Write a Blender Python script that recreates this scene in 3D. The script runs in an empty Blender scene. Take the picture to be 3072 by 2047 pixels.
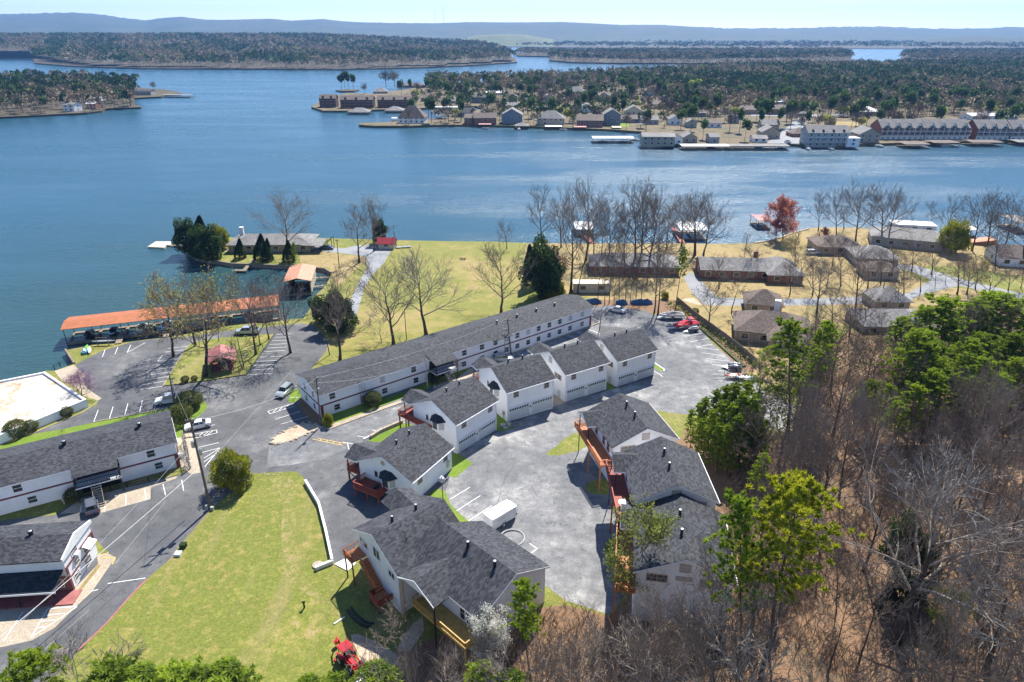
import bpy, math, random
import numpy as np
from mathutils import Vector, Matrix
from mathutils.geometry import delaunay_2d_cdt
R = math.radians
scn = bpy.context.scene
COL = scn.collection
# ---------------------------------------------------------------- camera, sky, sun, exposure
CAMZ, FPX, PITCH = 68.0, 2008.5, R(24.707)
cam = bpy.data.cameras.new('camera'); cam.sensor_width = 36.0; cam.lens = FPX / 3072 * 36
cam.clip_start = 0.5; cam.clip_end = 40000
co = bpy.data.objects.new('camera', cam); COL.objects.link(co)
co.location = (0, 0, CAMZ); co.rotation_euler = (R(90) - PITCH, 0, 0); scn.camera = co
SUN_AZ, SUN_EL = R(18), R(51)          # azimuth clockwise from +Y (the view direction)
wd = bpy.data.worlds.new('World'); scn.world = wd; wd.use_nodes = True
nt = wd.node_tree; bg = nt.nodes['Background']
sk = nt.nodes.new('ShaderNodeTexSky'); sk.sky_type = 'NISHITA'; sk.sun_disc = False
sk.sun_elevation = SUN_EL; sk.sun_rotation = SUN_AZ; sk.altitude = 100; sk.air_density = 1.0; sk.dust_density = 0.0; sk.ozone_density = 4.5
tn = nt.nodes.new('ShaderNodeMix'); tn.data_type = 'RGBA'; tn.blend_type = 'MULTIPLY'; tn.inputs[0].default_value = 1; tn.inputs[7].default_value = (.93, .94, 1.03, 1)
nt.links.new(sk.outputs[0], tn.inputs[6]); nt.links.new(tn.outputs[2], bg.inputs[0]); bg.inputs[1].default_value = 0.088
sl = bpy.data.lights.new('sun', 'SUN'); sl.energy = 4.9; sl.angle = R(0.5); sl.color = (1, .95, .87)
so = bpy.data.objects.new('sun', sl); COL.objects.link(so)
sd = Vector((math.sin(SUN_AZ) * math.cos(SUN_EL), math.cos(SUN_AZ) * math.cos(SUN_EL), math.sin(SUN_EL)))
so.rotation_euler = sd.to_track_quat('Z', 'Y').to_euler(); so.location = (0, 0, 300)
scn.view_settings.view_transform = 'Standard'; scn.view_settings.look = 'None'
scn.view_settings.exposure = 1.02; scn.view_settings.gamma = 1.0
try:
    scn.cycles.volume_bounces = 0; scn.cycles.max_bounces = 6; scn.cycles.transparent_max_bounces = 6
except Exception: pass
rnd = random.Random(7)
# ---------------------------------------------------------------- terrain and survey helpers
CP = np.array([(-50,85,0),(-60,110,0),(-37,112,0),(20,150,0),(22,125,-.6),(30,131,-.5),(11,118,-.3),(0,110,.2),(-9.7,98,.3),(-4,106,.3),(35,115,-.2),(50,150,0),
 (-1,95,.8),(-15,85,1.2),(-9,93,.8),(-25,91,0.2),(-28,80,0),(-22,72,0.2),(0,85,1.5),(5,75,2),(10,65,2.2),(20,87,1.8),(20,70,2.2),(38,75,4.5),(38,60,5),(45,95,2),(30,45,4),(5,45,1.2),
 (-10,50,-1.2),(-5,46,-1.8),(-13,56,0),(-22,60,0),(-32,65,0),(-30,45,1),(0,35,2),(60,60,8),(75,90,6),(58,115,1),(100,60,13),(90,30,14),(40,20,7),(60,40,10),(90,120,2),(120,90,9),(-80,90,0),(-80,60,0),(-60,60,0),(-40,100,0),(0,130,0),(60,130,0),(35,95,1),(42,84,3)], float)
def G(x, y):
    if y > 190 or y < -20 or abs(x) > 220: return 0.0
    w = np.exp(-((CP[:,0]-x)**2 + (CP[:,1]-y)**2) / 338.0)
    return float((w * CP[:,2]).sum() / (w.sum() + 0.03))
CR = {'F':(0,0,1),'D':(0,0,1.30557),'a1':(0,0,.43518),'t2':(900,0,.46749),'t3':(1972,0,.46749),'q4':(100,560,.42499),'q5':(1100,560,.42499),'q6':(2072,560,.42499),'r1':(0,1050,.38265),'r2':(800,1050,.38265),'r3':(1500,900,.34),'r4':(2172,1000,.38265),'s5':(0,1447,.38265),'s6':(900,1447,.38265),'s7':(1700,1447,.38273),'s8':(2172,1447,.38265),'m1':(860,1080,.21249),'m2':(1300,860,.21249),'m3':(0,1500,.22319),'m4':(180,960,.28899),'m5':(1720,880,.24649),'m6':(500,600,.29749),'c1':(1750,940,.19133),'c2':(1400,1000,.1913),'c3':(1180,1100,.17857),'c4':(1020,1250,.1913),'c5':(1020,1450,.3443),'c6':(1700,1150,.47847)}
CT, ST = math.cos(PITCH), math.sin(PITCH)
def FX(k, x, y): a = CR[k]; return a[0] + x*a[2], a[1] + y*a[2]
def ray(k, x, y):
    u, v = FX(k, x, y); a = u - 1536; b = 1023.5 - v
    return a, FPX*CT + b*ST, -FPX*ST + b*CT
def atz(k, x, y, z):
    a, b, c = ray(k, x, y); t = (z - CAMZ) / c
    return a*t, b*t
def at(k, x, y):                       # survey point of the photo on the terrain
    z = 0.0
    for i in range(12):
        X, Y = atz(k, x, y, z); z = .5*z + .5*G(X, Y)
    return Vector((X, Y, G(X, Y)))
def px(X, Y, Z):
    Z -= CAMZ; d = Y*CT - Z*ST; u = Y*ST + Z*CT
    return 1536 + FPX*X/d, 1023.5 - FPX*u/d
def height_at(X, Y, z0, vF):           # height of something standing at X,Y whose top shows at row vF
    lo, hi = z0, z0 + 60
    for i in range(40):
        m = (lo + hi)/2
        if Y*CT - (m - CAMZ)*ST < 1 or px(X, Y, m)[1] < vF: hi = m
        else: lo = m
    return m - z0
# ---------------------------------------------------------------- mesh builder
class MB:
    def __init__(s): s.v = []; s.f = []; s.m = []; s.mi = 0
    def quad(s, a, b, c, d): i = len(s.v); s.v += [a, b, c, d]; s.f.append((i, i+1, i+2, i+3)); s.m.append(s.mi)
    def poly(s, pts): i = len(s.v); s.v += list(pts); s.f.append(tuple(range(i, i+len(pts)))); s.m.append(s.mi)
    def prism(s, bot, top):
        n = len(bot); i = len(s.v); s.v += list(bot) + list(top)
        s.f.append(tuple(i+k for k in reversed(range(n)))); s.f.append(tuple(i+n+k for k in range(n)))
        for k in range(n): s.f.append((i+k, i+(k+1) % n, i+n+(k+1) % n, i+n+k))
        s.m += [s.mi]*(n+2)
    def box(s, x0, x1, y0, y1, z0, z1, M=None):
        b = [(x0,y0,z0),(x1,y0,z0),(x1,y1,z0),(x0,y1,z0)]; t = [(p[0],p[1],z1) for p in b]
        if M is not None: b = [tuple(M @ Vector(p)) for p in b]; t = [tuple(M @ Vector(p)) for p in t]
        s.prism(b, t)
    def taper(s, x0, x1, y0, y1, z0, z1, ix, iy, dx=0):
        s.prism([(x0,y0,z0),(x1,y0,z0),(x1,y1,z0),(x0,y1,z0)], [(x0+ix+dx,y0+iy,z1),(x1-ix+dx,y0+iy,z1),(x1-ix+dx,y1-iy,z1),(x0+ix+dx,y1-iy,z1)])
    def chain(s, pts, rad, n=5, cap=True):
        i0 = len(s.v); m = len(pts); P = [Vector(p) for p in pts]; u = None
        for k in range(m):
            d = (P[min(k+1, m-1)] - P[max(k-1, 0)])
            d = d.normalized() if d.length > 1e-9 else Vector((0,0,1))
            if u is None: u = Vector((0,0,1)) if abs(d.z) < .9 else Vector((1,0,0))
            u = (u - d*u.dot(d)); u = u.normalized() if u.length > 1e-6 else d.orthogonal().normalized()
            w = d.cross(u)
            for j in range(n):
                a = 2*math.pi*j/n; q = P[k] + (u*math.cos(a) + w*math.sin(a))*rad[k]; s.v.append(tuple(q))
        for k in range(m-1):
            for j in range(n):
                a = i0+k*n+j; b = i0+k*n+(j+1) % n
                s.f.append((a, b, b+n, a+n)); s.m.append(s.mi)
        if cap:
            s.f.append(tuple(i0+(m-1)*n+j for j in range(n))); s.f.append(tuple(i0+j for j in reversed(range(n)))); s.m += [s.mi]*2
    def rod(s, a, b, r, n=6): s.chain([a, b], [r, r], n)
    def cyl(s, x, y, z0, z1, r0, r1=None, n=12): s.chain([(x,y,z0),(x,y,z1)], [r0, r0 if r1 is None else r1], n)
    def mesh(s, name, mats, smooth=False):
        me = bpy.data.meshes.new(name); me.from_pydata([tuple(p) for p in s.v], [], s.f)
        for m in (mats if isinstance(mats, (list, tuple)) else [mats]): me.materials.append(m)
        if max(s.m, default=0): me.polygons.foreach_set('material_index', s.m)
        if smooth: me.polygons.foreach_set('use_smooth', [True]*len(me.polygons))
        me.validate(); me.update(); return me
    def build(s, name, mats, parent=None, smooth=False, at=None):
        o = bpy.data.objects.new(name, s.mesh(name, mats, smooth)); COL.objects.link(o)
        if parent is not None: o.parent = parent
        if at is not None: o.location = at
        return o
def tag(o, label=None, cat=None, group=None, kind=None):
    if label: o['label'] = label
    if cat: o['category'] = cat
    if group: o['group'] = group
    if kind: o['kind'] = kind
    return o
def thing(name, label, cat, loc=(0,0,0), rz=0, group=None, s=None):
    o = bpy.data.objects.new(name, None); COL.objects.link(o); o.empty_display_size = .5
    o.location = loc; o.rotation_euler = (0, 0, rz)
    if s is not None: o.scale = s
    return tag(o, label, cat, group)
def copy_tree(o, parent=None):
    c = o.copy(); COL.objects.link(c)
    if parent is not None: c.parent = parent; c.matrix_parent_inverse = o.matrix_parent_inverse
    for ch in list(o.children): copy_tree(ch, c)
    return c
# ---------------------------------------------------------------- materials
def nodes(name):
    m = bpy.data.materials.new(name); m.use_nodes = True
    return m, m.node_tree, m.node_tree.nodes['Principled BSDF']
def tex_coord(nt, kind, sc):
    if kind == 'world': t = nt.nodes.new('ShaderNodeNewGeometry').outputs['Position']
    else: t = nt.nodes.new('ShaderNodeTexCoord').outputs[kind]
    mp = nt.nodes.new('ShaderNodeMapping'); nt.links.new(t, mp.inputs[0])
    mp.inputs['Scale'].default_value = sc if isinstance(sc, tuple) else (sc, sc, sc)
    return mp.outputs[0]
def ramp(nt, fac, stops):
    r = nt.nodes.new('ShaderNodeValToRGB'); e = r.color_ramp.elements
    while len(e) < len(stops): e.new(.5)
    for q, (p, c) in zip(e, stops): q.position = p; q.color = (*c, 1)
    nt.links.new(fac, r.inputs[0]); return r.outputs[0]
def noise(nt, co, sc, det=4, rough=.55, out='Fac'):
    n = nt.nodes.new('ShaderNodeTexNoise'); n.inputs['Scale'].default_value = sc; n.inputs['Detail'].default_value = det; n.inputs['Roughness'].default_value = rough
    nt.links.new(co, n.inputs['Vector']); return n.outputs[out]
def mix(nt, fac, a, b, mode='MIX'):
    x = nt.nodes.new('ShaderNodeMix'); x.data_type = 'RGBA'; x.blend_type = mode
    for s, v in ((0, fac), (6, a), (7, b)):
        if hasattr(v, 'links'): nt.links.new(v, x.inputs[s])
        else: x.inputs[s].default_value = v if s == 0 else (*v, 1)
    return x.outputs[2]
def bump(nt, b, h, st, dist=.05):
    n = nt.nodes.new('ShaderNodeBump'); n.inputs['Strength'].default_value = st; n.inputs['Distance'].default_value = dist
    nt.links.new(h, n.inputs['Height']); nt.links.new(n.outputs[0], b.inputs['Normal'])
def plain(name, c, rough=.6, var=.18, sc=1.5, metal=0, coord='Object', objvar=0, spec=.4):
    m, nt, b = nodes(name); v = tex_coord(nt, coord, 1.0)
    f = noise(nt, v, sc)
    lo = tuple(x*(1-var) for x in c); hi = tuple(min(1, x*(1+var)) for x in c)
    o = ramp(nt, f, [(.3, lo), (.7, hi)])
    if objvar:
        oi = nt.nodes.new('ShaderNodeObjectInfo')
        r = ramp(nt, oi.outputs['Random'], [(0, (1-objvar,)*3), (1, (1+objvar*.6,)*3)])
        o = mix(nt, 1.0, o, r, 'MULTIPLY')
    nt.links.new(o, b.inputs['Base Color']); b.inputs['Roughness'].default_value = rough; b.inputs['Metallic'].default_value = metal
    b.inputs['Specular IOR Level'].default_value = spec
    return m
def patchy(name, stops, sc1=.08, sc2=1.5, mixf=.45, rough=.9, bmp=.3, coord='world', fine=None, streak=None, stain=False):
    m, nt, b = nodes(name); v = tex_coord(nt, coord, 1.0)
    a = noise(nt, v, sc1, 5, .6); c = noise(nt, v, sc2, 5, .7)
    x = nt.nodes.new('ShaderNodeMix'); x.inputs[0].default_value = mixf; nt.links.new(a, x.inputs[2]); nt.links.new(c, x.inputs[3])
    o = ramp(nt, x.outputs[0], stops)
    if streak:
        sv = tex_coord(nt, coord, (.30,.035,1)); nt.nodes[sv.node.name].inputs['Rotation'].default_value = (0,0,R(streak)); sn = noise(nt, sv, 1.0, 4, .6); o = mix(nt, ramp(nt, sn, [(.50,(0,0,0)),(.70,(.55,.55,.55))]), o, (.27,.215,.10))
    if stain:
        n3 = noise(nt, v, .8, 6, .75); o = mix(nt, 1.0, o, ramp(nt, n3, [(.36,(.62,.62,.63)),(.43,(1,1,1)),(.60,(1,1,1)),(.68,(1.35,1.33,1.28))]), 'MULTIPLY')
    if fine:
        fn = noise(nt, v, fine, 2, .8); o = mix(nt, 1.0, o, ramp(nt, fn, [(.3, (.72,)*3), (.7, (1.25,)*3)]), 'MULTIPLY')
    nt.links.new(o, b.inputs['Base Color']); b.inputs['Roughness'].default_value = rough; b.inputs['Specular IOR Level'].default_value = .25
    bump(nt, b, c, bmp, .1); return m
M = {}
M['grass'] = patchy('grass', [(.34,(.32,.235,.12)),(.42,(.235,.21,.055)),(.50,(.13,.155,.026)),(.57,(.20,.205,.042)),(.63,(.29,.235,.09)),(.70,(.34,.26,.15))], .06, .7, .5, fine=4, bmp=.5, streak=-14)
M['lawn'] = patchy('lawn', [(.34,(.09,.15,.014)),(.5,(.13,.21,.02)),(.66,(.22,.22,.055))], .12, 1.2, .5, fine=6)
M['drygrass'] = patchy('dry_grass', [(.34,(.13,.14,.035)),(.44,(.24,.185,.08)),(.53,(.33,.25,.11)),(.60,(.22,.16,.075)),(.68,(.13,.14,.04))], .05, .45, .5, fine=4)
M['worn'] = patchy('worn_grass', [(.36,(.29,.22,.11)),(.45,(.25,.215,.075)),(.52,(.145,.165,.032)),(.58,(.22,.205,.055)),(.66,(.31,.24,.12))], .3, 1.1, .55, fine=4, bmp=.5)
M['field'] = patchy('field_grass', [(.36,(.32,.235,.11)),(.45,(.25,.215,.065)),(.53,(.17,.18,.038)),(.60,(.22,.20,.05)),(.66,(.33,.24,.11))], .028, .3, .38, fine=3)
M['forest'] = patchy('leaf_litter', [(.30,(.05,.036,.024)),(.42,(.14,.088,.052)),(.50,(.25,.148,.084)),(.56,(.155,.108,.064)),(.64,(.22,.15,.087)),(.72,(.09,.076,.04))], .15, 1.8, .6, fine=7, bmp=.6)
M['dirt'] = patchy('dirt', [(.3,(.30,.22,.14)),(.5,(.45,.35,.25)),(.7,(.56,.46,.35))], .3, 2, .5, fine=6)
M['asphalt'] = patchy('asphalt', [(.34,(.070,.072,.078)),(.45,(.094,.096,.101)),(.55,(.125,.126,.129)),(.64,(.20,.198,.192))], .07, .35, .45, stain=True, rough=.85, bmp=.05, fine=9)
M['oldasphalt'] = patchy('worn_asphalt', [(.36,(.11,.113,.12)),(.47,(.155,.158,.163)),(.54,(.22,.22,.218)),(.60,(.34,.335,.32)),(.68,(.50,.49,.465))], .045, .5, .4, stain=True, rough=.85, bmp=.05, fine=6)
M['concrete'] = patchy('concrete', [(.3,(.26,.21,.15)),(.5,(.38,.32,.24)),(.7,(.50,.44,.35))], .15, 1.5, .5, fine=5, bmp=.08)
M['greyroad'] = patchy('grey_road', [(.3,(.18,.19,.20)),(.5,(.25,.26,.27)),(.7,(.32,.32,.33))], .1, 1, .4, fine=5, bmp=.05)
M['farforest'] = patchy('far_forest_floor', [(.3,(.05,.045,.03)),(.5,(.08,.065,.042)),(.7,(.11,.09,.05))], .01, .05, .5)
M['lineP'] = plain('white_line_paint', (.72,.72,.70), .7, .12, 3, coord='world')
M['pinkP'] = plain('faded_red_kerb_paint', (.36,.12,.13), .7, .2, 2, coord='world')
M['yellowP'] = plain('yellow_kerb_paint', (.62,.42,.10), .7, .2, 2, coord='world')
def siding(name, c, vert=True, sc=2.4, dirt=(.50,.53,.55)):
    m, nt, b = nodes(name); v = tex_coord(nt, 'Object', 1.0)
    big = noise(nt, v, .35, 4, .6); st = noise(nt, tex_coord(nt, 'Object', (2.2, 2.2, .25)), 1.6, 4, .6)
    o = mix(nt, 1.0, ramp(nt, big, [(.35, tuple(x*.9 for x in c)), (.65, c)]), ramp(nt, st, [(.28, (.90,.91,.91)), (.46, (1,1,1))]), 'MULTIPLY')
    nt.links.new(o, b.inputs['Base Color']); b.inputs['Roughness'].default_value = .6
    w = nt.nodes.new('ShaderNodeTexWave'); w.wave_type = 'BANDS'; w.bands_direction = 'X' if vert else 'Z'; w.inputs['Scale'].default_value = sc
    nt.links.new(tex_coord(nt, 'Object', (1,1,1)), w.inputs['Vector'])
    bump(nt, b, w.outputs['Fac'], .25, .03); return m
M['white'] = siding('white_board_siding', (.82,.83,.84))
M['stucco'] = siding('white_painted_siding', (.80,.81,.82), sc=1.2)
M['cream'] = siding('cream_siding', (.55,.48,.36), False)
M['tan'] = siding('tan_siding', (.38,.31,.23), False)
M['bluegrey'] = siding('blue_grey_siding', (.17,.20,.25), False)
M['greyside'] = siding('grey_siding', (.34,.34,.33), False)
M['brownside'] = siding('brown_siding', (.11,.065,.055), False)
M['brick'] = plain('red_brick', (.25,.11,.075), .85, .35, 6)
M['tanbrick'] = plain('tan_brick', (.36,.26,.18), .85, .3, 6)
def shingle(name, c, var=.5, sc=1.0):
    m, nt, b = nodes(name); v = tex_coord(nt, 'Object', 1.0)
    br = nt.nodes.new('ShaderNodeTexBrick'); nt.links.new(v, br.inputs['Vector']); br.inputs['Scale'].default_value = sc
    br.inputs['Brick Width'].default_value = .42; br.inputs['Row Height'].default_value = .24; br.inputs['Mortar Size'].default_value = .008; br.inputs['Bias'].default_value = -.1
    br.inputs['Color1'].default_value = (*[x*(1-var) for x in c], 1); br.inputs['Color2'].default_value = (*[x*(1+var*1.5) for x in c], 1); br.inputs['Mortar'].default_value = (*[x*.6 for x in c], 1)
    big = noise(nt, v, .25, 4, .6)
    o = mix(nt, 1.0, br.outputs['Color'], ramp(nt, big, [(.3,(.8,.8,.8)),(.7,(1.2,1.18,1.15))]), 'MULTIPLY')
    oi = nt.nodes.new('ShaderNodeObjectInfo')
    nt.links.new(o, b.inputs['Base Color']); b.inputs['Roughness'].default_value = .82; b.inputs['Specular IOR Level'].default_value = .35
    bump(nt, b, br.outputs['Fac'], .3, .02); return m
M['shingle'] = shingle('charcoal_shingles', (.042,.045,.053), .5)
M['shingleB'] = shingle('brown_shingles', (.13,.10,.085), .35)
M['shingleG'] = shingle('light_grey_shingles', (.19,.185,.18), .3)
M['shingleD'] = shingle('black_shingles', (.022,.028,.036), .35)
M['whiteroof'] = plain('white_metal_roof', (.66,.66,.66), .45, .12, .4)
M['flatroof'] = patchy('stained_white_roof_coating', [(.36,(.36,.19,.10)),(.43,(.48,.36,.26)),(.50,(.58,.53,.46)),(.7,(.64,.60,.54))], .11, .8, .4, rough=.6, bmp=.02)
def rust(name, a, bcol, sc=(1,1,1)):
    m, nt, b = nodes(name); v = tex_coord(nt, 'Object', 1.0)
    n = noise(nt, tex_coord(nt, 'Object', sc), 1.2, 5, .7)
    o = ramp(nt, n, [(.3, a), (.62, bcol), (.8, tuple(min(1, x*1.5+.05) for x in bcol))]); nt.links.new(o, b.inputs['Base Color']); b.inputs['Roughness'].default_value = .6
    w = nt.nodes.new('ShaderNodeTexWave'); w.bands_direction = 'X'; w.inputs['Scale'].default_value = 1.5; nt.links.new(v, w.inputs['Vector']); bump(nt, b, w.outputs['Fac'], .4, .04); return m
M['rust'] = rust('rusty_orange_metal_roof', (.24,.065,.018), (.43,.13,.035), (.6,1.5,1))
M['rust2'] = rust('faded_orange_metal_roof', (.36,.15,.08), (.52,.25,.14), (1.5,.5,1))
M['redroof'] = rust('red_metal_roof', (.23,.07,.065), (.36,.12,.11), (1,1,1))
M['barnred'] = plain('barn_red_roof', (.33,.025,.04), .5)
M['deckred'] = plain('red_stained_wood', (.26,.052,.028), .65, .25, 3)
M['decknew'] = plain('fresh_orange_wood', (.46,.16,.055), .65, .25, 3)
M['deckyel'] = plain('new_yellow_lumber', (.50,.32,.09), .65, .25, 3)
M['wood'] = plain('weathered_wood', (.22,.17,.12), .8, .3, 2)
M['maroon'] = plain('maroon_trim', (.15,.04,.04), .6)
M['trim'] = plain('white_trim', (.74,.74,.74), .5, .08)
M['tantrim'] = plain('tan_window_trim', (.45,.33,.24), .6, .1)
M['door'] = plain('garage_door_white', (.52,.56,.56), .5, .06)
M['black'] = plain('black_metal', (.015,.016,.018), .4, .2)
M['steel'] = plain('galvanised_steel', (.42,.43,.44), .35, .15, 3, .6)
M['pole'] = plain('utility_pole_wood', (.13,.10,.08), .85, .3, 4)
M['rubber'] = plain('tyre_rubber', (.02,.02,.02), .8, .1)
M['rubble'] = plain('stones', (.36,.30,.23), .9, .4, 3)
def glass(name, c, rough=.12):
    m, nt, b = nodes(name); v = tex_coord(nt, 'Object', 1.0)
    nt.links.new(ramp(nt, noise(nt, v, 1.3), [(.35, tuple(x*.5 for x in c)), (.65, tuple(x*1.6 for x in c))]), b.inputs['Base Color'])
    b.inputs['Roughness'].default_value = rough; b.inputs['Specular IOR Level'].default_value = .8; return m
M['glass'] = glass('window_glass', (.055,.065,.075)); M['glassD'] = glass('dark_glass', (.012,.014,.018), .06)
M['blind'] = plain('window_blind', (.42,.43,.42), .4, .12)
def paint(name, c, metal=0): 
    m = plain(name, c, .28, .04, .6, metal); m.node_tree.nodes['Principled BSDF'].inputs['Coat Weight'].default_value = .6; return m
M['pWhite'] = paint('white_car_paint', (.62,.63,.64)); M['pSilver'] = paint('silver_car_paint', (.42,.46,.46), .4); M['pGrey'] = paint('grey_blue_car_paint', (.15,.17,.22), .4)
M['pBlue'] = paint('dark_blue_car_paint', (.02,.03,.07), .2); M['pRed'] = paint('red_paint', (.52,.02,.025)); M['pBlack'] = paint('black_paint', (.02,.02,.025))
M['pTeal'] = paint('teal_plastic', (.05,.22,.30)); M['pGreen'] = paint('lime_plastic', (.15,.42,.06)); M['pOrange'] = paint('orange_plastic', (.60,.16,.05))
M['tarp'] = plain('grey_boat_cover', (.24,.23,.22), .8, .3, 2); M['tarpB'] = plain('blue_tarpaulin', (.03,.11,.24), .6, .3, 1)
# foliage, bark
def leaf(name, stops, ov=.25, trans=.5):
    m, nt, b = nodes(name); v = tex_coord(nt, 'Object', 1.0)
    o = ramp(nt, noise(nt, v, .55, 4, .7), stops); oi = nt.nodes.new('ShaderNodeObjectInfo')
    o = mix(nt, 1.0, o, ramp(nt, oi.outputs['Random'], [(0, (1-ov, 1-ov, 1-ov)), (.5, (1, 1, 1)), (1, (1+ov, 1+ov*.8, 1))]), 'MULTIPLY')
    nt.links.new(o, b.inputs['Base Color']); b.inputs['Roughness'].default_value = .65; b.inputs['Specular IOR Level'].default_value = .3
    t = nt.nodes.new('ShaderNodeBsdfTranslucent'); nt.links.new(o, t.inputs[0]); x = nt.nodes.new('ShaderNodeMixShader'); x.inputs[0].default_value = trans
    nt.links.new(b.outputs[0], x.inputs[1]); nt.links.new(t.outputs[0], x.inputs[2]); nt.links.new(x.outputs[0], nt.nodes['Material Output'].inputs[0]); return m
M['pine'] = leaf('pine_needles', [(.3,(.09,.15,.014)),(.5,(.22,.31,.022)),(.7,(.38,.47,.034))])
M['pineY'] = leaf('yellow_green_needles', [(.3,(.14,.18,.012)),(.5,(.28,.31,.018)),(.7,(.44,.43,.03))])
M['pineD'] = leaf('dark_cedar_foliage', [(.3,(.018,.038,.012)),(.5,(.04,.075,.02)),(.7,(.085,.13,.03))])
M['bushM'] = leaf('olive_shrub_leaves', [(.3,(.06,.075,.022)),(.5,(.12,.14,.04)),(.7,(.20,.20,.08))])
M['magno'] = leaf('glossy_evergreen_leaves', [(.3,(.10,.13,.012)),(.5,(.24,.26,.02)),(.7,(.48,.42,.04))])
M['bud'] = leaf('spring_bud_leaves', [(.3,(.28,.24,.06)),(.5,(.38,.34,.09)),(.7,(.46,.42,.13))])
M['budG'] = leaf('pale_green_spring_leaves', [(.3,(.14,.18,.035)),(.5,(.24,.28,.05)),(.7,(.34,.37,.08))])
M['blossom'] = leaf('white_blossom', [(.3,(.62,.62,.54)),(.6,(.85,.85,.78))], .1)
M['redbud'] = leaf('red_maple_buds', [(.3,(.26,.09,.08)),(.6,(.42,.18,.15))])
M['purple'] = leaf('purple_blossom', [(.3,(.20,.10,.20)),(.6,(.34,.18,.32))])
M['rusty'] = leaf('rust_brown_leaves', [(.3,(.10,.045,.025)),(.6,(.20,.09,.05))])
M['bark'] = plain('bark', (.075,.058,.046), .9, .4, 4, objvar=.3)
M['brush'] = plain('brown_brush', (.29,.215,.15), .9, .35, .5)
M['twigS'] = plain('sapling_twigs', (.30,.24,.185), .9, .25, .7, objvar=.3)
M['twig'] = plain('grey_twigs', (.215,.165,.125), .9, .25, .7, objvar=.3)
M['twigP'] = plain('pale_grey_branches', (.25,.215,.18), .9, .3, .8, objvar=.25)
M['pbark'] = plain('pine_bark', (.15,.105,.075), .9, .4, 4, objvar=.3)
def fmat(name, stops, sc=.012):
    m, nt, b = nodes(name); at_ = nt.nodes.new('ShaderNodeAttribute'); at_.attribute_name = 'tint'; at_.attribute_type = 'GEOMETRY'
    nt.links.new(ramp(nt, at_.outputs['Fac'], stops), b.inputs['Base Color']); b.inputs['Roughness'].default_value = .9; b.inputs['Specular IOR Level'].default_value = .1; return m
M['farwood'] = fmat('far_wood_foliage', [(0,(.030,.065,.020)),(.42,(.10,.155,.04)),(.5,(.20,.155,.095)),(.8,(.36,.29,.19)),(.91,(.30,.24,.13)),(1,(.27,.31,.09))])
# water
m, nt, b = nodes('lake_water'); M['water'] = m
v = tex_coord(nt, 'world', 1.0); shal = noise(nt, v, .006, 2, .5)
gr = nt.nodes.new('ShaderNodeVectorMath'); gr.operation = 'DISTANCE'; nt.links.new(nt.nodes.new('ShaderNodeNewGeometry').outputs['Position'], gr.inputs[0]); gr.inputs[1].default_value = (-85, 150, 0)
mr = nt.nodes.new('ShaderNodeMapRange'); nt.links.new(gr.outputs['Value'], mr.inputs[0]); mr.inputs[1].default_value = 30; mr.inputs[2].default_value = 170
o = mix(nt, mr.outputs[0], (.022,.062,.064), (.018,.072,.112))
nt.links.new(o, b.inputs['Base Color']); b.inputs['IOR'].default_value = 1.33
st_ = noise(nt, tex_coord(nt, 'world', (.25,1,1)), .022, 5, .65); rg_ = nt.nodes.new('ShaderNodeMapRange'); nt.links.new(st_, rg_.inputs[0]); rg_.inputs[1].default_value = .4; rg_.inputs[2].default_value = .62; rg_.inputs[3].default_value = .20; rg_.inputs[4].default_value = .29; nt.links.new(rg_.outputs[0], b.inputs['Roughness'])
n1 = noise(nt, tex_coord(nt, 'world', (1,1.7,1)), .55, 5, .65); n2 = noise(nt, tex_coord(nt, 'world', (.7,1.6,1)), .06, 3, .6)
ad = nt.nodes.new('ShaderNodeMath'); ad.operation = 'MULTIPLY_ADD'; nt.links.new(n2, ad.inputs[0]); ad.inputs[1].default_value = .8; nt.links.new(n1, ad.inputs[2])
bump(nt, b, ad.outputs[0], .8, .5)
bn = [n for n in nt.nodes if n.type == 'BUMP'][0]; ms = nt.nodes.new('ShaderNodeMapRange'); nt.links.new(st_, ms.inputs[0]); ms.inputs[1].default_value = .38; ms.inputs[2].default_value = .62; ms.inputs[3].default_value = .45; ms.inputs[4].default_value = 1.0; nt.links.new(ms.outputs[0], bn.inputs['Strength'])
# ---------------------------------------------------------------- ground: one triangulation cut along every kerb and shore
WATER = -1.1
def pl(*seg):                          # polygon from survey points: pl('q4',(x,y),...,'D',(x,y)...)
    k = 'F'; out = []
    for s in seg:
        if isinstance(s, str): k = s
        else: p = at(k, *s); out.append((p.x, p.y))
    return out
shore = pl('D',(-420,1060),(0,893),(60,872),(105,852),'q4',(150,1300),(290,1250),(228,1155),(420,1118),(600,1106),(800,1080),(960,1062),(1240,1014),(1440,965),(1640,965),(1800,938),(1905,930),(1950,870),(1975,780),
   (2040,725),(2085,660),(2105,610),(2060,582),(1950,566),(1780,560),(1560,550),(1400,545),(1250,520),(1150,500),(1090,470),(1072,440),(1085,405),'m6',(215,440),(340,400),(560,380),(800,378),(1400,378),(1700,388),(1900,395),(2150,400),
   'q5',(200,378),(560,385),(880,388),(1130,398),(1500,402),(2000,400),(2300,400),'q6',(100,405),(450,400),(560,385),(640,360),(720,330),(830,300),(870,288),(1200,290),(1400,320),(1640,340),(1800,378),(1950,410),(2150,432),(2353,445),
   'F',(3300,770),(4300,800),(4300,3200),(-1700,3200),(-1700,1500))
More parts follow.
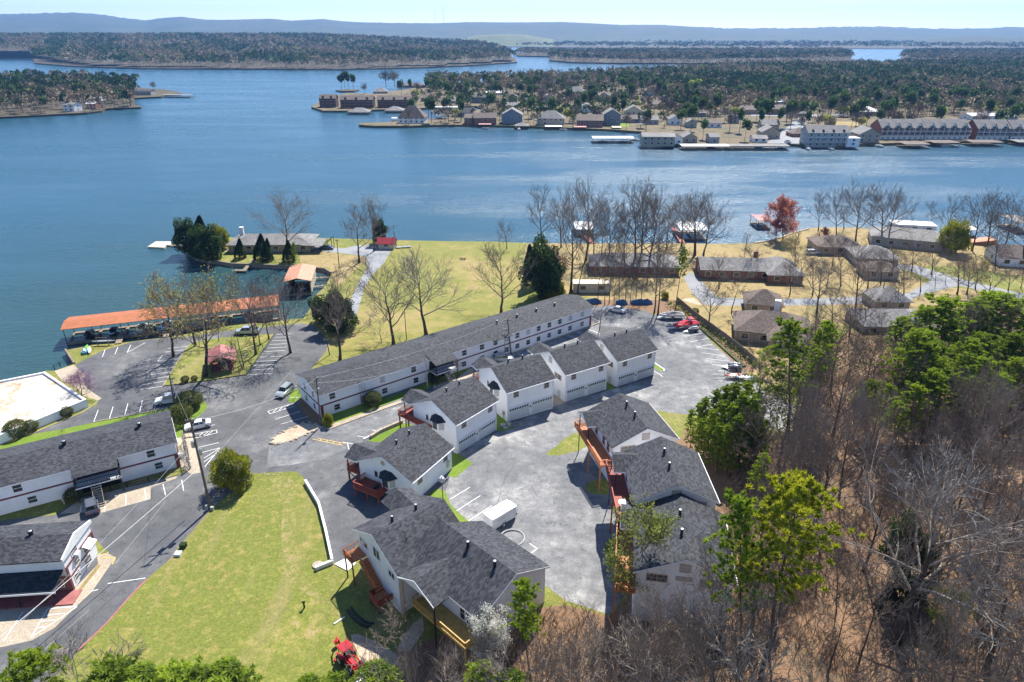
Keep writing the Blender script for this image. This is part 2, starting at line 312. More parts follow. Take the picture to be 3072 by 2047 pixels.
POLY = [  # (class, polygon) later ones win
 ('drygrass', pl('q5',(1130,395),(2353,395),'q6',(300,380),(1000,270),(2353,430),'F',(4300,800),(4300,1100),(2900,930),(2500,980),(2380,1130),(2300,1160),(2150,1010),(2020,910),(1800,905),(1760,890),(1700,880),(1640,870),(1560,830),(1560,760))),
 ('grass', pl('q6',(1400,560),(1900,560),(2353,640),(2353,760),(1700,700))),
 ('drygrass', pl('m6',(1340,545),(1480,515),(2010,575),(2020,640),(1900,860),(1700,860),(1640,680),(1500,670),(1350,640))),
 ('field', pl('m6',(2290,500),(2353,400),'q5',(220,382),(1130,398),(1110,480),(1080,640),(1090,800),(700,960),(0,1180),'q4',(1950,1300),(2090,1080),(2000,960),(2100,760),(2300,560))),
 ('forest', pl('F',(1120,2150),(1180,1960),(1260,1930),(1330,1900),(1440,1900),(1560,1830),(1700,1815),(1830,1850),(2000,1860),(2190,1790),(2185,1560),(2150,1400),(2120,1330),(2240,1300),(2370,1300),(2420,1150),(2500,1010),(2700,960),(3100,900),(4300,900),(4300,3200),(900,3200))),
 ('forest', pl('F',(2000,1280),(2120,1290),(2180,1400),(2240,1800),(2000,1860),(1830,1850),(1960,1700),(1970,1450))),
 ('forest', pl('q5',(1570,850),(1600,800),(2200,800),(2260,880),(2280,960),(2040,900),(1800,860))),
 ('forest', pl('m5',(1030,170),(1250,130),(1400,290),(2230,880),(2200,960),(2080,950),(1880,770),(1560,440),(1500,310),(1240,240),(985,255))),
 ('asphalt', pl('q4',(300,1255),(480,1162),(700,1096),(940,1066),(1120,1058),(1240,1035),(1430,1010),(1600,1000),(1700,985),(1895,965),(1985,985),(2085,1100),(2070,1160),(1960,1290),
   'm2',(1000,600),(2240,300),'m5',(230,165),(450,145),(700,190),(900,215),(985,265),(1240,250),(1500,330),(1560,450),(1700,620),(1900,790),(2080,950),(2200,1075),'r4',(330,470),(560,560),(520,780),(250,730),
   'F',(2210,1300),(2160,1250),'r3',(1900,1000),(1610,1008),(1380,975),(1300,920),'F',(1905,1300),(1950,1450),(1960,1650),(1900,1750),(1830,1845),(1700,1803),(1640,1760),(1560,1740),(1400,1640),(1250,1560),
   's6',(490,330),(420,590),(262,632),'r2',(495,1568),(400,1230),(312,1045),(290,1000),(230,952),(100,957),'r1',(1990,968),(1960,1010),(1690,1210),(1630,1275),(1380,1568),'s5',(1370,570),(1150,760),(840,1100),(610,1320),(400,1568),
   'F',(-60,2250),(-1000,2250),(-1000,1560),(-300,1300),'r1',(0,700),(230,672),(460,572),(640,500),(740,432),(795,382),(670,310))),
 ('oldasphalt', pl('r2',(1290,1568),(1400,1110),(1450,960),(1600,880),(1480,810),(1900,600),(2250,430),'r3',(560,905),(1030,780),(1340,690),(1340,480),(1250,255),(850,225),'m2',(2353,500),(2240,300),'m5',(230,165),(450,145),(700,190),(900,215),(985,265),(1240,250),(1500,330),(1560,450),(1700,620),(1900,790),(2080,950),(2200,1075),'r4',(330,470),(560,560),(520,780),(250,730),
   'F',(2210,1300),(2160,1250),'r3',(1900,1000),(1610,1008),(1380,975),(1300,920),'F',(1905,1300),(1950,1450),(1960,1650),(1900,1750),(1830,1845),(1700,1803),(1640,1760),(1560,1740))),
 ('oldasphalt', pl('r2',(430,600),(700,540),(1080,385),(1100,600),(800,700),(600,790),(430,860),(200,900),(0,920),(20,760),(150,725),(330,655))),
 ('oldasphalt', pl('m2',(620,1100),(700,1020),(840,1005),(1100,945),(1700,745),(2240,560),(2353,510),(2353,700),(1900,950),(1300,1100))),
 ('worn', pl('F',(800,1432),(850,1428),(885,1445),(888,1540),(884,1640),(892,1700),(935,1755),(985,1800),(1030,1845),(1018,1858),(965,1815),(910,1775),(862,1745),(846,1680),(842,1600),(848,1520),(836,1468))),
 ('grass', pl('q4',(915,1410),(985,1290),(1090,1130),(1125,1100),(1240,1078),(1430,1055),(1600,1046),(1705,1040),(1600,1190),(1505,1330),(1200,1375))),
 ('lawn', pl('r1',(-900,980),(-900,860),(0,700),(430,632),(740,570),(1300,465),(1330,440),(1500,440),(1570,400),(1615,412),(1625,455),(1560,520),(1450,585),(1450,680),(1385,692),(1360,560),(1000,700),(0,860))),
 ('grass', pl('r1',(0,760),(0,690),(150,640),(440,560),(560,510),(680,380),(765,402),(760,432),(620,502),(470,572),(300,632),(230,672))),
 ('grass', pl('r1',(-900,1500),(0,1300),(60,1270),(600,1140),(860,1060),(1420,900),(1465,905),(1480,940),(1400,978),(860,1100),(630,1152),(480,1262),(440,1292),(60,1330),(-900,1560))),
 ('concrete', pl('r1',(470,1285),(640,1162),(870,1108),(1390,988),(1380,1008),(1180,1078),(1180,1170),(800,1275),(640,1275))),
 ('concrete', pl('r1',(1385,692),(1450,682),(1445,640),(1500,640),(1560,900),(1572,962),(1500,975),(1420,922))),
 ('grass', pl('s5',(672,370),(680,372),(842,545),(760,572),(700,480))),
 ('concrete', pl('s5',(760,570),(850,560),(905,590),(720,860),(600,970),(430,1140),(250,1240),(0,1295),(-500,1400),(-500,900),(400,900),(560,860),(770,640))),
 ('drygrass', pl('s5',(625,862),(795,652),(772,640),(600,855))),
 ('concrete', pl('q4',(150,1302),(285,1258),(370,1340),(240,1380),(200,1370))),
 ('concrete', pl('r1',(520,240),(640,215),(680,300),(795,380),(770,396),(670,370))),
 ('dirt', pl('r2',(32,700),(130,640),(280,572),(410,588),(425,602),(330,652),(150,722),(60,738))),
 ('lawn', pl('m1',(18,592),(60,430),(150,395),(215,500),(160,560),(100,605))),
 ('forest', pl('m1',(160,560),(240,530),(470,800),(470,900),(330,870),(160,640))),
 ('lawn', pl('r2',(480,612),(430,560),(430,520),(1080,330),(1092,368),(860,455))),
 ('lawn', pl('q5',(280,1440),(390,1400),(480,1360),(720,1270),(735,1290),(620,1345),(480,1400),(300,1500))),
 ('concrete', pl('m1',(560,975),(640,905),(1640,560),(1665,592),(1300,720),(590,985))),
 ('concrete', pl('m2',(0,1400),(340,1292),(500,1160),(640,1160),(600,1230),(400,1330),(0,1450))),
 ('lawn', pl('r2',(790,712),(1060,572),(1160,590),(1160,700),(880,725))),
 ('lawn', pl('r2',(1450,812),(1500,812),(1612,888),(1590,912),(1480,1003),(1425,990))),
 ('lawn', pl('r2',(1800,505),(1840,520),(1900,570),(1942,612),(1850,637),(1798,635))),
 ('lawn', pl('r2',(1250,1160),(1330,1085),(1400,1108),(1440,1210),(1510,1280),(1592,1352),(1500,1360),(1380,1190))),
 ('lawn', pl('r3',(935,700),(960,735),(1022,782),(938,800))),
 ('concrete', pl('r3',(468,830),(480,830),(582,905),(465,948))),
 ('grass', pl('r3',(510,1280),(560,1230),(660,1172),(740,1180),(760,1300),(680,1337),(520,1372),(410,1372),(420,1342))),
 ('grass', pl('c6',(105,655),(160,610),(262,595),(262,700),(150,692))),
 ('grass', pl('s7',(300,480),(340,440),(400,435),(400,640),(340,640),(300,560))),
 ('grass', pl('r3',(1380,978),(1610,1010),(1620,1200),(1580,1230),(1500,1100))),
 ('lawn', pl('m5',(982,850),(1110,935),(1080,957),(982,905))),
 ('dirt', pl('s6',(395,1195),(450,1188),(560,1235),(760,1350),(820,1500),(700,1600),(540,1568),(470,1400))),
 ('dirt', pl('s6',(960,1050),(975,1160),(860,1330),(760,1330),(800,1200))),
 ('greyroad', pl('q6',(0,600),(60,650),(180,780),(500,798),(900,788),(1400,770),(1540,750),(1700,660),(1560,600),(1380,570),(1400,540),(1600,560),(1900,650),(2353,760),(2353,800),(1900,700),(1640,760),(1500,822),(900,836),(500,842),(180,840),(90,832),(0,740),(-50,640))),
 ('dirt', pl('q6',(-40,790),(20,785),(80,832),(60,835),(-60,805))),
 ('greyroad', pl('m6',(1475,458),(1780,490),(1900,462),(2130,450),(2265,510),(2190,640),(2070,760),(1990,900),(1930,1110),(1900,1200),(1820,1200),(1840,1040),(1930,840),(2020,690),(2015,575),(1780,538),(1480,512))),
 ('concrete', pl('m6',(560,520),(640,478),(640,530))),
]
def inside(pts, poly):
    x, y = pts[:,0], pts[:,1]; r = np.zeros(len(pts), bool); n = len(poly)
    for i in range(n):
        x1, y1 = poly[i]; x2, y2 = poly[(i+1) % n]
        if y1 == y2: continue
        c = ((y1 > y) != (y2 > y)) & (x < (x2-x1)*(y-y1)/(y2-y1) + x1); r ^= c
    return r
def densify(poly, step):
    o = []
    for i in range(len(poly)):
        a = Vector(poly[i]); b = Vector(poly[(i+1) % len(poly)]); L = (b-a).length
        k = max(1, int(L/step)) if a.y < 170 and b.y < 170 and abs(a.x) < 150 else 1
        for j in range(k): o.append(tuple(a.lerp(b, j/k)))
    return o
V, EDG = [], []
for c, p in [('shore', shore)] + POLY:
    p = densify(p, 4.0); i0 = len(V); V += [Vector(q) for q in p]; EDG += [(i0+j, i0+(j+1) % len(p)) for j in range(len(p))]
for x in np.arange(-130, 175, 4.0):
    for y in np.arange(6, 190, 4.0): V.append(Vector((float(x)+.37, float(y)+.21)))
tv, te, tf, _, _, _ = delaunay_2d_cdt(V, EDG, [], 0, 0.02)
tv = np.array([(p[0], p[1]) for p in tv]); tf = np.array([f for f in tf if len(f) == 3])
cen = tv[tf].mean(1); cls = np.full(len(tf), -1); cls[inside(cen, shore)] = 0
land = cls == 0
for i, (c, p) in enumerate(POLY):
    if c.startswith('greyroad') or True: cls[inside(cen, p) & land] = i+1
tz = np.array([G(x, y) for x, y in tv])
names = ['grass'] + [c for c, _ in POLY]
plain_names = {'grass':'ground','lawn':'lawn','drygrass':'dry_grass_ground','field':'lakeside_field','forest':'forest_floor','dirt':'bare_dirt','worn':'worn_track','asphalt':'road','oldasphalt':'parking_lot','concrete':'pavement','greyroad':'side_road'}
for c in plain_names:
    sel = np.array([k >= 0 and names[k] == c for k in cls])
    F = tf[sel]
    if not len(F): continue
    used, inv = np.unique(F, return_inverse=True); F = inv.reshape(-1, 3)
    a = tv[used]; e1 = a[F[:,1]] - a[F[:,0]]; e2 = a[F[:,2]] - a[F[:,0]]
    fl = (e1[:,0]*e2[:,1] - e1[:,1]*e2[:,0]) < 0; F[fl] = F[fl][:, ::-1]
    me = bpy.data.meshes.new(plain_names[c]); me.from_pydata([(x, y, z) for (x, y), z in zip(a.tolist(), tz[used].tolist())], [], F.tolist())
    me.materials.append(M[c]); me.polygons.foreach_set('use_smooth', [True]*len(F)); me.update()
    o = bpy.data.objects.new(plain_names[c], me); COL.objects.link(o); tag(o, kind='structure')
# bank / sea wall down into the lake
b = MB()
for i in range(len(shore)):
    x0, y0 = shore[i]; x1, y1 = shore[(i+1) % len(shore)]
    b.quad((x0,y0,G(x0,y0)), (x1,y1,G(x1,y1)), (x1,y1,-3), (x0,y0,-3))
tag(b.build('lake_bank', M['forest']), kind='structure')
b = MB(); b.quad((-14000,-200,WATER), (14000,-200,WATER), (14000,16000,WATER), (-14000,16000,WATER))
tag(b.build('lake_water', M['water']), kind='structure')
# ---------------------------------------------------------------- far land
def zl(*seg, z=0.0):
    k = 'F'; out = []
    for s in seg:
        if isinstance(s, str): k = s
        else: out.append(atz(k, s[0], s[1], z))
    return out
left_pen = zl('a1',(-900,830),(0,812),(250,800),(430,790),(600,782),(700,768),(740,752),(880,747),(970,744),(975,737),(930,728),(925,680),(1020,674),(1110,670),(1135,656),(1250,650),(1230,636),(1150,622),(1000,612),(800,580),(400,555),(-900,540))
right_pen = zl('t2',(72,690),(150,715),(310,715),(440,709),(720,702),(870,692),(1010,684),(1130,686),(1180,703),(980,736),(900,766),(800,769),(600,786),(385,795),(378,806),(480,813),(700,813),(900,806),(1150,806),(1500,816),(1750,826),(2000,836),(2190,850),
   't3',(60,925),(160,935),(470,938),(840,928),(930,935),(1200,942),(1300,930),(1480,925),(1980,912),(2400,908),(4200,930),(4200,400),(2353,395),(1800,425),(1500,440),(1200,445),(800,440),(300,470),(0,490),'t2',(1750,520),(1300,540),(1000,545),(800,560),(620,585),(480,606),(300,600),(150,640))
islet = zl('t2',(228,580),(300,574),(380,576),(350,586),(280,588))
far_left = zl('F',(-900,176),(100,178),(104,191),(217,200),(435,207),(1024,210),(1100,208),(1293,203),(1420,197),(1552,188),(1545,176),(1480,160),(1415,148),(-900,148))
far_mid = zl('F',(1550,169),(1648,171),(1648,183),(1718,189),(1863,192),(2100,192),(2300,190),(2556,184),(2552,172),(2520,158),(2300,157),(1600,158),(1552,162))
far_right = zl('F',(2699,181),(2730,186),(2790,189),(4000,200),(4000,155),(2780,157),(2710,165))
def slab(name, poly, mt, z=.5):
    b = MB(); vs = [Vector((x, y, 0)) for x, y in poly]
    from mathutils.geometry import tessellate_polygon
    tr = tessellate_polygon([vs]); i0 = len(b.v); b.v += [(p.x, p.y, z) for p in vs]
    for t in tr:
        a, c, d = (vs[i] for i in t)
        n = (c-a).cross(d-a).z; b.f.append(tuple(t) if n > 0 else tuple(reversed(t))); b.m.append(0)
    for i in range(len(poly)):
        x0, y0 = poly[i]; x1, y1 = poly[(i+1) % len(poly)]; b.quad((x0,y0,z),(x1,y1,z),(x1,y1,-2),(x0,y0,-2))
    return tag(b.build(name, mt), kind='structure')
M['shoredirt'] = patchy('shore_ground', [(.3,(.07,.10,.03)),(.46,(.10,.085,.05)),(.52,(.18,.13,.07)),(.55,(.10,.085,.05)),(.7,(.07,.11,.03))], .03, .1, .5)
slab('left_peninsula_ground', left_pen, M['farforest'], .6); slab('far_neighbourhood_ground', right_pen, M['shoredirt'], .6)
slab('islet_ground', islet, M['farforest'], .2)
far_left_ground = None; slab('far_middle_shore', far_mid, M['farforest'], 2.); slab('far_right_shore', far_right, M['farforest'], 2.)
def frise(X, Y): return 2 + 46*max(0, min(1, (Y-1480)/1300))**1.2*max(.25, min(1, (300-X)/1100))
b = MB(); gx = np.linspace(-2600, 500, 63); gy = np.linspace(1250, 4200, 60); FLn = np.array(far_left); cc = np.array([(x, y) for y in gy for x in gx]); inn = inside(cc, FLn)
for (x, y), k in zip(cc, inn): b.v.append((x, y, frise(x, y) if k else -2.5))
for j in range(59):
    for i in range(62):
        a = j*63+i
        if inn[a] and inn[a+1] and inn[a+63] and inn[a+64]: b.f.append((a, a+1, a+64, a+63)); b.m.append(0)
tag(b.build('far_left_shore', M['farforest'], None, True), kind='structure'); slab('far_left_bank', far_left, M['farforest'], 1.2)
b = MB(); b.quad((-9000,3100,1.5),(5600,3250,1.5),(9000,12000,1.5),(-9000,12000,1.5))
slab('far_plain', zl('F',(-900,143),(600,143),(1414,142),(1430,140.5),(1560,141.5),(1900,146),(2420,149),(2480,146),(2700,147),(4000,150)) + [(16000,14000),(-9000,14000)], M['farforest'], 1.)
# hills: ridge lines surveyed against the sky
def hills(name, prof, dist, depth, rough, base=0, mt=None, jit=5):
    xs = [p[0] for p in prof]; ys = [p[1] for p in prof]; n = 420; b = MB(); rr = random.Random(3); rows = 9
    for j in range(rows):
        t = j/(rows-1)
        for i in range(n):
            u = xs[0] + (xs[-1]-xs[0])*i/(n-1); vv = np.interp(u, xs, ys)
            Zt = CAMZ + (1023.5-FPX*math.tan(PITCH)-vv)/FPX*dist/CT*1.0; X = (u-1536)/FPX*dist/1.0*CT*1.0
            X = (u-1536)*dist/(FPX*CT + (1023.5-vv)*ST)
            Zt = CAMZ + (-FPX*ST + (1023.5-vv)*CT)*dist/(FPX*CT + (1023.5-vv)*ST)
            s = math.sin(t*math.pi/2)
            k = dist - depth*(1-t)
            foot = rough*(math.sin(i*.05+j*.3)*.5+math.sin(i*.023+j*.5))*(1-t)*t*2
            b.v.append((X*(k/dist), k, base + max(0,(Zt-base))*s**1.2 + foot + rr.uniform(-jit, jit)*(1 if j == rows-1 else .12)))
    for j in range(rows-1):
        for i in range(n-1):
            a = j*n+i; b.f.append((a, a+1, a+n+1, a+n)); b.m.append(0)
    i0 = len(b.v); l = (rows-1)*n
    for i in range(n): q = b.v[l+i]; b.v.append((q[0]*1.15, q[1]*1.15, 0))
    for i in range(n-1): b.f.append((l+i, l+i+1, i0+i+1, i0+i)); b.m.append(0)
    return tag(b.build(name, mt, smooth=True), kind='structure')
M['hill'] = patchy('hill_woods', [(.3,(.03,.05,.03)),(.5,(.055,.07,.045)),(.7,(.10,.085,.065))], .0035, .03, .45)
ridge = [(x*.6528, y*.6528) for x, y in [(-500,66),(0,65),(150,62),(340,58),(450,65),(560,82),(670,94),(760,82),(830,78),(950,92),(1040,93),(1240,88),(1340,97),(1480,89),(1600,102),(1800,107),(2000,108),(2170,103)]] + [(1536+x*.6528, y*.6528) for x, y in [(0,105),(240,103),(500,116),(680,115),(850,124),(980,131),(1250,130),(1500,124),(1700,123),(1950,133),(2200,130),(2280,124),(2353,126),(2900,130)]]
hills('hills', ridge, 7500, 2600, 12, 0, M['hill'])
hills('low_hill', [(2560,140),(2700,128),(2800,116),(2926,108),(3072,114),(3300,128)], 4600, 500, 2, 0, M['hill'], 2)
hills('low_foothills', [(-300,122),(200,116),(700,122),(1200,118),(1380,116),(1500,121),(1800,119),(2200,124),(2500,132),(2700,134),(3300,134)], 5200, 900, 3, 0, M['hill'], 3)
M['mead'] = plain('pale_meadow', (.10,.12,.06), .9, .2, .01, coord='world')
hills('hillside_meadow', [(1398,119),(1402,111),(1440,105),(1520,103),(1580,105),(1625,113),(1660,119)], 4250, 260, 1, 0, M['mead'], .6)
# ---------------------------------------------------------------- building kit (local frame: x along the front, y to the back)
def window(par, wall, u, z, w=1.0, h=1.3, W=10., D=10., fm='tantrim', gm='glass', name='window', two=False, bars=True):
    """wall: F front(y=0) B back(y=D) L left(x=0) R right(x=W); u distance along the wall, z sill height"""
    fr, pn = MB(), MB()
    def q(b, a0, a1, z0, z1, o0, o1):
        if wall == 'F': b.box(u+a0, u+a1, -o1, -o0, z0, z1)
        elif wall == 'B': b.box(u+a0, u+a1, D+o0, D+o1, z0, z1)
        elif wall == 'L': b.box(-o1, -o0, u+a0, u+a1, z0, z1)
        else: b.box(W+o0, W+o1, u+a0, u+a1, z0, z1)
    t = .11
    for a0, a1, z0, z1 in ((-w/2-t, w/2+t, z-t, z), (-w/2-t, w/2+t, z+h, z+h+t), (-w/2-t, -w/2, z, z+h), (w/2, w/2+t, z, z+h)): q(fr, a0, a1, z0, z1, -.04, .06)
    if bars: q(fr, -w/2, w/2, z+h*.5-.03, z+h*.5+.03, -.04, .045)
    if two: q(fr, -.05, .05, z, z+h, -.04, .05)
    q(pn, -w/2, w/2, z, z+h, -.03, .03)
    o = fr.build(name, M[fm], par); pn.build('pane', M[gm], o); return o
def gable_walls(b, W, D, h, rise, z0=0., axis='x', ridge=None):
    """solid box body with gable ends"""
    y = D/2 if ridge is None else ridge
    if axis == 'x': prof = [(0,0,z0),(0,D,z0),(0,D,h),(0,y,h+rise),(0,0,h)]; b.prism([(p[0], p[1], p[2]) for p in prof], [(W, p[1], p[2]) for p in prof])
    else:
        x = W/2; prof = [(0,0,z0),(W,0,z0),(W,0,h),(x,0,h+rise),(0,0,h)]; b.prism(prof, [(p[0], D, p[2]) for p in prof])
def slope(b, a, c, d, e, th=.14):
    """roof slab through 4 points (eave-left, eave-right, ridge-right, ridge-left)"""
    P = [Vector(p) for p in (a, c, d, e)]; up = Vector((0,0,th)); b.prism([tuple(p) for p in P], [tuple(p+up) for p in P])
def gable_roof(b, W, D, h, rise, ov=.45, og=.35, x0=0., y0=0., axis='x', ridge=None, th=.16):
    if axis == 'x':
        y = D/2 if ridge is None else ridge; s = rise/y; s2 = rise/(D-y)
        slope(b, (x0-og, y0-ov, h-ov*s), (x0+W+og, y0-ov, h-ov*s), (x0+W+og, y0+y, h+rise), (x0-og, y0+y, h+rise), th)
        slope(b, (x0+W+og, y0+D+ov, h-ov*s2), (x0-og, y0+D+ov, h-ov*s2), (x0-og, y0+y, h+rise), (x0+W+og, y0+y, h+rise), th)
    else:
        x = W/2; s = rise/x
        slope(b, (x0-ov, y0+D+og, h-ov*s), (x0-ov, y0-og, h-ov*s), (x0+x, y0-og, h+rise), (x0+x, y0+D+og, h+rise), th)
        slope(b, (x0+W+ov, y0-og, h-ov*s), (x0+W+ov, y0+D+og, h-ov*s), (x0+x, y0+D+og, h+rise), (x0+x, y0-og, h+rise), th)
def hip_roof(b, W, D, h, rise, ov=.5, x0=0., y0=0.):
    k = min(W, D)/2; e = h - ov*rise/k; X0, X1, Y0, Y1 = x0-ov, x0+W+ov, y0-ov, y0+D+ov
    if W >= D: r0 = (x0+k, y0+D/2, h+rise); r1 = (x0+W-k, y0+D/2, h+rise)
    else: r0 = (x0+W/2, y0+k, h+rise); r1 = (x0+W/2, y0+D-k, h+rise)
    c = [(X0,Y0,e),(X1,Y0,e),(X1,Y1,e),(X0,Y1,e)]
    if W >= D: b.poly([c[0],c[1],r1,r0]); b.poly([c[1],c[2],r1]); b.poly([c[2],c[3],r0,r1]); b.poly([c[3],c[0],r0])
    else: b.poly([c[0],c[1],r0]); b.poly([c[1],c[2],r1,r0]); b.poly([c[2],c[3],r1]); b.poly([c[3],c[0],r0,r1])
    l = [(p[0],p[1],p[2]-.14) for p in c]
    for i in range(4): b.quad(l[i], l[(i+1)%4], c[(i+1)%4], c[i])
    b.poly(l[::-1])
def fascia(par, segs, m='trim'):
    b = MB()
    for a, c in segs:
        a, c = Vector(a), Vector(c); d = (c-a).normalized(); n = d.cross(Vector((0,0,1))).normalized()*.035; u = Vector((0,0,.13))
        b.prism([tuple(a-n-u), tuple(c-n-u), tuple(c+n-u), tuple(a+n-u)], [tuple(a-n+u*.75), tuple(c-n+u*.75), tuple(c+n+u*.75), tuple(a+n+u*.75)])
    return b.build('fascia', M[m], par)
def vents(par, spots, r=.17, h=.65):
    for x, y, z in spots:
        b = MB(); b.cyl(x, y, z-.35, z+h, r, n=10); b.cyl(x, y, z+h, z+h+.16, r*1.35, r*1.2, 10); o = b.build('roof_vent', M['black'], par)
        c = MB(); c.cyl(x, y, z+h+.16, z+h+.19, r*.9, r*.6, 10); c.build('vent_cap', M['steel'], o)
def pipe_vents(par, spots):
    for x, y, z in spots:
        b = MB(); b.cyl(x, y, z-.2, z+.35, .06, n=6); b.build('vent_pipe', M['black'], par)
def garage_door(par, x0, x1, h=2.75):
    b = MB(); b.box(x0, x1, -.05, .0, .05, h)
    for k in range(1, 8): b.box(x0+(x1-x0)*k/8-.09, x0+(x1-x0)*k/8+.09, -.085, -.05, h-.62, h-.22)
    for k in range(1, 4): b.box(x0, x1, -.062, -.045, h*k/4-.015, h*k/4+.015)
    o = b.build('garage_door', M['door'], par); f = MB()
    f.box(x0-.14, x0, -.2, 0, 0, h+.14); f.box(x1, x1+.14, -.2, 0, 0, h+.14); f.box(x0, x1, -.2, 0, h, h+.14); f.build('door_frame', M['trim'], o)
    g_ = MB(); g_.box(x0+.1, x1-.1, -.075, -.04, h-.6, h-.24)
    g_.build('door_windows', M['glassD'], o)
def railing(par, pts, z, m, gap=.28, h=1.0):
    b = MB()
    for i in range(len(pts)-1):
        a, c = Vector((*pts[i], z)), Vector((*pts[i+1], z)); L = (c-a).length; n = max(1, int(L/gap))
        for j in range(n+1): p = a.lerp(c, j/n); b.box(p.x-.025, p.x+.025, p.y-.025, p.y+.025, z, z+h-.05)
        d = (c-a).normalized(); s = Vector((-d.y, d.x, 0))*.07
        for zz in (h-.06, .12): b.prism([tuple(a-s+Vector((0,0,zz))), tuple(c-s+Vector((0,0,zz))), tuple(c+s+Vector((0,0,zz))), tuple(a+s+Vector((0,0,zz)))], [tuple(a-s+Vector((0,0,zz+.06))), tuple(c-s+Vector((0,0,zz+.06))), tuple(c+s+Vector((0,0,zz+.06))), tuple(a+s+Vector((0,0,zz+.06)))])
    return b.build('railing', M[m], par)
def deck(par, x0, x1, y0, y1, z, m, posts, rails, zb, solid=False):
    b = MB(); b.box(x0, x1, y0, y1, z-.28, z-.03); n = int((y1-y0)/.2)
    for j in range(n): b.box(x0+.01, x1-.01, y0+j*.2+.01, y0+(j+1)*.2-.015, z-.03, z)
    o = b.build('deck', M[m], par)
    for x, y in posts: p = MB(); p.box(x-.1, x+.1, y-.1, y+.1, zb, z-.28); p.build('post', M[m], o)
    r = railing(o, rails, z, m, .2 if not solid else .16)
    return o
# ---------------------------------------------------------------- white garage town houses
def townhouse(label, X, Y, ang, z, W=10.67, D=10.75, h=6.64, rise=2.64, zb=-.8, garage=True, porch='L', bay=True, group='white garage houses round the court', pdepth=2.8, deckm='deckred', fwin=True, skirt=None):
    t = thing('garage_house', label, 'house', (X, Y, z), R(ang), group); s = rise/(D/2)
    b = MB(); gable_walls(b, W, D, h, rise, zb); b.build('wall', M['white'], t)
    r = MB(); gable_roof(r, W, D, h, rise)
    # rear cross gable over the porch
    pw = 4.9; x0 = -.35 if porch == 'L' else W+.35-pw; e = h-.45*s; zr = e + pw/2*s
    yr = D+.45 - (zr-e)/s          # where its ridge meets the rear slope
    ye = D+pdepth
    for sx in (0, 1):
        xe = x0 if sx == 0 else x0+pw; xr = x0+pw/2
        P = [(xe, ye, e), (xe, D+.45, e), (xr, yr, zr+.02), (xr, ye, zr+.02)]
        if sx: P = [P[1], P[0], P[3], P[2]]
        slope(r, *P, .16)
    ro = r.build('roof', M['shingle'], t)
    g_ = MB(); g_.poly([(x0+.3, ye-.3, e+.05), (x0+pw-.3, ye-.3, e+.05), (x0+pw/2, ye-.3, zr-.05)]); g_.prism([(x0+.3, ye-.3, e+.02), (x0+pw-.3, ye-.3, e+.02), (x0+pw/2, ye-.3, zr-.1)], [(x0+.3, ye-.2, e+.02), (x0+pw-.3, ye-.2, e+.02), (x0+pw/2, ye-.2, zr-.1)]); g_.build('porch_gable', M['white'], t)
    eo = h-.45*s
    fascia(t, [((-.36,-.46,eo),(W+.36,-.46,eo)), ((-.37,-.46,eo),(-.37,D/2,h+rise)), ((-.37,D+.46,eo),(-.37,D/2,h+rise)), ((W+.37,-.46,eo),(W+.37,D/2,h+rise)), ((W+.37,D+.46,eo),(W+.37,D/2,h+rise)), ((x0-.02,D,e),(x0-.02,ye,e)), ((x0,ye,e),(x0+pw/2,ye,zr)), ((x0+pw,ye,e),(x0+pw/2,ye,zr))])
    vents(ro, [(W*.35, D/2+.35, h+rise), (W*.66, D/2+.35, h+rise)]); pipe_vents(ro, [(W*.5, D*.3, h+rise*.6), (W*.53, D*.22, h+rise*.45), (W*.6, D*.05, h+.1)])
    for xx in (.06, W-.06): b = MB(); b.rod((xx, -.06, zb), (xx, -.06, h-.3), .05, 4); b.build('downspout', M['trim'], t)
    g_ = MB(); g_.box(-.3, W+.3, -.58, -.46, eo-.08, eo+.06); g_.build('gutter', M['trim'], t)
    if garage:
        garage_door(t, .45, W*.455); garage_door(t, W*.53, W-.35)
        l = MB(); l.box(W*.485, W*.5, -.14, 0, 1.75, 2.05); l.build('wall_lamp', M['black'], t)
    if fwin:
        hz = h-1.75
        window(t, 'F', 2.0, hz, 1.0, 1.2, W, D, gm='glass'); window(t, 'F', W-1.7, hz, 1.0, 1.2, W, D, gm='glass')
    return t, ro, x0, pw, e, ye, zr
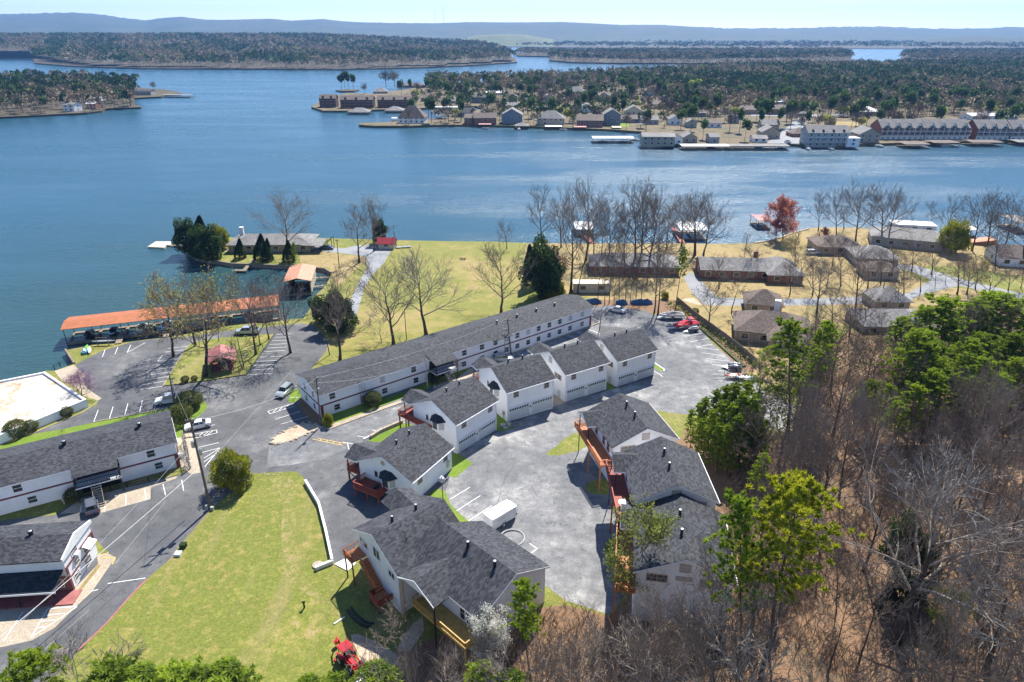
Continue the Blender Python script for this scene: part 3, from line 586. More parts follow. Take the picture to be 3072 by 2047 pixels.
def bay_window(t, y, z, w=2.9, d=1.0, side='L'):
    b = MB(); P = [(0, y-w/2), (-d, y-w/4), (-d, y+w/4), (0, y+w/2)]
    b.prism([(p[0], p[1], z) for p in P], [(p[0], p[1], z+1.9) for p in P]); o = b.build('bay_window', M['trim'], t)
    for i in range(3):
        a, c = Vector(P[i]), Vector(P[i+1]); d_ = (c-a).normalized(); n = Vector((-d_.y, d_.x)); n = n if n.x < 0 or abs(n.x) < .01 else -n; q = MB()
        A, C_ = a+d_*.16+n*.02, c-d_*.16+n*.02; q.prism([(A.x, A.y, z+.25), (C_.x, C_.y, z+.25), (C_.x-n.x*.05, C_.y-n.y*.05, z+.25), (A.x-n.x*.05, A.y-n.y*.05, z+.25)], [(A.x, A.y, z+1.65), (C_.x, C_.y, z+1.65), (C_.x-n.x*.05, C_.y-n.y*.05, z+1.65), (A.x-n.x*.05, A.y-n.y*.05, z+1.65)]); q.build('pane', M['blind' if i != 1 else 'glass'], o)
    r = MB(); Q = [(0, y-w/2-.35), (-d-.3, y-w/4-.2), (-d-.3, y+w/4+.2), (0, y+w/2+.35)]; zt = z+1.9
    r.poly([(*Q[0], zt), (*Q[1], zt), (0, y-w/4, zt+.8)]); r.poly([(*Q[1], zt), (*Q[2], zt), (0, y+w/4, zt+.8), (0, y-w/4, zt+.8)]); r.poly([(*Q[2], zt), (*Q[3], zt), (0, y+w/4, zt+.8)]); r.prism([(*p, zt-.1) for p in Q], [(*p, zt-.005) for p in Q]); r.build('bay_roof', M['shingleD'], o)
A = [('white garage house farthest right in the front row, by the open parking lot', 22.08, 125.09, 32.0, -.7), ('white garage house second from the right in the row, next to the tan paved gap', 10.7, 118.38, 31.5, -.29),
     ('white garage house in the middle of the row, with a dark bay-window roof', -.93, 110.0, 31.6, .35), ('white garage house with a dark red rear deck, left of the utility-box lawn', -9.71, 98.92, 50.5, .22)]
for i, (lb, X, Y, an, z) in enumerate(A):
    t, ro, x0, pw, e, ye, zr = townhouse(lb, X, Y, an, z)
    W, D, h = 10.67, 10.75, 6.64
    if i < 2:
        window(t, 'L', D*.5, h+.35, .9, 1.1, W, D, gm='blind', bars=False, name='gable_vent'); window(t, 'L', 2.6, h-2.2, 2.2, 1.0, W, D, gm='glass', two=True)
        b = MB(); b.box(-.1, 0, 1.6, 2.5, 0, 2.05); b.box(-.14, -.1, 1.7, 1.8, .95, 1.05); b.build('door', M['door'], t)
    else:
        bay_window(t, 4.2, h-2.6); b = MB(); b.box(-.08, 0, 6.6, 7.5, h-2.9, h-.75); o = b.build('door', M['trim'], t); g_ = MB(); g_.box(-.1, -.06, 6.75, 7.35, h-2.0, h-.95); g_.build('pane', M['glass'], o)
        m_ = MB(); m_.box(-.3, 0, .9, 1.3, 1.1, 1.9); m_.cyl(-.15, 1.1, 0, 1.1, .06); m_.build('electric_meter', M['steel'], t)
    b = MB(); b.box(x0+.35, x0+.5, ye-.45, ye-.3, zb if False else -.5, e); b.build('porch_post', M['maroon'], t)
    b = MB(); b.box(x0+pw-.5, x0+pw-.35, ye-.45, ye-.3, -.5, e); b.build('porch_post', M['maroon'], t)
    zf = h-2.75
    if i == 3: deck(t, -1.3, 4.6, D, D+2.9, zf, 'deckred', [(-1.1, D+2.7), (4.4, D+2.7), (-1.1, D+.3)], [(-1.25, 5.2), (-1.25, D+2.85), (4.55, D+2.85), (4.55, D)], -.5); b = MB(); b.box(-1.3, 0, 5.2, D, zf-.28, zf); b.build('deck_walk', M['deckred'], t)
    else: deck(t, -.2, 4.6, D, D+2.6, 3.4, 'deckred', [(0, D+2.4), (4.4, D+2.4)], [(-.15, D), (-.15, D+2.55), (4.55, D+2.55), (4.55, D)], -.5)
# one-storey-over-drive house with two red decks
W, D, h = 10.67, 10.75, 3.706
t, ro, x0, pw, e, ye, zr = townhouse('white house with two red decks on posts over the dark driveway', -15.56, 85.15, 60.0, 1.36, h=h, garage=False, zb=-1.6)
b = MB(); b.cyl(-.02, 0, 0, .06, .42, n=14); rv = b.build('gable_vent', M['tantrim'], t); rv.rotation_euler = (0, R(-90), 0); rv.location = (-.0, D*.52, h+1.25)
bay_window(t, 4.6, h-2.6); b = MB(); b.box(-.08, 0, 6.7, 7.6, h-2.75, h-.6); o = b.build('door', M['trim'], t); g_ = MB(); g_.box(-.1, -.06, 6.85, 7.45, h-1.9, h-.8); g_.build('pane', M['glass'], o)
b = MB(); b.box(W-1.5, W-.9, -.25, 0, .5, 1.6); b.build('electric_meter', M['steel'], t)
zf = h-2.85
deck(t, -3.0, 0, 4.4, 9.6, zf, 'deckred', [(-2.8, 9.3), (-2.8, 6.9), (-2.8, 4.6)], [(-.1, 9.55), (-2.95, 9.55), (-2.95, 4.45), (-.1, 4.45)], -1.6, True)
deck(t, -.2, 3.5, D, ye-.1, zf+.3, 'deckred', [(-.05, ye-.3), (3.3, ye-.3)], [(-.15, D), (-.15, ye-.15), (3.45, ye-.15), (3.45, D)], -1.6, True)
b = MB(); b.box(-.1, .08, ye-.4, ye-.22, -1.6, e); b.build('porch_post', M['maroon'], t)
b = MB(); b.rod((0, D, -.9), (-.05, ye-.3, zf-.1), .09); b.build('brace', M['deckred'], t)
g_ = MB(); g_.box(-1.7, -.9, 6.0, 6.5, zf+.01, zf+.35); g_.build('grill', M['black'], t)
# three houses in echelon above the court
RH = [('white deck house nearest the front row, with a long orange-red deck facing the court', 26.27, 90.95, 103.6, 2.47, 11.11, 10.58, 'decknew'), ('middle white deck house, with a round white table on its red deck', 27.15, 72.19, 89.7, 4.71, 11.11, 10.58, 'deckred'), ('white deck house lowest in the echelon, behind the pale-green budding tree', 25.66, 58.99, 80.4, 3.51, 11.8, 11.0, 'decknew')]
for i, (lb, X, Y, an, z, W, D, dm) in enumerate(RH):
    h, rise = 6.64, 2.58; gz = -z+.4
    t, ro, x0, pw, e, ye, zr = townhouse(lb, X, Y, an, z, W, D, h, rise, zb=gz-1.5, garage=False, porch='R', group='white deck houses above the court', pdepth=2.1, fwin=True)
    window(t, 'L', D/2, h+.55, 1.1, 1.0, W, D, gm='blind', name='gable_vent'); window(t, 'L', 2.4, h-1.35, 2.3, 1.0, W, D, gm='blind', two=True); window(t, 'L', D-2.4, h-1.35, 2.3, 1.0, W, D, gm='glass', two=True)
    if i == 2: window(t, 'L', D/2, h-.75, 1.7, .4, W, D, gm='blind', two=True, bars=False)
    for xx in (2.2, 4.2, 7.5): window(t, 'B', xx, h-2.2, .9, 1.4, W, D, gm='glass')
    zf = h-2.75; y1 = D+2.5
    deck(t, -.8, W+.6, D, y1, zf, dm, [(x, D+2.3) for x in (-.6, 4.6)], [(-.75, D), (-.75, y1-.05), (W+.55, y1-.05), (W+.55, D)], gz-1.2)
    for xx in (W+.1, W-4.3): b = MB(); b.box(xx-.06, xx+.06, ye-.45, ye-.33, gz-1.2 if xx > W else zf, e); b.build('porch_post', M['black'], t)
    if i == 1:
        b = MB(); b.cyl(2.2, D+1.3, zf, zf+.7, .08); b.cyl(2.2, D+1.3, zf+.7, zf+.76, .65, n=18); c = b.build('table', M['trim']); c.parent = None
        c.matrix_world = Matrix.Translation((X, Y, z)) @ Matrix.Rotation(R(an), 4, 'Z'); tag(c, 'round white table on the red deck of the middle deck house', 'table')
        c.name = 'patio_table'
# the near L-shaped house
t = thing('corner_house', 'big L-shaped white house in the foreground with an orange stair and a yellow lumber deck', 'house', (-3.64, 56.52, 0), R(45.68))
w2, hE, s2 = 11.22, 7.22, .48; r2 = w2/2*s2
b = MB(); prof = lambda y: [(0,y,-3.5),(w2,y,-3.5),(w2,y,hE),(w2/2,y,hE+r2),(0,y,hE)]; b.prism(prof(0), prof(11.7)); b.build('wall', M['white'], t)
r = MB(); L2 = 12.0
slope(r, (-.45, 14.0, 7), (-.45, -.35, 7), (w2/2, -.35, hE+r2), (w2/2, 14.0, hE+r2)); slope(r, (w2+.45, -.35, 7), (w2+.45, L2, 7), (w2/2, L2+.6, hE+r2), (w2/2, -.35, hE+r2))
# wing one, rotated -5.1 deg relative, in its own frame
M1 = Matrix.Translation((-3.64, 56.52, 0)) @ Matrix.Rotation(R(45.68), 4, 'Z'); MW = M1.inverted() @ Matrix.Translation((-14.2, 63.47, 0)) @ Matrix.Rotation(R(40.54), 4, 'Z')
def tm(p): return tuple(MW @ Vector(p))
b = MB(); prof = [(0,0,-3),(0,10.51,-3),(0,10.51,hE),(0,5.255,hE+2.52),(0,0,hE)]; b.prism([tm(p) for p in prof], [tm((10.52, p[1], p[2])) for p in prof]); b.build('wall', M['white'], t)
slope(r, *[tm(p) for p in ((-.35,-.45,7),(10.8,-.45,7),(10.87,5.255,hE+2.52),(-.35,5.255,hE+2.52))]); slope(r, *[tm(p) for p in ((10.87,10.96,7),(-.35,10.96,7),(-.35,5.255,hE+2.52),(10.87,5.255,hE+2.52))])
# rear cross gable of wing one and the porch gable over the yellow deck
slope(r, *[tm(p) for p in ((5.6,13.6,7.),(5.6,10.9,7.),(8.1,8.4,8.2),(8.1,13.6,8.2))]); slope(r, *[tm(p) for p in ((10.6,10.9,7.),(10.6,13.6,7.),(8.1,13.6,8.2),(8.1,8.4,8.2))])
px0, px1 = -2.6, 3.2
slope(r, (px0, 9.6, 6.9), (px0, 5.0, 6.9), (1.2, 5.0, 8.1), (1.2, 9.6, 8.1)) if False else None
ya, yb = 4.94, 12.0; yc = (ya+yb)/2
slope(r, (-2.8, ya, 6.9), (-.3, ya, 6.9), (3.0, yc, 8.62), (-2.8, yc, 8.62)); slope(r, (-.3, yb, 6.9), (-2.8, yb, 6.9), (-2.8, yc, 8.62), (3.0, yc, 8.62))
ro = r.build('roof', M['shingle'], t)
vents(ro, [(w2/2-.7, 2.6, hE+r2-.3), (w2/2-.7, 7.4, hE+r2-.3), tm((3.2, 6.2, hE+2.2)), tm((6.9, 6.2, hE+2.2))], .2, .8)
pipe_vents(ro, [(w2*.28, 2.0, hE+1.5), tm((3.2, 2.8, hE+1.5)), tm((5.6, 2.2, hE+1.2))])
fascia(t, [((-.46,-.36,7),(w2/2,-.36,hE+r2)), ((w2+.46,-.36,7),(w2/2,-.36,hE+r2)), ((-.46,-.36,7),(-.46,5,7)), (tm((-.36,-.46,7)), tm((-.36,5.255,hE+2.52))), (tm((-.36,10.97,7)), tm((-.36,5.255,hE+2.52))), ((-2.82,ya,6.95),(-2.82,yc,8.65)), ((-2.82,yb,6.95),(-2.82,yc,8.65))])
b = MB(); b.prism([(-2.5,ya+.3,6.95),(-2.5,yb-.3,6.95),(-2.5,yc,8.5)], [(-2.4,ya+.3,6.95),(-2.4,yb-.3,6.95),(-2.4,yc,8.5)]); b.build('porch_gable', M['white'], t)
def wl(u, z, w, h, parent):   # window on wing one's left gable wall
    f = MB()
    for a0,a1,z0,z1 in ((-w/2-.12,w/2+.12,z-.12,z),(-w/2-.12,w/2+.12,z+h,z+h+.12),(-w/2-.12,-w/2,z,z+h),(w/2,w/2+.12,z,z+h),(-.05,.05,z,z+h)):
        f.box(-.06,.02,u+a0,u+a1,z0,z1,MW)
    o = f.build('window', M['trim'], parent); g_ = MB(); g_.box(-.03,.02,u-w/2,u+w/2,z,z+h,MW); g_.build('pane', M['glass'], o)
wl(8.6, 5.6, 1.9, 1.0, t); wl(5.2, 5.9, 1.5, 1.5, t); wl(1.6, 5.2, 1.3, .9, t)
for y in (2.0, 3.1): window(t, 'L', y, 4.55, .75, 1.9, w2, 14, fm='trim', gm='glassD')
# yellow lumber deck along wing two
deck(t, -2.6, 0, -.2, 9.6, 4.2, 'deckyel', [(-2.45, -.0)], [(-.1, -.15), (-2.55, -.15), (-2.55, 9.55), (-.1, 9.55)], -3)
for yy in (ya+.15, 11.2): b = MB(); b.box(-2.75, -2.6, yy-.08, yy+.08, -3, 6.9); b.build('porch_post', M['black'] if yy < 6 else M['deckyel'], t)
b = MB(); b.rod((-2.5, 4.7, 1.2), (-.0, 4.9, 3.9), .08); b.rod((-2.5, .1, 1.2), (0, .1, 3.9), .08); b.build('brace', M['deckyel'], t)
# orange stair on wing one's left wall
s_ = MB(); q = lambda *a: s_.box(*a, MW)
q(-2.3, -.05, 8.2, 10.4, 4.1, 4.3)
for k in range(11): q(-1.3, -.1, 8.0-k*.36-.38, 8.0-k*.36, 3.78-k*.24, 4.06-k*.24)
q(-2.2, 0, 1.9, 4.1, 1.25, 1.4)
so_ = s_.build('stair', M['decknew'], t)
s_ = MB()
for a, c in (((-1.18,8.1,4.6),(-1.18,4.0,1.95)), ((-1.18,8.1,5.1),(-1.18,4.0,2.4)), ((-.12,8.1,3.9),(-.12,4.0,1.3)), ((-1.18,8.1,3.9),(-1.18,4.0,1.3))): s_.rod(tm(a), tm(c), .07, 4)
for k in range(12): s_.rod(tm((-2.25, 8.2+k*.2, 4.3)), tm((-2.25, 8.2+k*.2, 5.25)), .03, 4)
for k in range(11): s_.rod(tm((-2.25+k*.21, 10.35, 4.3)), tm((-2.25+k*.21, 10.35, 5.25)), .03, 4)
for a, c in (((-2.25,8.2,5.28),(-2.25,10.35,5.28)), ((-2.25,10.35,5.28),(0,10.35,5.28)), ((-2.25,8.2,5.28),(-1.2,8.2,5.28))): s_.rod(tm(a), tm(c), .06, 4)
s_.build('railing', M['decknew'], so_)
s_ = MB(); s_.box(-2.2, -2.1, 1.9, 4.1, 1.4, 2.35, MW); s_.box(-2.2, 0, 1.85, 1.95, 1.4, 2.35, MW); s_.box(-2.2, -1.3, 4.05, 4.15, 1.4, 2.35, MW); s_.build('railing', M['deckred'], so_)
for x, y in ((-2.15,10.25),(-2.15,8.3)): s_ = MB(); s_.box(x-.08, x+.08, y-.08, y+.08, -1, 5.3, MW); s_.build('post', M['deckred'], so_)
for x, y in ((-2.1,2.0),(-2.1,4.0)): s_ = MB(); s_.box(x-.08, x+.08, y-.08, y+.08, -1, 1.3, MW); s_.build('post', M['deckred'], so_)
# ---------------------------------------------------------------- long motels
def motel(name, label, X, Y, ang, W, D, h, rise, win, winlo, porches, stairs=None, sign=False, zb=-.4):
    t = thing(name, label, 'motel building', (X, Y, 0), R(ang), 'long white motel buildings'); s = rise/(D/2)
    b = MB(); gable_walls(b, W, D, h, rise, zb); b.build('wall', M['stucco'], t)
    r = MB(); gable_roof(r, W, D, h, rise, .6, .45)
    for x0, x1, dp in porches:
        z1 = h-.6*s; slope(r, (x0, -.6-dp, z1-dp*s*.75), (x1, -.6-dp, z1-dp*s*.75), (x1, 1.2, h+1.2*s+.17), (x0, 1.2, h+1.2*s+.17), .12)
    ro = r.build('roof', M['shingle'], t)
    b = MB(); b.box(0, W, -.07, 0, h*.5-.12, h*.5+.16); b.box(-.07, 0, 0, D, h*.5-.12, h*.5+.16); b.box(W, W+.07, 0, D, h*.5-.12, h*.5+.16); b.build('band', M['maroon'], t)
    b = MB(); b.box(-.05, .5, -.09, 0, zb, h*.5-.14); b.box(W-.5, W+.09, -.09, 0, zb, h*.5-.14); b.build('corner_trim', M['maroon'], t)
    eo = h-.6*s; fascia(t, [((-.46,-.61,eo),(W+.46,-.61,eo)), ((-.47,-.61,eo),(-.47,D/2,h+rise)), ((-.47,D+.61,eo),(-.47,D/2,h+rise)), ((W+.47,-.61,eo),(W+.47,D/2,h+rise))])
    for x in win: window(t, 'F', x, h*.5+.75, 1.15, 1.25, W, D, fm='trim', gm='glassD' if int(x*3) % 4 else 'blind')
    for x in winlo: window(t, 'F', x, .75, 1.15, 1.15, W, D, fm='trim', gm='glass' if int(x*3) % 3 else 'glassD')
    for x0, x1, dp in porches:
        if dp < 1: continue
        b = MB(); b.box(x0+.2, x1-.2, -.04, -.005, .0, h-.3); b.build('recess_shade_panel', M['glassD'], t)  # flat dark panel on the wall, its colour standing in for porch shade
        b = MB(); b.box(x0, x1, -.5-dp, -.08, h*.5-.15, h*.5+.05); bo = b.build('balcony', M['trim'], t)
        railing(bo, [(x0+.05, -.1), (x0+.05, -.45-dp), (x1-.05, -.45-dp), (x1-.05, -.1)], h*.5+.05, 'black', .3, 1.0)
        for x in (x0+.1, x1-.1): b = MB(); b.box(x-.07, x+.07, -.5-dp, -.36-dp, zb, h-.9); b.build('post', M['black'], t)
        b = MB(); n = 10
        for k in range(n): b.box(x0+(x1-x0)*.35, x0+(x1-x0)*.35+1.3, -.6-dp-k*.3-.3, -.6-dp-k*.3, h*.5-.15-(k+1)*h*.5/n, h*.5-.1-(k+1)*h*.5/n+.03)
        b.rod((x0+(x1-x0)*.35, -.6-dp, h*.5+.8), (x0+(x1-x0)*.35, -.6-dp-3, .9), .04, 4); b.rod((x0+(x1-x0)*.35+1.3, -.6-dp, h*.5+.8), (x0+(x1-x0)*.35+1.3, -.6-dp-3, .9), .04, 4); b.build('stair', M['concrete'], t)
    return t, ro
WB_, DB_ = 72.76, 10.27
t, ro = motel('motel_building', 'longest white motel building with a dark roof, running from the road to the right lot', -36.93, 111.97, 38.4, WB_, DB_, 5.28, 1.31,
   [2.6, 13.5, 20.8, 30.0, 33.7, 38.5, 42.3, 45.5, 48.7, 52.0, 55.2, 58.6, 62.0, 65.5, 69.6], [3.3, 13.8, 21.2, 33.5, 38.5, 42.3, 45.5, 48.7, 52.0, 55.2, 58.6, 62.0, 65.5, 69.6], [(24.5, 30.0, 2.4), (41.0, 46.5, .6)])
for y in (3.0, 7.0): window(t, 'L', y, 3.4, .9, 1.2, WB_, DB_, fm='trim', gm='glass'); window(t, 'L', y, .75, .9, 1.2, WB_, DB_, fm='trim', gm='glass')
vents(ro, [(x, DB_/2-.9, 5.28+1.0) for x in (46, 52, 58, 64)], .22, .7); vents(ro, [(8.5, DB_/2-.2, 6.3)], .1, .2); pipe_vents(ro, [(x, DB_/2+1.2, 6.2) for x in (44, 50, 56, 61)] + [(28, -1.0, 4.9), (10.8, .8, 5.4)])
b = MB()
for x in (8.4, 8.9, 9.5): b.cyl(x, -.12, 0, 6.8 if x == 8.4 else 4.6, .05)
b.box(8.3, 9.6, -.25, -.02, .6, 1.9); b.build('electric_meters', M['steel'], t)
# left motel
t, ro = motel('motel_building', 'white motel building at the left edge with a balcony stair and two roof vents', -88.0, 78.0, 30.3, 35.6, 11.2, 5.2, 1.45, [4, 13.2, 31.8, 26.5], [14.5, 32.5], [(20.6, 27.0, 2.2)])
vents(ro, [(20.0, 5.2, 6.4), (31.0, 5.2, 6.4)], .3, .9)
# red band and vine at the right end
# office building with the green-black awning at the lower left
t = thing('office_building', 'white and maroon office building with a dark awning at the lower left corner', 'building', (-77.0, 65.9, 0), R(5.5))
Wd, Dd, hd, rd = 18.2, 7.2, 5.5, .95
b = MB(); gable_walls(b, Wd, Dd, hd, rd); b.build('wall', M['stucco'], t)
r = MB(); gable_roof(r, Wd-.1, Dd, hd, rd, .4, .1); ro = r.build('roof', M['shingle'], t)
b = MB(); prof = [(Wd,-.3,hd-.3),(Wd,Dd+.4,hd-.3),(Wd,Dd+.4,hd+.15),(Wd,Dd/2,hd+rd+.3),(Wd,-.3,hd+.15)]; b.prism(prof, [(Wd+.22, p[1], p[2]) for p in prof]); b.build('parapet', M['trim'], t)
vents(ro, [(7.6, Dd/2+.4, hd+rd), (12.6, Dd/2+.4, hd+rd)], .28, .6)
b = MB()
for z in (1.9, 3.7): b.box(Wd, Wd+.08, -.05, Dd+.05, z, z+.24)
b.box(Wd, Wd+.1, -.06, .35, 0, 3.7); b.box(Wd, Wd+.1, Dd-.3, Dd+.06, 1.9, 3.7); b.build('band', M['maroon'], t)
for y, z, w, h_ in ((2.6, 4.15, 1.3, .95), (2.5, 2.4, 1.1, 1.0), (5.2, 2.3, 1.5, 1.1), (1.7, .6, 1.2, 1.0), (4.6, .3, 1.5, 1.3)): window(t, 'R', y, z, w, h_, Wd, Dd, fm='trim', gm='glass')
b = MB(); slope(b, (Wd+1.1, 4.2, 3.2), (Wd+1.1, 6.2, 3.2), (Wd+.05, 6.2, 3.68), (Wd+.05, 4.2, 3.68), .06); b.build('awning', M['trim'], t, False); b = MB(); b.box(Wd+.05, Wd+.5, 2.2, 3.1, 3.95, 4.2); b.build('air_conditioner', M['trim'], t)
b = MB(); slope(b, (-20, -2.7, 2.45), (Wd-.3, -2.7, 2.45), (Wd-.3, -.05, 3.65), (-20, -.05, 3.65), .12); ao = b.build('awning', M['shingleD'], t)
b = MB(); b.box(-20, Wd-.3, -2.78, -2.7, 2.25, 2.52); b.build('awning_edge', M['trim'], ao)
window(t, 'F', 9.4, 4.0, 1.2, 1.1, Wd, Dd, fm='trim', gm='glassD')
b = MB(); b.box(0, Wd, -.05, 0, 0, 2.6); b.build('brick_front', M['brick'], t)
for x, w in ((3.5, 2.4), (8.2, 2.6), (13.5, 2.8), (16.3, 2)): window(t, 'F', x, .8, w, 1.2, Wd, Dd+.1, fm='trim', gm='blind', two=True)
b = MB(); b.box(-8, Wd+1.2, -2.6, -.05, .02, .16); b.build('porch_floor', M['redroof'], t)
for x in (1, 5, 9, 13, 17): b = MB(); b.box(x-.05, x+.05, -2.6, -2.5, .16, 2.4); b.build('post', M['black'], t)
# flat-roofed building at the lake
t = thing('flat_roofed_building', 'low building with a rust-stained white flat roof beside the boat ramp', 'building', (0,0,0))
P = [atz('r1', *p, 1.7) for p in ((352,172),(678,388),(-600,920),(-900,420))]; P = [P[0], P[1], P[2], P[3]]
b = MB(); b.prism([(x, y, -.5) for x, y in P[::-1]], [(x, y, 1.25) for x, y in P[::-1]]); b.build('wall', M['stucco'], t)
c = Vector((sum(p[0] for p in P)/4, sum(p[1] for p in P)/4)); Q_ = [tuple(Vector(p).lerp(c, .035)) for p in P]
b = MB(); b.poly([(x, y, 1.37) for x, y in P[::-1]]); b.build('roof', M['flatroof'], t)
b = MB()
for i in range(4):
    a, d_ = Vector(P[i]), Vector(P[(i+1)%4]); a2, d2 = Vector(Q_[i]), Vector(Q_[(i+1)%4]); b.prism([(*d_, 1.25), (*a, 1.25), (*a2, 1.25), (*d2, 1.25)], [(*d_, 1.75), (*a, 1.75), (*a2, 1.75), (*d2, 1.75)])
b.build('parapet', M['trim'], t)
p = at('r1', 370, 560); st = thing('steps', 'short flight of concrete steps with handrails against the flat-roofed building', 'steps', p, R(-57)); b = MB()
for k in range(5): b.box(-1.3, 1.3, -k*.35-.35, -k*.35+.0, -.1, 1.2-k*.24)
b.build('treads', M['concrete'], st); b = MB()
for x in (-1.3, 1.3): b.rod((x, .1, 2.3), (x, -1.8, 1.1), .04, 4); b.rod((x, -1.8, 0), (x, -1.8, 1.1), .04, 4); b.rod((x, 0, 1), (x, 0, 2.3), .04, 4)
b.build('handrail', M['steel'], st)
# ---------------------------------------------------------------- gazebo, docks, sheds
p = at('q4', 1340, 1265)
t = thing('picnic_pavilion', 'red-roofed picnic pavilion on the grass island between the striped bays', 'pavilion', p, R(20)); b = MB(); gable_roof(b, 5.2, 6.4, 2.6, 1.15, .5, .4, -2.6, -3.2, 'y', th=.1); b.build('roof', M['redroof'], t)
for x in (-2.2, 2.2):
    for y in (-2.9, 0, 2.9): b = MB(); b.box(x-.1, x+.1, y-.1, y+.1, 0, 2.65); b.build('post', M['maroon'], t)
b = MB(); b.box(-2.4, 2.4, -3.1, 3.1, .0, .1); b.box(-2.3, 2.3, 2.8, 3.0, .1, 1.4); b.box(-2.3, -2.15, -2.8, 2.9, .1, 1.0); b.build('floor', M['brick'], t)
p2 = MB(); p2.box(-.5, .5, -1.2, 1.2, .7, .78); p2.box(-1.1, -.8, -1.2, 1.2, .4, .46); p2.box(.8, 1.1, -1.2, 1.2, .4, .46); p2.box(-.9, .9, -1, -.9, .1, .7); p2.box(-.9, .9, .9, 1, .1, .7)
c = p2.build('picnic_table', M['wood'], None, at=p+Vector((0,0,.1))); c.rotation_euler[2] = R(20); tag(c, 'wooden picnic table in the shade under the red pavilion roof', 'table')
def hull(b, L, W, H, z=0, bow=.35, mat=0):
    n = 9; secs = []
    for i in range(n):
        t_ = i/(n-1); w = W/2*(1-max(0, (t_-(1-bow))/bow)**2*.97) ; x = -L/2+L*t_; zk = z+(.25*max(0,(t_-.6)/.4)**2)*H
        secs.append([(x, -w, z+H), (x, -w*.8, z+H*.35+.0), (x, 0, zk), (x, w*.8, z+H*.35), (x, w, z+H)])
    i0 = len(b.v); b.mi = mat
    for s in secs: b.v += s
    for i in range(n-1):
        for j in range(4): a = i0+i*5+j; b.f.append((a, a+5, a+6, a+1)); b.m.append(mat)
    b.f.append((i0, i0+1, i0+2, i0+3, i0+4)); b.m.append(mat)
    for i in range(n-1): a = i0+i*5; b.f.append((a, a+4, a+9, a+5)); b.m.append(mat)
def boat(label, X, Y, z, rz, L=6, W=2.2, col='pWhite', seat='tarp', cover=False, group=None, trailer=False, nm='boat', cat='boat'):
    t = thing(nm, label, cat, (X, Y, z), rz, group); zz = .55 if trailer else 0
    b = MB(); hull(b, L, W, .9, zz); b.build('hull', M[col], t)
    b = MB()
    if cover: b.prism([(-L*.48,-W*.46,zz+.92),(L*.2,-W*.46,zz+.92),(L*.46,0,zz+.95),(L*.2,W*.46,zz+.92),(-L*.48,W*.46,zz+.92)], [(-L*.4,-W*.18,zz+1.25),(0,-W*.15,zz+1.6),(L*.25,0,zz+1.15),(0,W*.15,zz+1.6),(-L*.4,W*.18,zz+1.25)]); b.build('cover', M[seat], t)
    else:
        b.box(-L*.42, L*.02, -W*.36, W*.36, zz+.905, zz+.95); b.build('cockpit', M['black'], t); b = MB(); b.box(-L*.38, -L*.25, -W*.3, W*.3, zz+.95, zz+1.25); b.box(-L*.1, 0, -W*.3, -W*.05, zz+.95, zz+1.35); b.box(-L*.1, 0, W*.05, W*.3, zz+.95, zz+1.35); b.build('seat', M[seat], t)
        b = MB(); slope(b, (.02*L+.1, -W*.38, zz+.95), (.02*L+.1, W*.38, zz+.95), (-.0*L-.1, W*.33, zz+1.45), (-.0*L-.1, -W*.33, zz+1.45), .03); b.build('windshield', M['glassD'], t)
    if trailer:
        b = MB(); b.box(-L*.45, L*.3, -W*.4, -W*.34, .4, .5); b.box(-L*.45, L*.3, W*.34, W*.4, .4, .5)
        for x in (-L*.4, 0, L*.28): b.box(x, x+.08, -W*.4, W*.4, .42, .5)
        b.prism([(L*.3,-W*.4,.42),(L*.68,-.04,.42),(L*.68,.04,.42),(L*.3,W*.4,.42)], [(L*.3,-W*.4,.5),(L*.68,-.04,.5),(L*.68,.04,.5),(L*.3,W*.4,.5)]); o = b.build('trailer_frame', M['steel'], t)
        for y in (-W*.45, W*.45): w_ = MB(); w_.chain([(-L*.1, y-.1, .32), (-L*.1, y+.1, .32)], [.32, .32], 14); w_.build('wheel', M['rubber'], t)
    return t
def dock(label, X, Y, ang, W, D, roofm, zr=3.2, flat=.35, group='covered boat docks', boats=2, far=False, hip=False, nm='covered_dock'):
    z = WATER; t = thing(nm, label, 'boat dock', (X, Y, z), R(ang), group)
    b = MB(); (hip_roof(b, W, D, zr, D*.22, .5) if hip else gable_roof(b, W, D, zr, flat, .4, .3, th=.12)); b.build('roof', M[roofm], t)
    b = MB(); b.box(0, W, 0, 1.0, .05, .45); n = max(2, int(W/6))
    b.box(0, W, D-1.0, D, .15, .4)
    for k in range(n+1): x = W*k/n; b.box(max(0,x-.35), min(W,x+.35), 1.0, D-1.0, .15, .4)
    b.build('walkway', M['wood'], t)
    for k in range(n+1):
        for y in (.15, D-.15): x = min(W-.1, max(.1, W*k/n)); q = MB(); q.box(x-.07, x+.07, y-.07, y+.07, -1.5, zr+ (0 if not hip else .2)); q.build('post', M['black'], t)
    return t
def dock_px(label, k, xl, xr, yb, yt, depth, roofm, ang=0, **kw):
    X0, Y0 = atz(k, xl, yb, WATER); X1, _ = atz(k, xr, yb, WATER); h = height_at(X0, Y0, WATER, FX(k, xl, yt)[1])
    s = math.hypot(X1-X0, 0)/math.cos(R(ang)); return dock(label, X0, Y0, ang, abs(s), depth, roofm, max(2.6, h*.9), **kw)
t = dock('long covered boat dock with a rusty orange metal roof in the cove', -108.3, 147.6, 18.6, 49.5, 7.6, 'rust', 4.3, .55)
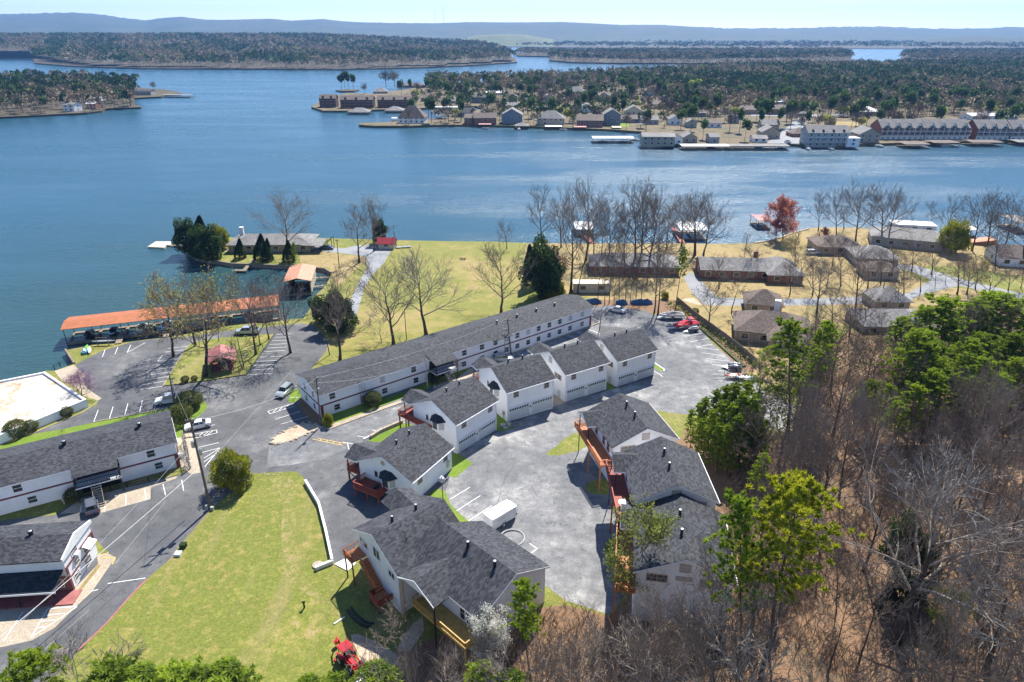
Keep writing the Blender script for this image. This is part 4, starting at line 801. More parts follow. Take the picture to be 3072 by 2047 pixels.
for i, (x, cv, co_, l) in enumerate([(4, True, 'pBlack', 'dark covered boat in the westmost slip under the orange roof'), (9.5, False, 'pBlack', 'dark speedboat in the second slip under the orange roof'), (16, False, 'pWhite', 'white-railed boat in the slip beside the wooden gangway'), (21.5, False, 'pWhite', 'small white boat in the slip right of the gangway'), (33, False, 'pRed', 'red-trimmed boat in the slip behind the budding tree'), (41.5, True, 'pWhite', 'pontoon boat in the eastmost slip under the orange roof')]):
    a = R(18.6); wx, wy = x, 3.8; boat(l, -108.3+wx*math.cos(a)-wy*math.sin(a), 147.6+wx*math.sin(a)+wy*math.cos(a), WATER+.1, a+R(-90), 5.2, 2.1, co_, 'tarp' if i else 'black', cv, 'boats under the orange dock roof')
for k, (a, c) in enumerate([((600,1112),(625,1040)), ((935,1065),(945,1015)), ((1555,985),(1550,915))]):
    p, q = at('q4', *a), Vector((*atz('q4', *c, -.7), -.7)); b = MB(); d = (q-p).normalized(); s = Vector((-d.y, d.x, 0))*.7; u = Vector((0,0,.12)); p.z += .1
    b.prism([tuple(p-s), tuple(p+s), tuple(q+s), tuple(q-s)][::-1], [tuple(x+u) for x in (p-s, p+s, q+s, q-s)][::-1]); tag(b.build('gangway', M['wood']), ('wooden gangway from the kayak bank to the orange-roofed dock','middle wooden gangway to the orange-roofed dock','wooden gangway by the silver pickup to the orange-roofed dock')[k], 'gangway', 'gangways to the orange dock')
# boathouse in the cove
t = thing('boathouse', 'boathouse with a faded orange gable roof in the cove', 'boathouse', (-65.2, 181.2, WATER), R(9)); b = MB(); gable_roof(b, 7.2, 13, 4.4, .9, .4, .4, 0, 0, 'y', th=.1); b.build('roof', M['rust2'], t)
b = MB(); b.box(0, 7.2, 12.6, 12.9, .5, 4.3); b.box(6.9, 7.2, 0, 12.6, .5, 4.2); b.box(0, .2, 6, 12.6, .5, 4.2); b.build('wall', M['cream'], t); b = MB(); b.box(0, 7.2, -.6, .4, .2, .5); b.box(0, .8, .4, 12.6, .2, .5); b.box(6.2, 6.9, .4, 12.6, .2, .5); b.build('walkway', M['wood'], t)
for x, y in ((.1,0),(3.6,0),(7.1,0),(.1,5)): b = MB(); b.box(x-.1, x+.1, y-.1, y+.1, -1.5, 4.3); b.build('post', M['brownside'], t)
boat('dark boat parked inside the orange-roofed boathouse', -61.6, 187, WATER+.1, R(-81), 6, 2.3, 'pBlue', 'tarp')
for a, c, l in (((1950,650),(2088,642),'upper timber walkway from the boathouse to the bank'), ((1950,712),(2060,700),'lower timber walkway from the boathouse to the bank')):
    p, q = Vector((*atz('q4', *a, -.6), -.6)), Vector((*atz('q4', *c, -.4), -.4)); b = MB(); s = Vector((0,.55,0)); u = Vector((0,0,.15)); b.prism([tuple(p-s), tuple(q-s), tuple(q+s), tuple(p+s)], [tuple(x+u) for x in (p-s, q-s, q+s, p+s)])
    for k in range(5): w = p.lerp(q, k/4); b.rod(w-s+Vector((0,0,-1)), w-s+Vector((0,0,1.1)), .05, 4)
    b.rod(p-s+Vector((0,0,1.0)), q-s+Vector((0,0,1.0)), .03, 4); tag(b.build('walkway', M['wood']), l, 'walkway')
b = MB(); p, q = Vector((*atz('q4', 1555, 515, 0), 0)), Vector((*atz('q4', 1490, 590, -.6), -.6)); s = Vector((.6,.3,0)); u = Vector((0,0,.15)); b.prism([tuple(p-s), tuple(q-s), tuple(q+s), tuple(p+s)][::-1], [tuple(x+u) for x in (p-s, q-s, q+s, p+s)][::-1]); b.box(q.x-3, q.x+.8, q.y-1.2, q.y+.2, -.8, -.45); tag(b.build('jetty', M['wood']), 'small L-shaped wooden jetty off the sea wall between the cedars', 'jetty')
P = [atz('q4', *p, -.6) for p in ((806,425),(925,432),(940,412),(1045,425),(1045,405),(972,402),(970,388),(865,388))]; b = MB(); b.prism([(x, y, -1.3) for x, y in P], [(x, y, -.55) for x, y in P]); tag(b.build('floating_dock', M['cream']), 'pale concrete floating dock off the peninsula tip', 'dock')
# retaining wall of the lake house cove (kerb on the bank)
def strip(name, m, pts, w, h, label=None, cat=None, kind=None, z0=-.3, group=None):
    b = MB()
    for i in range(len(pts)-1):
        a, c = pts[i], pts[i+1]; L = (c-a).length; n = max(1, int(L/3))
        for j in range(n):
            p, q = a.lerp(c, j/n), a.lerp(c, (j+1)/n); d = (q-p); d.z = 0; d.normalize(); s = Vector((-d.y, d.x, 0))*w/2
            zp, zq = G(p.x, p.y), G(q.x, q.y)
            B_ = [Vector((*(p-s).xy, zp+z0)), Vector((*(q-s).xy, zq+z0)), Vector((*(q+s).xy, zq+z0)), Vector((*(p+s).xy, zp+z0))]; T_ = [Vector((v.x, v.y, v.z-z0+h)) for v in B_]
            b.prism([tuple(v) for v in B_], [tuple(v) for v in T_])
    o = b.build(name, M[m] if isinstance(m, str) else m)
    return tag(o, label, cat, group, kind)
sp = lambda k, *ps: [at(k, *p) for p in ps]
strip('sea_wall', 'wood', sp('q4',(1085,405),(1072,440),(1090,470),(1150,500),(1250,520),(1400,545),(1560,550),(1780,560),(1950,566),(2060,582),(2105,610)), .5, .25, 'curved timber sea wall around the cove side of the peninsula', 'sea wall', z0=-1.8)
strip('sea_wall', 'wood', sp('q4',(228,1155),(290,1250)), .4, .35, 'short timber sea wall at the grassy corner by the boat ramp', 'sea wall', z0=-1.5)
strip('sea_wall', 'rubble', sp('q6',(450,400),(560,385),(640,360),(720,330),(830,300)), .8, .3, 'low stone sea wall behind the red maple', 'sea wall', z0=-1.5)
# ---------------------------------------------------------------- ordinary houses
BLD = []
def house(name, label, X, Y, ang, W, D, h, rise, wm, rm, roof='gable', axis='x', wins=None, group=None, cat='house', zb=-.5, z=0, chim=None, storeys=None, extras=True, fm='trim'):
    t = thing(name, label, cat, (X, Y, z), R(ang), group); a = R(ang); BLD.append((X+math.cos(a)*W/2-math.sin(a)*D/2, Y+math.sin(a)*W/2+math.cos(a)*D/2, max(W, D)/2+2))
    b = MB()
    if roof == 'gable': gable_walls(b, W, D, h, rise, zb, axis)
    else: b.box(0, W, 0, D, zb, h)
    b.build('wall', M[wm], t); r = MB()
    if roof == 'gable': gable_roof(r, W, D, h, rise, .6, .5, axis=axis)
    elif roof == 'hip': hip_roof(r, W, D, h, rise, .6)
    else: r.box(-.3, W+.3, -.3, D+.3, h, h+.3)
    ro = r.build('roof', M[rm], t)
    st = storeys or max(1, round(h/3.0))
    for s in range(st):
        zz = s*h/st + .9; n = max(1, int(W/4))
        for k in range(n): window(t, 'F', W*(k+.5)/n, zz, min(1.6, W/n*.5), 1.3, W, D, fm=fm, gm='glassD', bars=False)
        for sd in ('L', 'R'): window(t, sd, D*.5, zz, 1.3, 1.2, W, D, fm=fm, gm='glassD', bars=False)
    if chim:
        x, y = chim; b = MB(); b.box(x-.6, x+.6, y-.5, y+.5, 0, h+rise+1.2); b.box(x-.7, x+.7, y-.6, y+.6, h+rise+1.2, h+rise+1.4); b.build('chimney', M['trim' if wm != 'brick' else 'brick'], t)
    return t
def hpx(name, label, k, xl, xr, yb, ye, D, wm, rm, roof='gable', axis='x', ang=0, rise=None, z=.6, **kw):
    X0, Y0 = atz(k, xl, yb, z); X1, Y1 = atz(k, xr, yb, z); W = abs(X1-X0)/math.cos(R(ang)); h = max(2.6, height_at(X0, Y0, z, FX(k, xl, ye)[1]))
    if rise is None: rise = min(W, D)*.22 if axis == 'x' else W*.28
    return house(name, label, X0, Y0, ang, W, D, h, rise, wm, rm, roof, axis, z=z, **kw)
def join_wing(wing, main):
    mm = [Matrix.Translation(o.location) @ Matrix.Rotation(o.rotation_euler[2], 4, 'Z') for o in (wing, main)]
    for ch in list(wing.children): ch.parent = main; ch.matrix_parent_inverse = mm[1].inverted() @ mm[0]
    bpy.data.objects.remove(wing); return main
# near shore neighbourhood
house('lake_house', 'long low grey-roofed lake house with a white chimney on the small peninsula', -96.3, 219.6, 2, 27.5, 12, 3.0, 2.0, 'tan', 'shingleG', 'hip', chim=(2, 9.5))
tt = thing('carport', 'open black-posted carport at the right end of the lake house', 'carport', (-71.5, 219, 0), R(2)); b = MB(); slope(b, (0,0,2.7),(7,0,2.4),(7,9,2.4),(0,9,2.7),.15); b.build('roof', M['shingleG'], tt); b = MB(); b.rod((7.2,0,2.4),(9.8,3,4.0),.12,4); b.rod((9.8,3,4.0),(9.8,3,0),.1,4); b.rod((7.2,4,2.4),(9.8,6.4,4.0),.12,4); b.rod((9.8,6.4,4),(9.8,6.4,0),.1,4); b.rod((9.8,3,4),(9.8,6.4,4),.1,4)
for x in (.1, 3.5, 6.9):
    for y in (.1, 8.9): b.rod((x,y,0),(x,y,2.5),.1,4)
b.build('posts', M['black'], tt)
house('shed', 'cream garden shed with a barn-red gambrel roof at the field corner', -46.2, 223.9, -2, 5.4, 3.4, 2.3, 1.3, 'cream', 'barnred')
house('brick_house', 'low red brick house with a mottled grey roof behind the row of trees', 24.5, 197.5, -3, 27, 11, 3.0, 2.4, 'brick', 'shingleG', 'hip')
house('shed', 'yellowish flat-topped shed at the corner behind the long motel', 17.8, 181, 0, 10.5, 3, 2.6, .4, 'cream', 'cream', 'flat')
rh = house('ranch_house', 'wide brick ranch house with a grey roof and a golden front lawn', 57.5, 193.5, -5, 21, 10, 3.0, 2.2, 'brick', 'shingleG', chim=(17.5, 8))
join_wing(house('wing', 'wing', 76.5, 189.2, -5, 10, 15, 3.0, 2.4, 'brick', 'shingleG', 'hip'), rh)
p = at('q6', 290, 1100); rh = house('brown_roofed_house', 'tan house with brown hipped roofs right behind the lot fence', p.x+1, p.y+1, -16, 17, 12, 3.2, 3.2, 'tan', 'shingleB', 'hip', chim=(9.5, 10))
join_wing(house('wing', 'wing', p.x+7, p.y-5.0, -16, 8.5, 11, 3.2, 2.8, 'tan', 'shingleB', 'hip'), rh)
p = at('q6', 445, 960); join_wing(house('wing', 'wing', p.x, p.y+7, -14, 9, 8, 3.0, 2.6, 'tan', 'shingleB', 'hip'), rh)
p = at('q6', 900, 480); house('brown_lake_house', 'brown-roofed house with a white car beside it on the point', p.x, p.y, -3, 14, 11, 3, 2.4, 'tan', 'shingleB', 'hip')
p = at('q6', 1120, 560); rh = house('grey_lake_house', 'grey hipped-roof house in the bend of the side road', p.x+2, p.y, -8, 12.5, 11, 3, 2.6, 'greyside', 'shingleG', 'hip')
p = at('q6', 1180, 650); join_wing(house('wing', 'wing', p.x+2, p.y, -8, 9.5, 8, 2.8, 1.8, 'greyside', 'shingleB', 'hip'), rh)
p = at('q6', 1250, 400); rh = house('white_roofed_house', 'big grey two-level lake house with glaring white flat roof panels', p.x, p.y-2, -22, 25, 13, 3.4, 2.2, 'greyside', 'shingleG', 'hip')
join_wing(house('wing', 'wing', p.x+11, p.y+5.5, -12, 14, 6, 5.2, .5, 'stucco', 'whiteroof', 'flat'), rh)
p = at('q6', 2170, 560); house('grey_gabled_house', 'grey-roofed white house cut by the right frame edge', p.x, p.y, -12, 26, 11, 3.0, 2.6, 'stucco', 'shingleB')
p = at('q6', 1120, 1040); house('pale_grey_house', 'pale-grey roofed house partly hidden by the tall pines', p.x+3.5, p.y, -2, 17, 11, 3.0, 2.2, 'tan', 'shingleG', 'hip')
p = at('q6', 1285, 900); house('small_grey_house', 'small pyramid grey roof behind the pines', p.x+2, p.y+3, -2, 9, 8, 3.0, 2.6, 'tan', 'shingleG', 'hip')
dock_px('white-roofed boathouse at the end of the red pier', 'q5', 1475, 1600, 350, 300, 11, 'whiteroof', hip=False)
dock_px('boathouse with a white roof behind the bare trees, right of the red pier', 'q5', 2215, 2400, 380, 300, 11, 'whiteroof')
dock_px('red-roofed dock behind the red maple', 'q6', 470, 560, 300, 235, 9, 'redroof')
dock_px('dark-roofed boat dock at the right frame edge', 'q6', 2290, 2420, 330, 250, 12, 'shingleG')
dock_px('low beige dock roof beyond the dark magnolia', 'q6', 1930, 2010, 360, 300, 8, 'cream')
for a, c, l in (((1545,350),(1600,405),'red timber pier from the golden shore to the white-roofed boathouse'), ((2165,290),(2230,400),'red timber pier at the second boathouse')):
    p, q = Vector((*atz('q5', *a, -.4), -.4)), Vector((*atz('q5', *c, 0), 0)); b = MB(); s = Vector((.9,0,0)); u = Vector((0,0,.2)); b.prism([tuple(q-s), tuple(q+s), tuple(p+s), tuple(p-s)], [tuple(x+u) for x in (q-s, q+s, p+s, p-s)]); tag(b.build('pier', M['deckred']), l, 'pier')
b = MB(); X, Y = atz('q6', 2000, 395, -.8); b.prism([(X-4,Y-2,-1.2),(X+6,Y-3,-1.2),(X+6,Y+2,-1.2),(X-2,Y+2,-1.2)], [(X-4,Y-2,-.4),(X+6,Y-3,.9),(X+6,Y+2,.9),(X-2,Y+2,-.4)]); tag(b.build('swim_platform', M['decknew']), 'orange floating swim platform at the right shore', 'platform')
# ---------------------------------------------------------------- far shore houses
FH = [
('t2',630,800,792,752,16,'stucco','shingleB','hip','x','broad house with a huge brown hipped roof at the end of the sand spit',8.5),
('t2',1055,1108,797,757,12,'brick','shingleB','gable','x','small brick house left of the brick row on the spit',2.5),
('t2',1115,1260,800,757,12,'brick','shingleB','gable','x','long brick row house with a brown roof on the spit',3.2),
('t2',975,1100,752,722,12,'bluegrey','shingle','gable','x','blue-grey house with twin dark gables on the canal',3.5),
('t2',1160,1240,745,712,12,'greyside','shingle','hip','x','grey hip-roofed house behind the brick row',3.5),
('t2',1295,1425,796,738,16,'bluegrey','shingleG','gable','y','blue-grey lake house with a tall white-trimmed gable and porch',None),
('t2',1520,1690,806,757,15,'tan','shingleG','hip','x','tan brick house with a grey hipped roof on the shore',5.0),
('t2',1515,1645,712,690,12,'brownside','shingle','gable','x','dark brown house behind the tan brick house',2.5),
('t2',1775,1940,816,772,15,'brick','shingleB','gable','x','brown-brick house with a wide brown roof by the red dock',3.6),
('t2',1945,2055,806,735,14,'bluegrey','shingleG','gable','y','two-storey blue-grey house beside the bright green lawn',None),
('t2',2085,2190,765,712,13,'cream','shingleG','gable','y','cream two-storey gabled house',None),
('t2',1100,1222,662,625,12,'bluegrey','shingleD','gable','x','dark teal two-storey house with an orange deck',1.6),
('t2',1330,1395,668,622,12,'tan','shingleB','gable','y','narrow tan house with a front gable',None),
('t2',1553,1637,668,632,12,'greyside','shingleG','gable','y','grey-green gabled cottage in the middle row',None),
('t2',1705,1832,642,592,16,'tan','shingleG','hip','x','tall tan house with white balconies and a pyramid roof',5.5),
('t2',1905,1992,652,620,12,'greyside','shingleG','gable','y','pale grey gabled house among leafless trees',None),
('t2',2222,2288,617,580,12,'stucco','shingleG','gable','y','white two-storey house high on the far shore',None),
('t2',1198,1322,612,600,14,'stucco','whiteroof','gable','x','low building with a glaring white roof behind the teal house',2.0),
('t2',778,880,652,628,14,'brick','shingleB','hip','x','brick house with a brown hipped roof left of the canal lawn',3.5),
('t2',908,996,664,648,12,'greyside','shingleG','gable','x','grey-roofed cottage on the canal bank',3.0),
('t2',470,560,602,588,14,'greyside','shingleG','hip','x','grey-roofed house on the far point behind the condominiums',4.0),
('t2',620,800,562,548,14,'brick','shingleB','hip','x','low brick house at the back of the far point',2.6),
('t2',1320,1402,700,680,12,'greyside','shingleG','gable','x','grey-roofed house behind the white-trimmed gable',2.6),
('t2',2195,2400,935,878,14,'tan','shingleG','gable','x','two-storey pinkish boathouse apartment standing over the water',1.6),
('t2',1785,1885,722,695,12,'stucco','shingleG','gable','y','white gabled house behind the brown-brick house',None),
('t2',1423,1472,657,638,9,'stucco','shingleG','gable','x','small white cottage beside the narrow tan house',1.6),
('t2',2000,2140,622,602,13,'greyside','shingle','hip','x','dark-roofed house among the pines',3),
('t2',2060,2180,790,765,12,'greyside','shingleB','gable','x','low grey house beside the green lawn slope',2.5),
('t2',2240,2353,700,670,12,'tan','shingleB','gable','x','tan house with a balcony behind leafless trees',2.5),
('t2',2190,2300,800,770,12,'greyside','shingleG','gable','x','grey house at the water left of the pinkish boathouse',2.5),
('t3',66,162,925,890,12,'stucco','shingleG','gable','y','white gabled cottage on the water left of the long dock',None),
('t3',166,254,915,882,12,'tan','shingleG','gable','y','tan gabled cottage on the water behind the long dock',None),
('t3',335,396,920,880,10,'greyside','shingleG','gable','x','grey two-storey cottage between the two dark pines',1.6),
('t3',612,700,915,890,10,'stucco','shingleG','gable','x','small white cottage at the right dark pine',1.6),
('t3',668,780,890,848,15,'tan','shingleG','gable','y','tan house with a broad grey roof by the boat ramp road',None),
('t3',665,775,840,800,12,'tan','shingleG','gable','x','tan house uphill of the ramp road',3.0),
('t3',868,985,882,856,12,'brick','shingleB','hip','x','brown-roofed brick house right of the ramp road',3.2),
('t3',1215,1292,940,890,9,'stucco','whiteroof','flat','x','small white balcony building between the inn and the gabled house',.3),
('t3',1290,1420,915,862,16,'tan','shingleG','gable','y','tan shore house with two grey gables beside the town houses',None),
('t3',515,700,735,705,13,'tanbrick','shingleB','gable','x','leftmost brown-roofed brick duplex of three',2.8),
('t3',710,852,737,700,13,'brick','shingleB','gable','x','middle brown-roofed brick duplex of three',2.8),
('t3',840,962,733,700,13,'tanbrick','shingleB','gable','x','rightmost brown-roofed brick duplex of three',2.8),
('t3',188,312,752,725,12,'bluegrey','shingleG','gable','x','long blue-grey house uphill of the white cottages',2.4),
('t3',78,152,802,765,10,'stucco','shingleG','gable','y','white gabled cottage uphill, left one',None),
('t3',188,250,820,785,10,'greyside','shingleG','gable','y','grey gabled cottage uphill, behind the long dock',None),
('t3',330,412,820,790,10,'stucco','shingleB','gable','x','white cottage behind the left dark pine',2.),
('t3',1288,1430,745,716,16,'tan','whiteroof','hip','x','house with a wide white hipped roof alone on a lawn',3.5),
('t3',2010,2190,772,745,14,'stucco','whiteroof','gable','x','flat white-roofed hall behind the town houses',1.6),
('t3',2120,2320,770,752,14,'greyside','shingleG','gable','x','grey hall behind the right town houses',3.),
('t3',905,968,748,730,9,'greyside','shingleG','hip','x','small grey hip-roofed house beside the dark conifer',2.2),
('t3',450,562,617,598,14,'stucco','whiteroof','gable','x','white-roofed building in the far trees',1.6),
('t3',468,522,792,755,10,'greyside','shingle','gable','y','dark gabled cottage left of the right dark pine',None),
('t3',2235,2285,592,575,12,'stucco','whiteroof','gable','x','pale barn in the woods at the upper right',2),
('t3',735,815,670,655,12,'stucco','whiteroof','gable','x','white garage behind the brick duplexes',1.6),
('t3',20,110,640,618,12,'stucco','shingleB','gable','x','white house with a pinkish roof among pines',2.4),
('t3',190,300,690,665,12,'tan','shingleB','gable','x','tan house with a pinkish roof above the cottages',2.4),
('a1',440,520,768,722,11,'stucco','shingleG','gable','x','white lake house on the wooded left peninsula',1.6),
('a1',602,660,752,715,11,'brick','whiteroof','gable','x','small red house with a pale roof on the left peninsula',1.4),
('a1',900,1038,658,632,12,'greyside','shingle','gable','x','long two-storey grey house on the tip of the left peninsula',1.6),
('a1',28,120,667,655,11,'stucco','whiteroof','gable','x','white-roofed house in the trees at the left edge',1.4),
('a1',580,690,695,680,11,'stucco','whiteroof','gable','x','long white roof in the middle of the left peninsula',1.2)]
for k, xl, xr, yb, ye, D, wm, rm, rf_, ax, lb, ri in FH:
    hpx('lake_house', lb, k, xl, xr, yb, ye, D, wm, rm, rf_, ax, rnd.uniform(-7, 7), ri)
# brown condominiums on the point
for xl, xr, yb, ye, l in [(128,232,690,632,'leftmost small brown condominium block on the point'),(262,470,695,640,'middle brown condominium block behind the hipped dock'),(500,716,692,640,'right brown condominium block on the point')]:
    X0, Y0 = atz('t2', xl, yb, .6); X1, _ = atz('t2', xr, yb, .6); W = X1-X0; h = height_at(X0, Y0, .6, FX('t2', xl, ye)[1])
    t = house('condominium_block', l, X0, Y0, 0, W, 12, h, 3.2, 'brownside', 'shingleB', 'gable', group='brown condominiums on the far point', cat='apartment block', z=.6, storeys=3, fm='brownside')
    n = max(2, int(W/9))
    for i in range(n): b = MB(); x = W*(i+.5)/n; b.box(x-1.1, x+1.1, -.8, .4, 0, h+2.4); b.build('chimney', M['brownside'], t)
    for s in range(3): b = MB(); b.box(0, W, -1.3, -.0, h*(s+.33)/3-.6, h*(s+.33)/3-.45); b.box(0, W, -1.35, -1.25, h*(s+.33)/3-.45, h*(s+.33)/3+.3); b.build('balcony', M['brick'], t)
# long town-house rows on the right
def row_house(label, k, xl, xr, yb, yt, n, D=16):
    z = .6; X0, Y0 = atz(k, xl, yb, z); X1, _ = atz(k, xr, yb, z); W = X1-X0; h = height_at(X0, Y0, z, FX(k, xl, yt)[1]); BLD.append(((X0+X1)/2, Y0+8, W/2+2))
    t = thing('town_house_row', label, 'town houses', (X0, Y0, z), 0, 'three-storey town-house rows'); s = 5.0/(D*.5)
    b = MB(); gable_walls(b, W, D, h, 5.0, -.5, ridge=D*.5); b.build('wall', M['brick'], t); r = MB(); gable_roof(r, W, D, h, 5.0, .3, .3, ridge=D*.5); r.build('roof', M['shingleG'], t)
    for i in range(n):
        x = W*(i+.5)/n; w = W/n*.56; b = MB(); b.prism([(x-w/2, .3, h-.1), (x+w/2, .3, h-.1), (x, .3, h+3.1)], [(x-w/2, 1.3, h), (x+w/2, 1.3, h), (x, 5.2, h+3.1)]); o = b.build('dormer', M['trim'], t)
        q = MB(); q.box(x-w*.24, x+w*.24, .22, .3, h+.25, h+1.3); q.build('pane', M['glassD'], o); q = MB()
        q.prism([(x-w/2-.3, .0, h-.1), (x, .0, h+3.3), (x, 5.4, h+3.3), (x-w/2-.3, 1.3, h-.1)], [(x-w/2-.3, .0, h+.1), (x, .0, h+3.5), (x, 5.4, h+3.5), (x-w/2-.3, 1.3, h+.1)]); q.prism([(x, .0, h+3.3), (x+w/2+.3, .0, h-.1), (x+w/2+.3, 1.3, h-.1), (x, 5.4, h+3.3)], [(x, .0, h+3.5), (x+w/2+.3, .0, h+.1), (x+w/2+.3, 1.3, h+.1), (x, 5.4, h+3.5)]); q.build('dormer_roof', M['shingleG'], o)
    for s_ in range(2):
        z0 = h*(.36+.32*s_); b = MB(); b.box(0, W, -1.5, -.02, z0-.12, z0+.1); b.box(0, W, -1.55, -1.45, z0+.9, z0+1.0)
        for j in range(n*2+1): x = W*j/(n*2); b.box(max(0, x-.12), min(W, x+.12), -1.5, -1.3, z0, z0+h*.31)
        b.build('balcony', M['trim'], t); b = MB()
        for j in range(n*2): x = W*(j+.5)/(n*2); b.box(x-W/n*.2, x+W/n*.2, -.05, .0, z0+.15, z0+h*.27)
        b.build('balcony_doors', M['glassD'], t)
    b = MB(); b.box(0, W, -.12, 0, 0, h*.3); b.build('ground_storey', M['trim'], t); b = MB()
    for j in range(n*2): x = W*(j+.5)/(n*2); b.box(x-.9, x+.9, -.18, -.1, .2, h*.2)
    b.build('ground_doors', M['greyside'], t)
row_house('leftmost long town-house row with four white dormers', 't3', 1425, 1705, 895, 822, 4); row_house('second town-house row with four white dormers, joined to the left one', 't3', 1712, 1992, 895, 822, 4)
row_house('third town-house row with three white dormers', 't3', 2040, 2250, 897, 826, 3); row_house('last town-house row cut by the right frame edge', 't3', 2262, 2560, 898, 828, 4)
# waterfront inn
X0, Y0 = atz('t3', 955, 942, -.2); X1, _ = atz('t3', 1215, 942, -.2); W = X1-X0; h = height_at(X0, Y0, 0, FX('t3', 955, 850)[1])
t = house('waterfront_inn', 'white three-storey waterfront inn with small dormers and balconies', X0, Y0, -1, W, 13, h, 3.8, 'greyside', 'shingleG', 'gable', z=-.2, storeys=3, cat='inn')
for s_ in (.34, .67): b = MB(); b.box(0, W, -1.6, 0, h*s_-.1, h*s_+.05); b.box(0, W, -1.6, -1.5, h*s_+.85, h*s_+.95); [b.box(W*j/10-.06, W*j/10+.06, -1.6, -1.48, h*s_, h*s_+2.4) for j in range(11)]; b.build('balcony', M['trim'], t)
for i in range(4): x = W*(i+.5)/4; b = MB(); b.prism([(x-1,.8,h+.5),(x+1,.8,h+.5),(x,.8,h+2)], [(x-1,2.6,h+1.3),(x+1,2.6,h+1.3),(x,3.6,h+2)]); b.build('dormer', M['shingle'], t)
# far docks
for (k,xl,xr,yb,yt,D,rm,hip,l) in [('t2',305,440,737,718,14,'shingleG',True,'hipped grey dock roof in front of the middle brown condominium'),('t2',545,660,727,708,14,'shingleG',True,'hipped grey dock roof in front of the right brown condominium'),('t2',870,1010,707,690,8,'whiteroof',False,'long white dock roof inside the canal'),
 ('t2',872,960,762,745,8,'shingleG',False,'short white-grey dock on the canal by the blue-grey house'),('t2',1148,1225,822,800,8,'redroof',False,'pink-roofed dock in front of the brick row house'),('t2',1382,1466,832,805,9,'shingleG',True,'white boathouse in front of the tall white-trimmed gable'),('t2',1575,1680,836,812,8,'whiteroof',False,'white-roofed dock in front of the tan brick house'),
 ('t2',1762,1836,840,815,8,'redroof',False,'red-roofed dock in front of the brown-brick house'),('t2',2005,2060,842,818,8,'cream',False,'tan-roofed dock below the bright green lawn'),('t2',1880,2140,920,885,10,'whiteroof',False,'long free-standing dock with a white roof out in the lake'),('t2',2170,2215,845,795,8,'shingleG',False,'small grey gazebo dock at the shore'),
 ('t2',590,640,782,758,7,'whiteroof',False,'little white boathouse beside the spit house'),('t3',158,460,966,938,9,'whiteroof',False,'left half of the long pale dock roof below the cottages'),('t3',466,845,966,938,9,'shingleG',False,'right half of the long pale dock roof below the cottages'),
 ('t3',1585,1745,955,925,12,'shingleB',False,'flat brown dock roof in front of the leftmost town houses'),('t3',1768,1935,945,915,12,'shingleB',False,'flat brown dock roof in front of the second town houses'),('t3',2015,2215,943,913,12,'shingleB',False,'flat brown dock roof in front of the third town houses'),('t3',2310,2460,940,912,12,'shingleG',False,'blue-grey dock roof at the right frame edge'),
 ('a1',1120,1310,675,655,14,'shingleG',False,'long dark dock off the tip of the left peninsula')]:
    dock_px(l, k, xl, xr, yb, yt, D, rm, 0, hip=hip, group='covered boat docks on the far shore')
for i,(k,x,y,rz,c,L,l) in enumerate([('t2',175,712,0,'pWhite',8,'white boat moored at the leftmost brown condominium'),('t2',1195,830,0,'pWhite',6,'white boat beside the pink-roofed dock'),('t2',1405,835,90,'pWhite',6,'white boat in the white boathouse'),('t2',1690,838,0,'pWhite',6,'white boat right of the white-roofed dock'),('t2',2100,845,0,'pWhite',8,'white boat below the green lawn'),('t2',2190,848,0,'pOrange',6,'orange boat at the far shore'),
  ('t2',1940,918,0,'pBlue',7,'dark boat in the left slip of the free-standing dock'),('t2',2070,918,0,'pBlack',7,'black boat in the right slip of the free-standing dock'),('t2',2150,905,0,'pWhite',8,'white boat between the free-standing dock and the pinkish boathouse'),('t3',350,960,0,'pBlue',6,'dark blue boat in the long dock'),('t3',655,962,0,'pTeal',7,'bright blue covered boat in the long dock'),('t3',800,960,0,'pBlack',6,'dark boat at the right end of the long dock'),
  ('t3',965,962,90,'pWhite',6,'white boat at the foot of the inn'),('t3',1110,962,90,'pWhite',7,'second white boat at the foot of the inn'),('t3',1425,945,-60,'pWhite',7,'white boat left of the town-house docks'),('t3',1660,955,0,'pBlack',6,'dark boat under the first brown dock roof'),('t3',1850,945,0,'pWhite',6,'boat under the second brown dock roof'),('a1',1030,672,0,'pWhite',6,'small white boat off the left peninsula')]):
    X, Y = atz(k, x, y, WATER); boat(l, X, Y, WATER+.1, R(rz), L, 2.4, c, 'tarp', i % 2 == 0, 'boats on the far shore')
for k,x,y,l,cc in [('t3',800,838,'blue car parked on the far boat ramp road','pBlue'),('t3',835,915,'white truck at the far boat ramp','pWhite')]: pass
P = zl('t3',(890,765),(960,765),(950,800),(925,850),(915,930),(700,928),(740,890),(800,850),(860,800)); b = MB(); b.poly([(x, y, .72) for x, y in P]); o = b.build('far_ramp_road', M['greyroad']); tag(o, kind='structure')
P = zl('t3',(600,738),(1060,742),(1300,735),(1300,745),(1060,752),(600,750)); b = MB(); b.poly([(x, y, .71) for x, y in P]); o = b.build('far_road', M['greyroad']); tag(o, kind='structure')
P = zl('t3',(1125,782),(1310,790),(1290,815),(1120,815)); b = MB(); b.poly([(x, y, .70) for x, y in P]); o = b.build('far_dry_lawn', M['drygrass']); tag(o, kind='structure')
P = zl('t2',(2065,735),(2090,735),(2115,822),(1965,822)); b = MB(); b.poly([(x, y, .69) for x, y in P]); o = b.build('far_lawn', M['lawn']); tag(o, kind='structure')
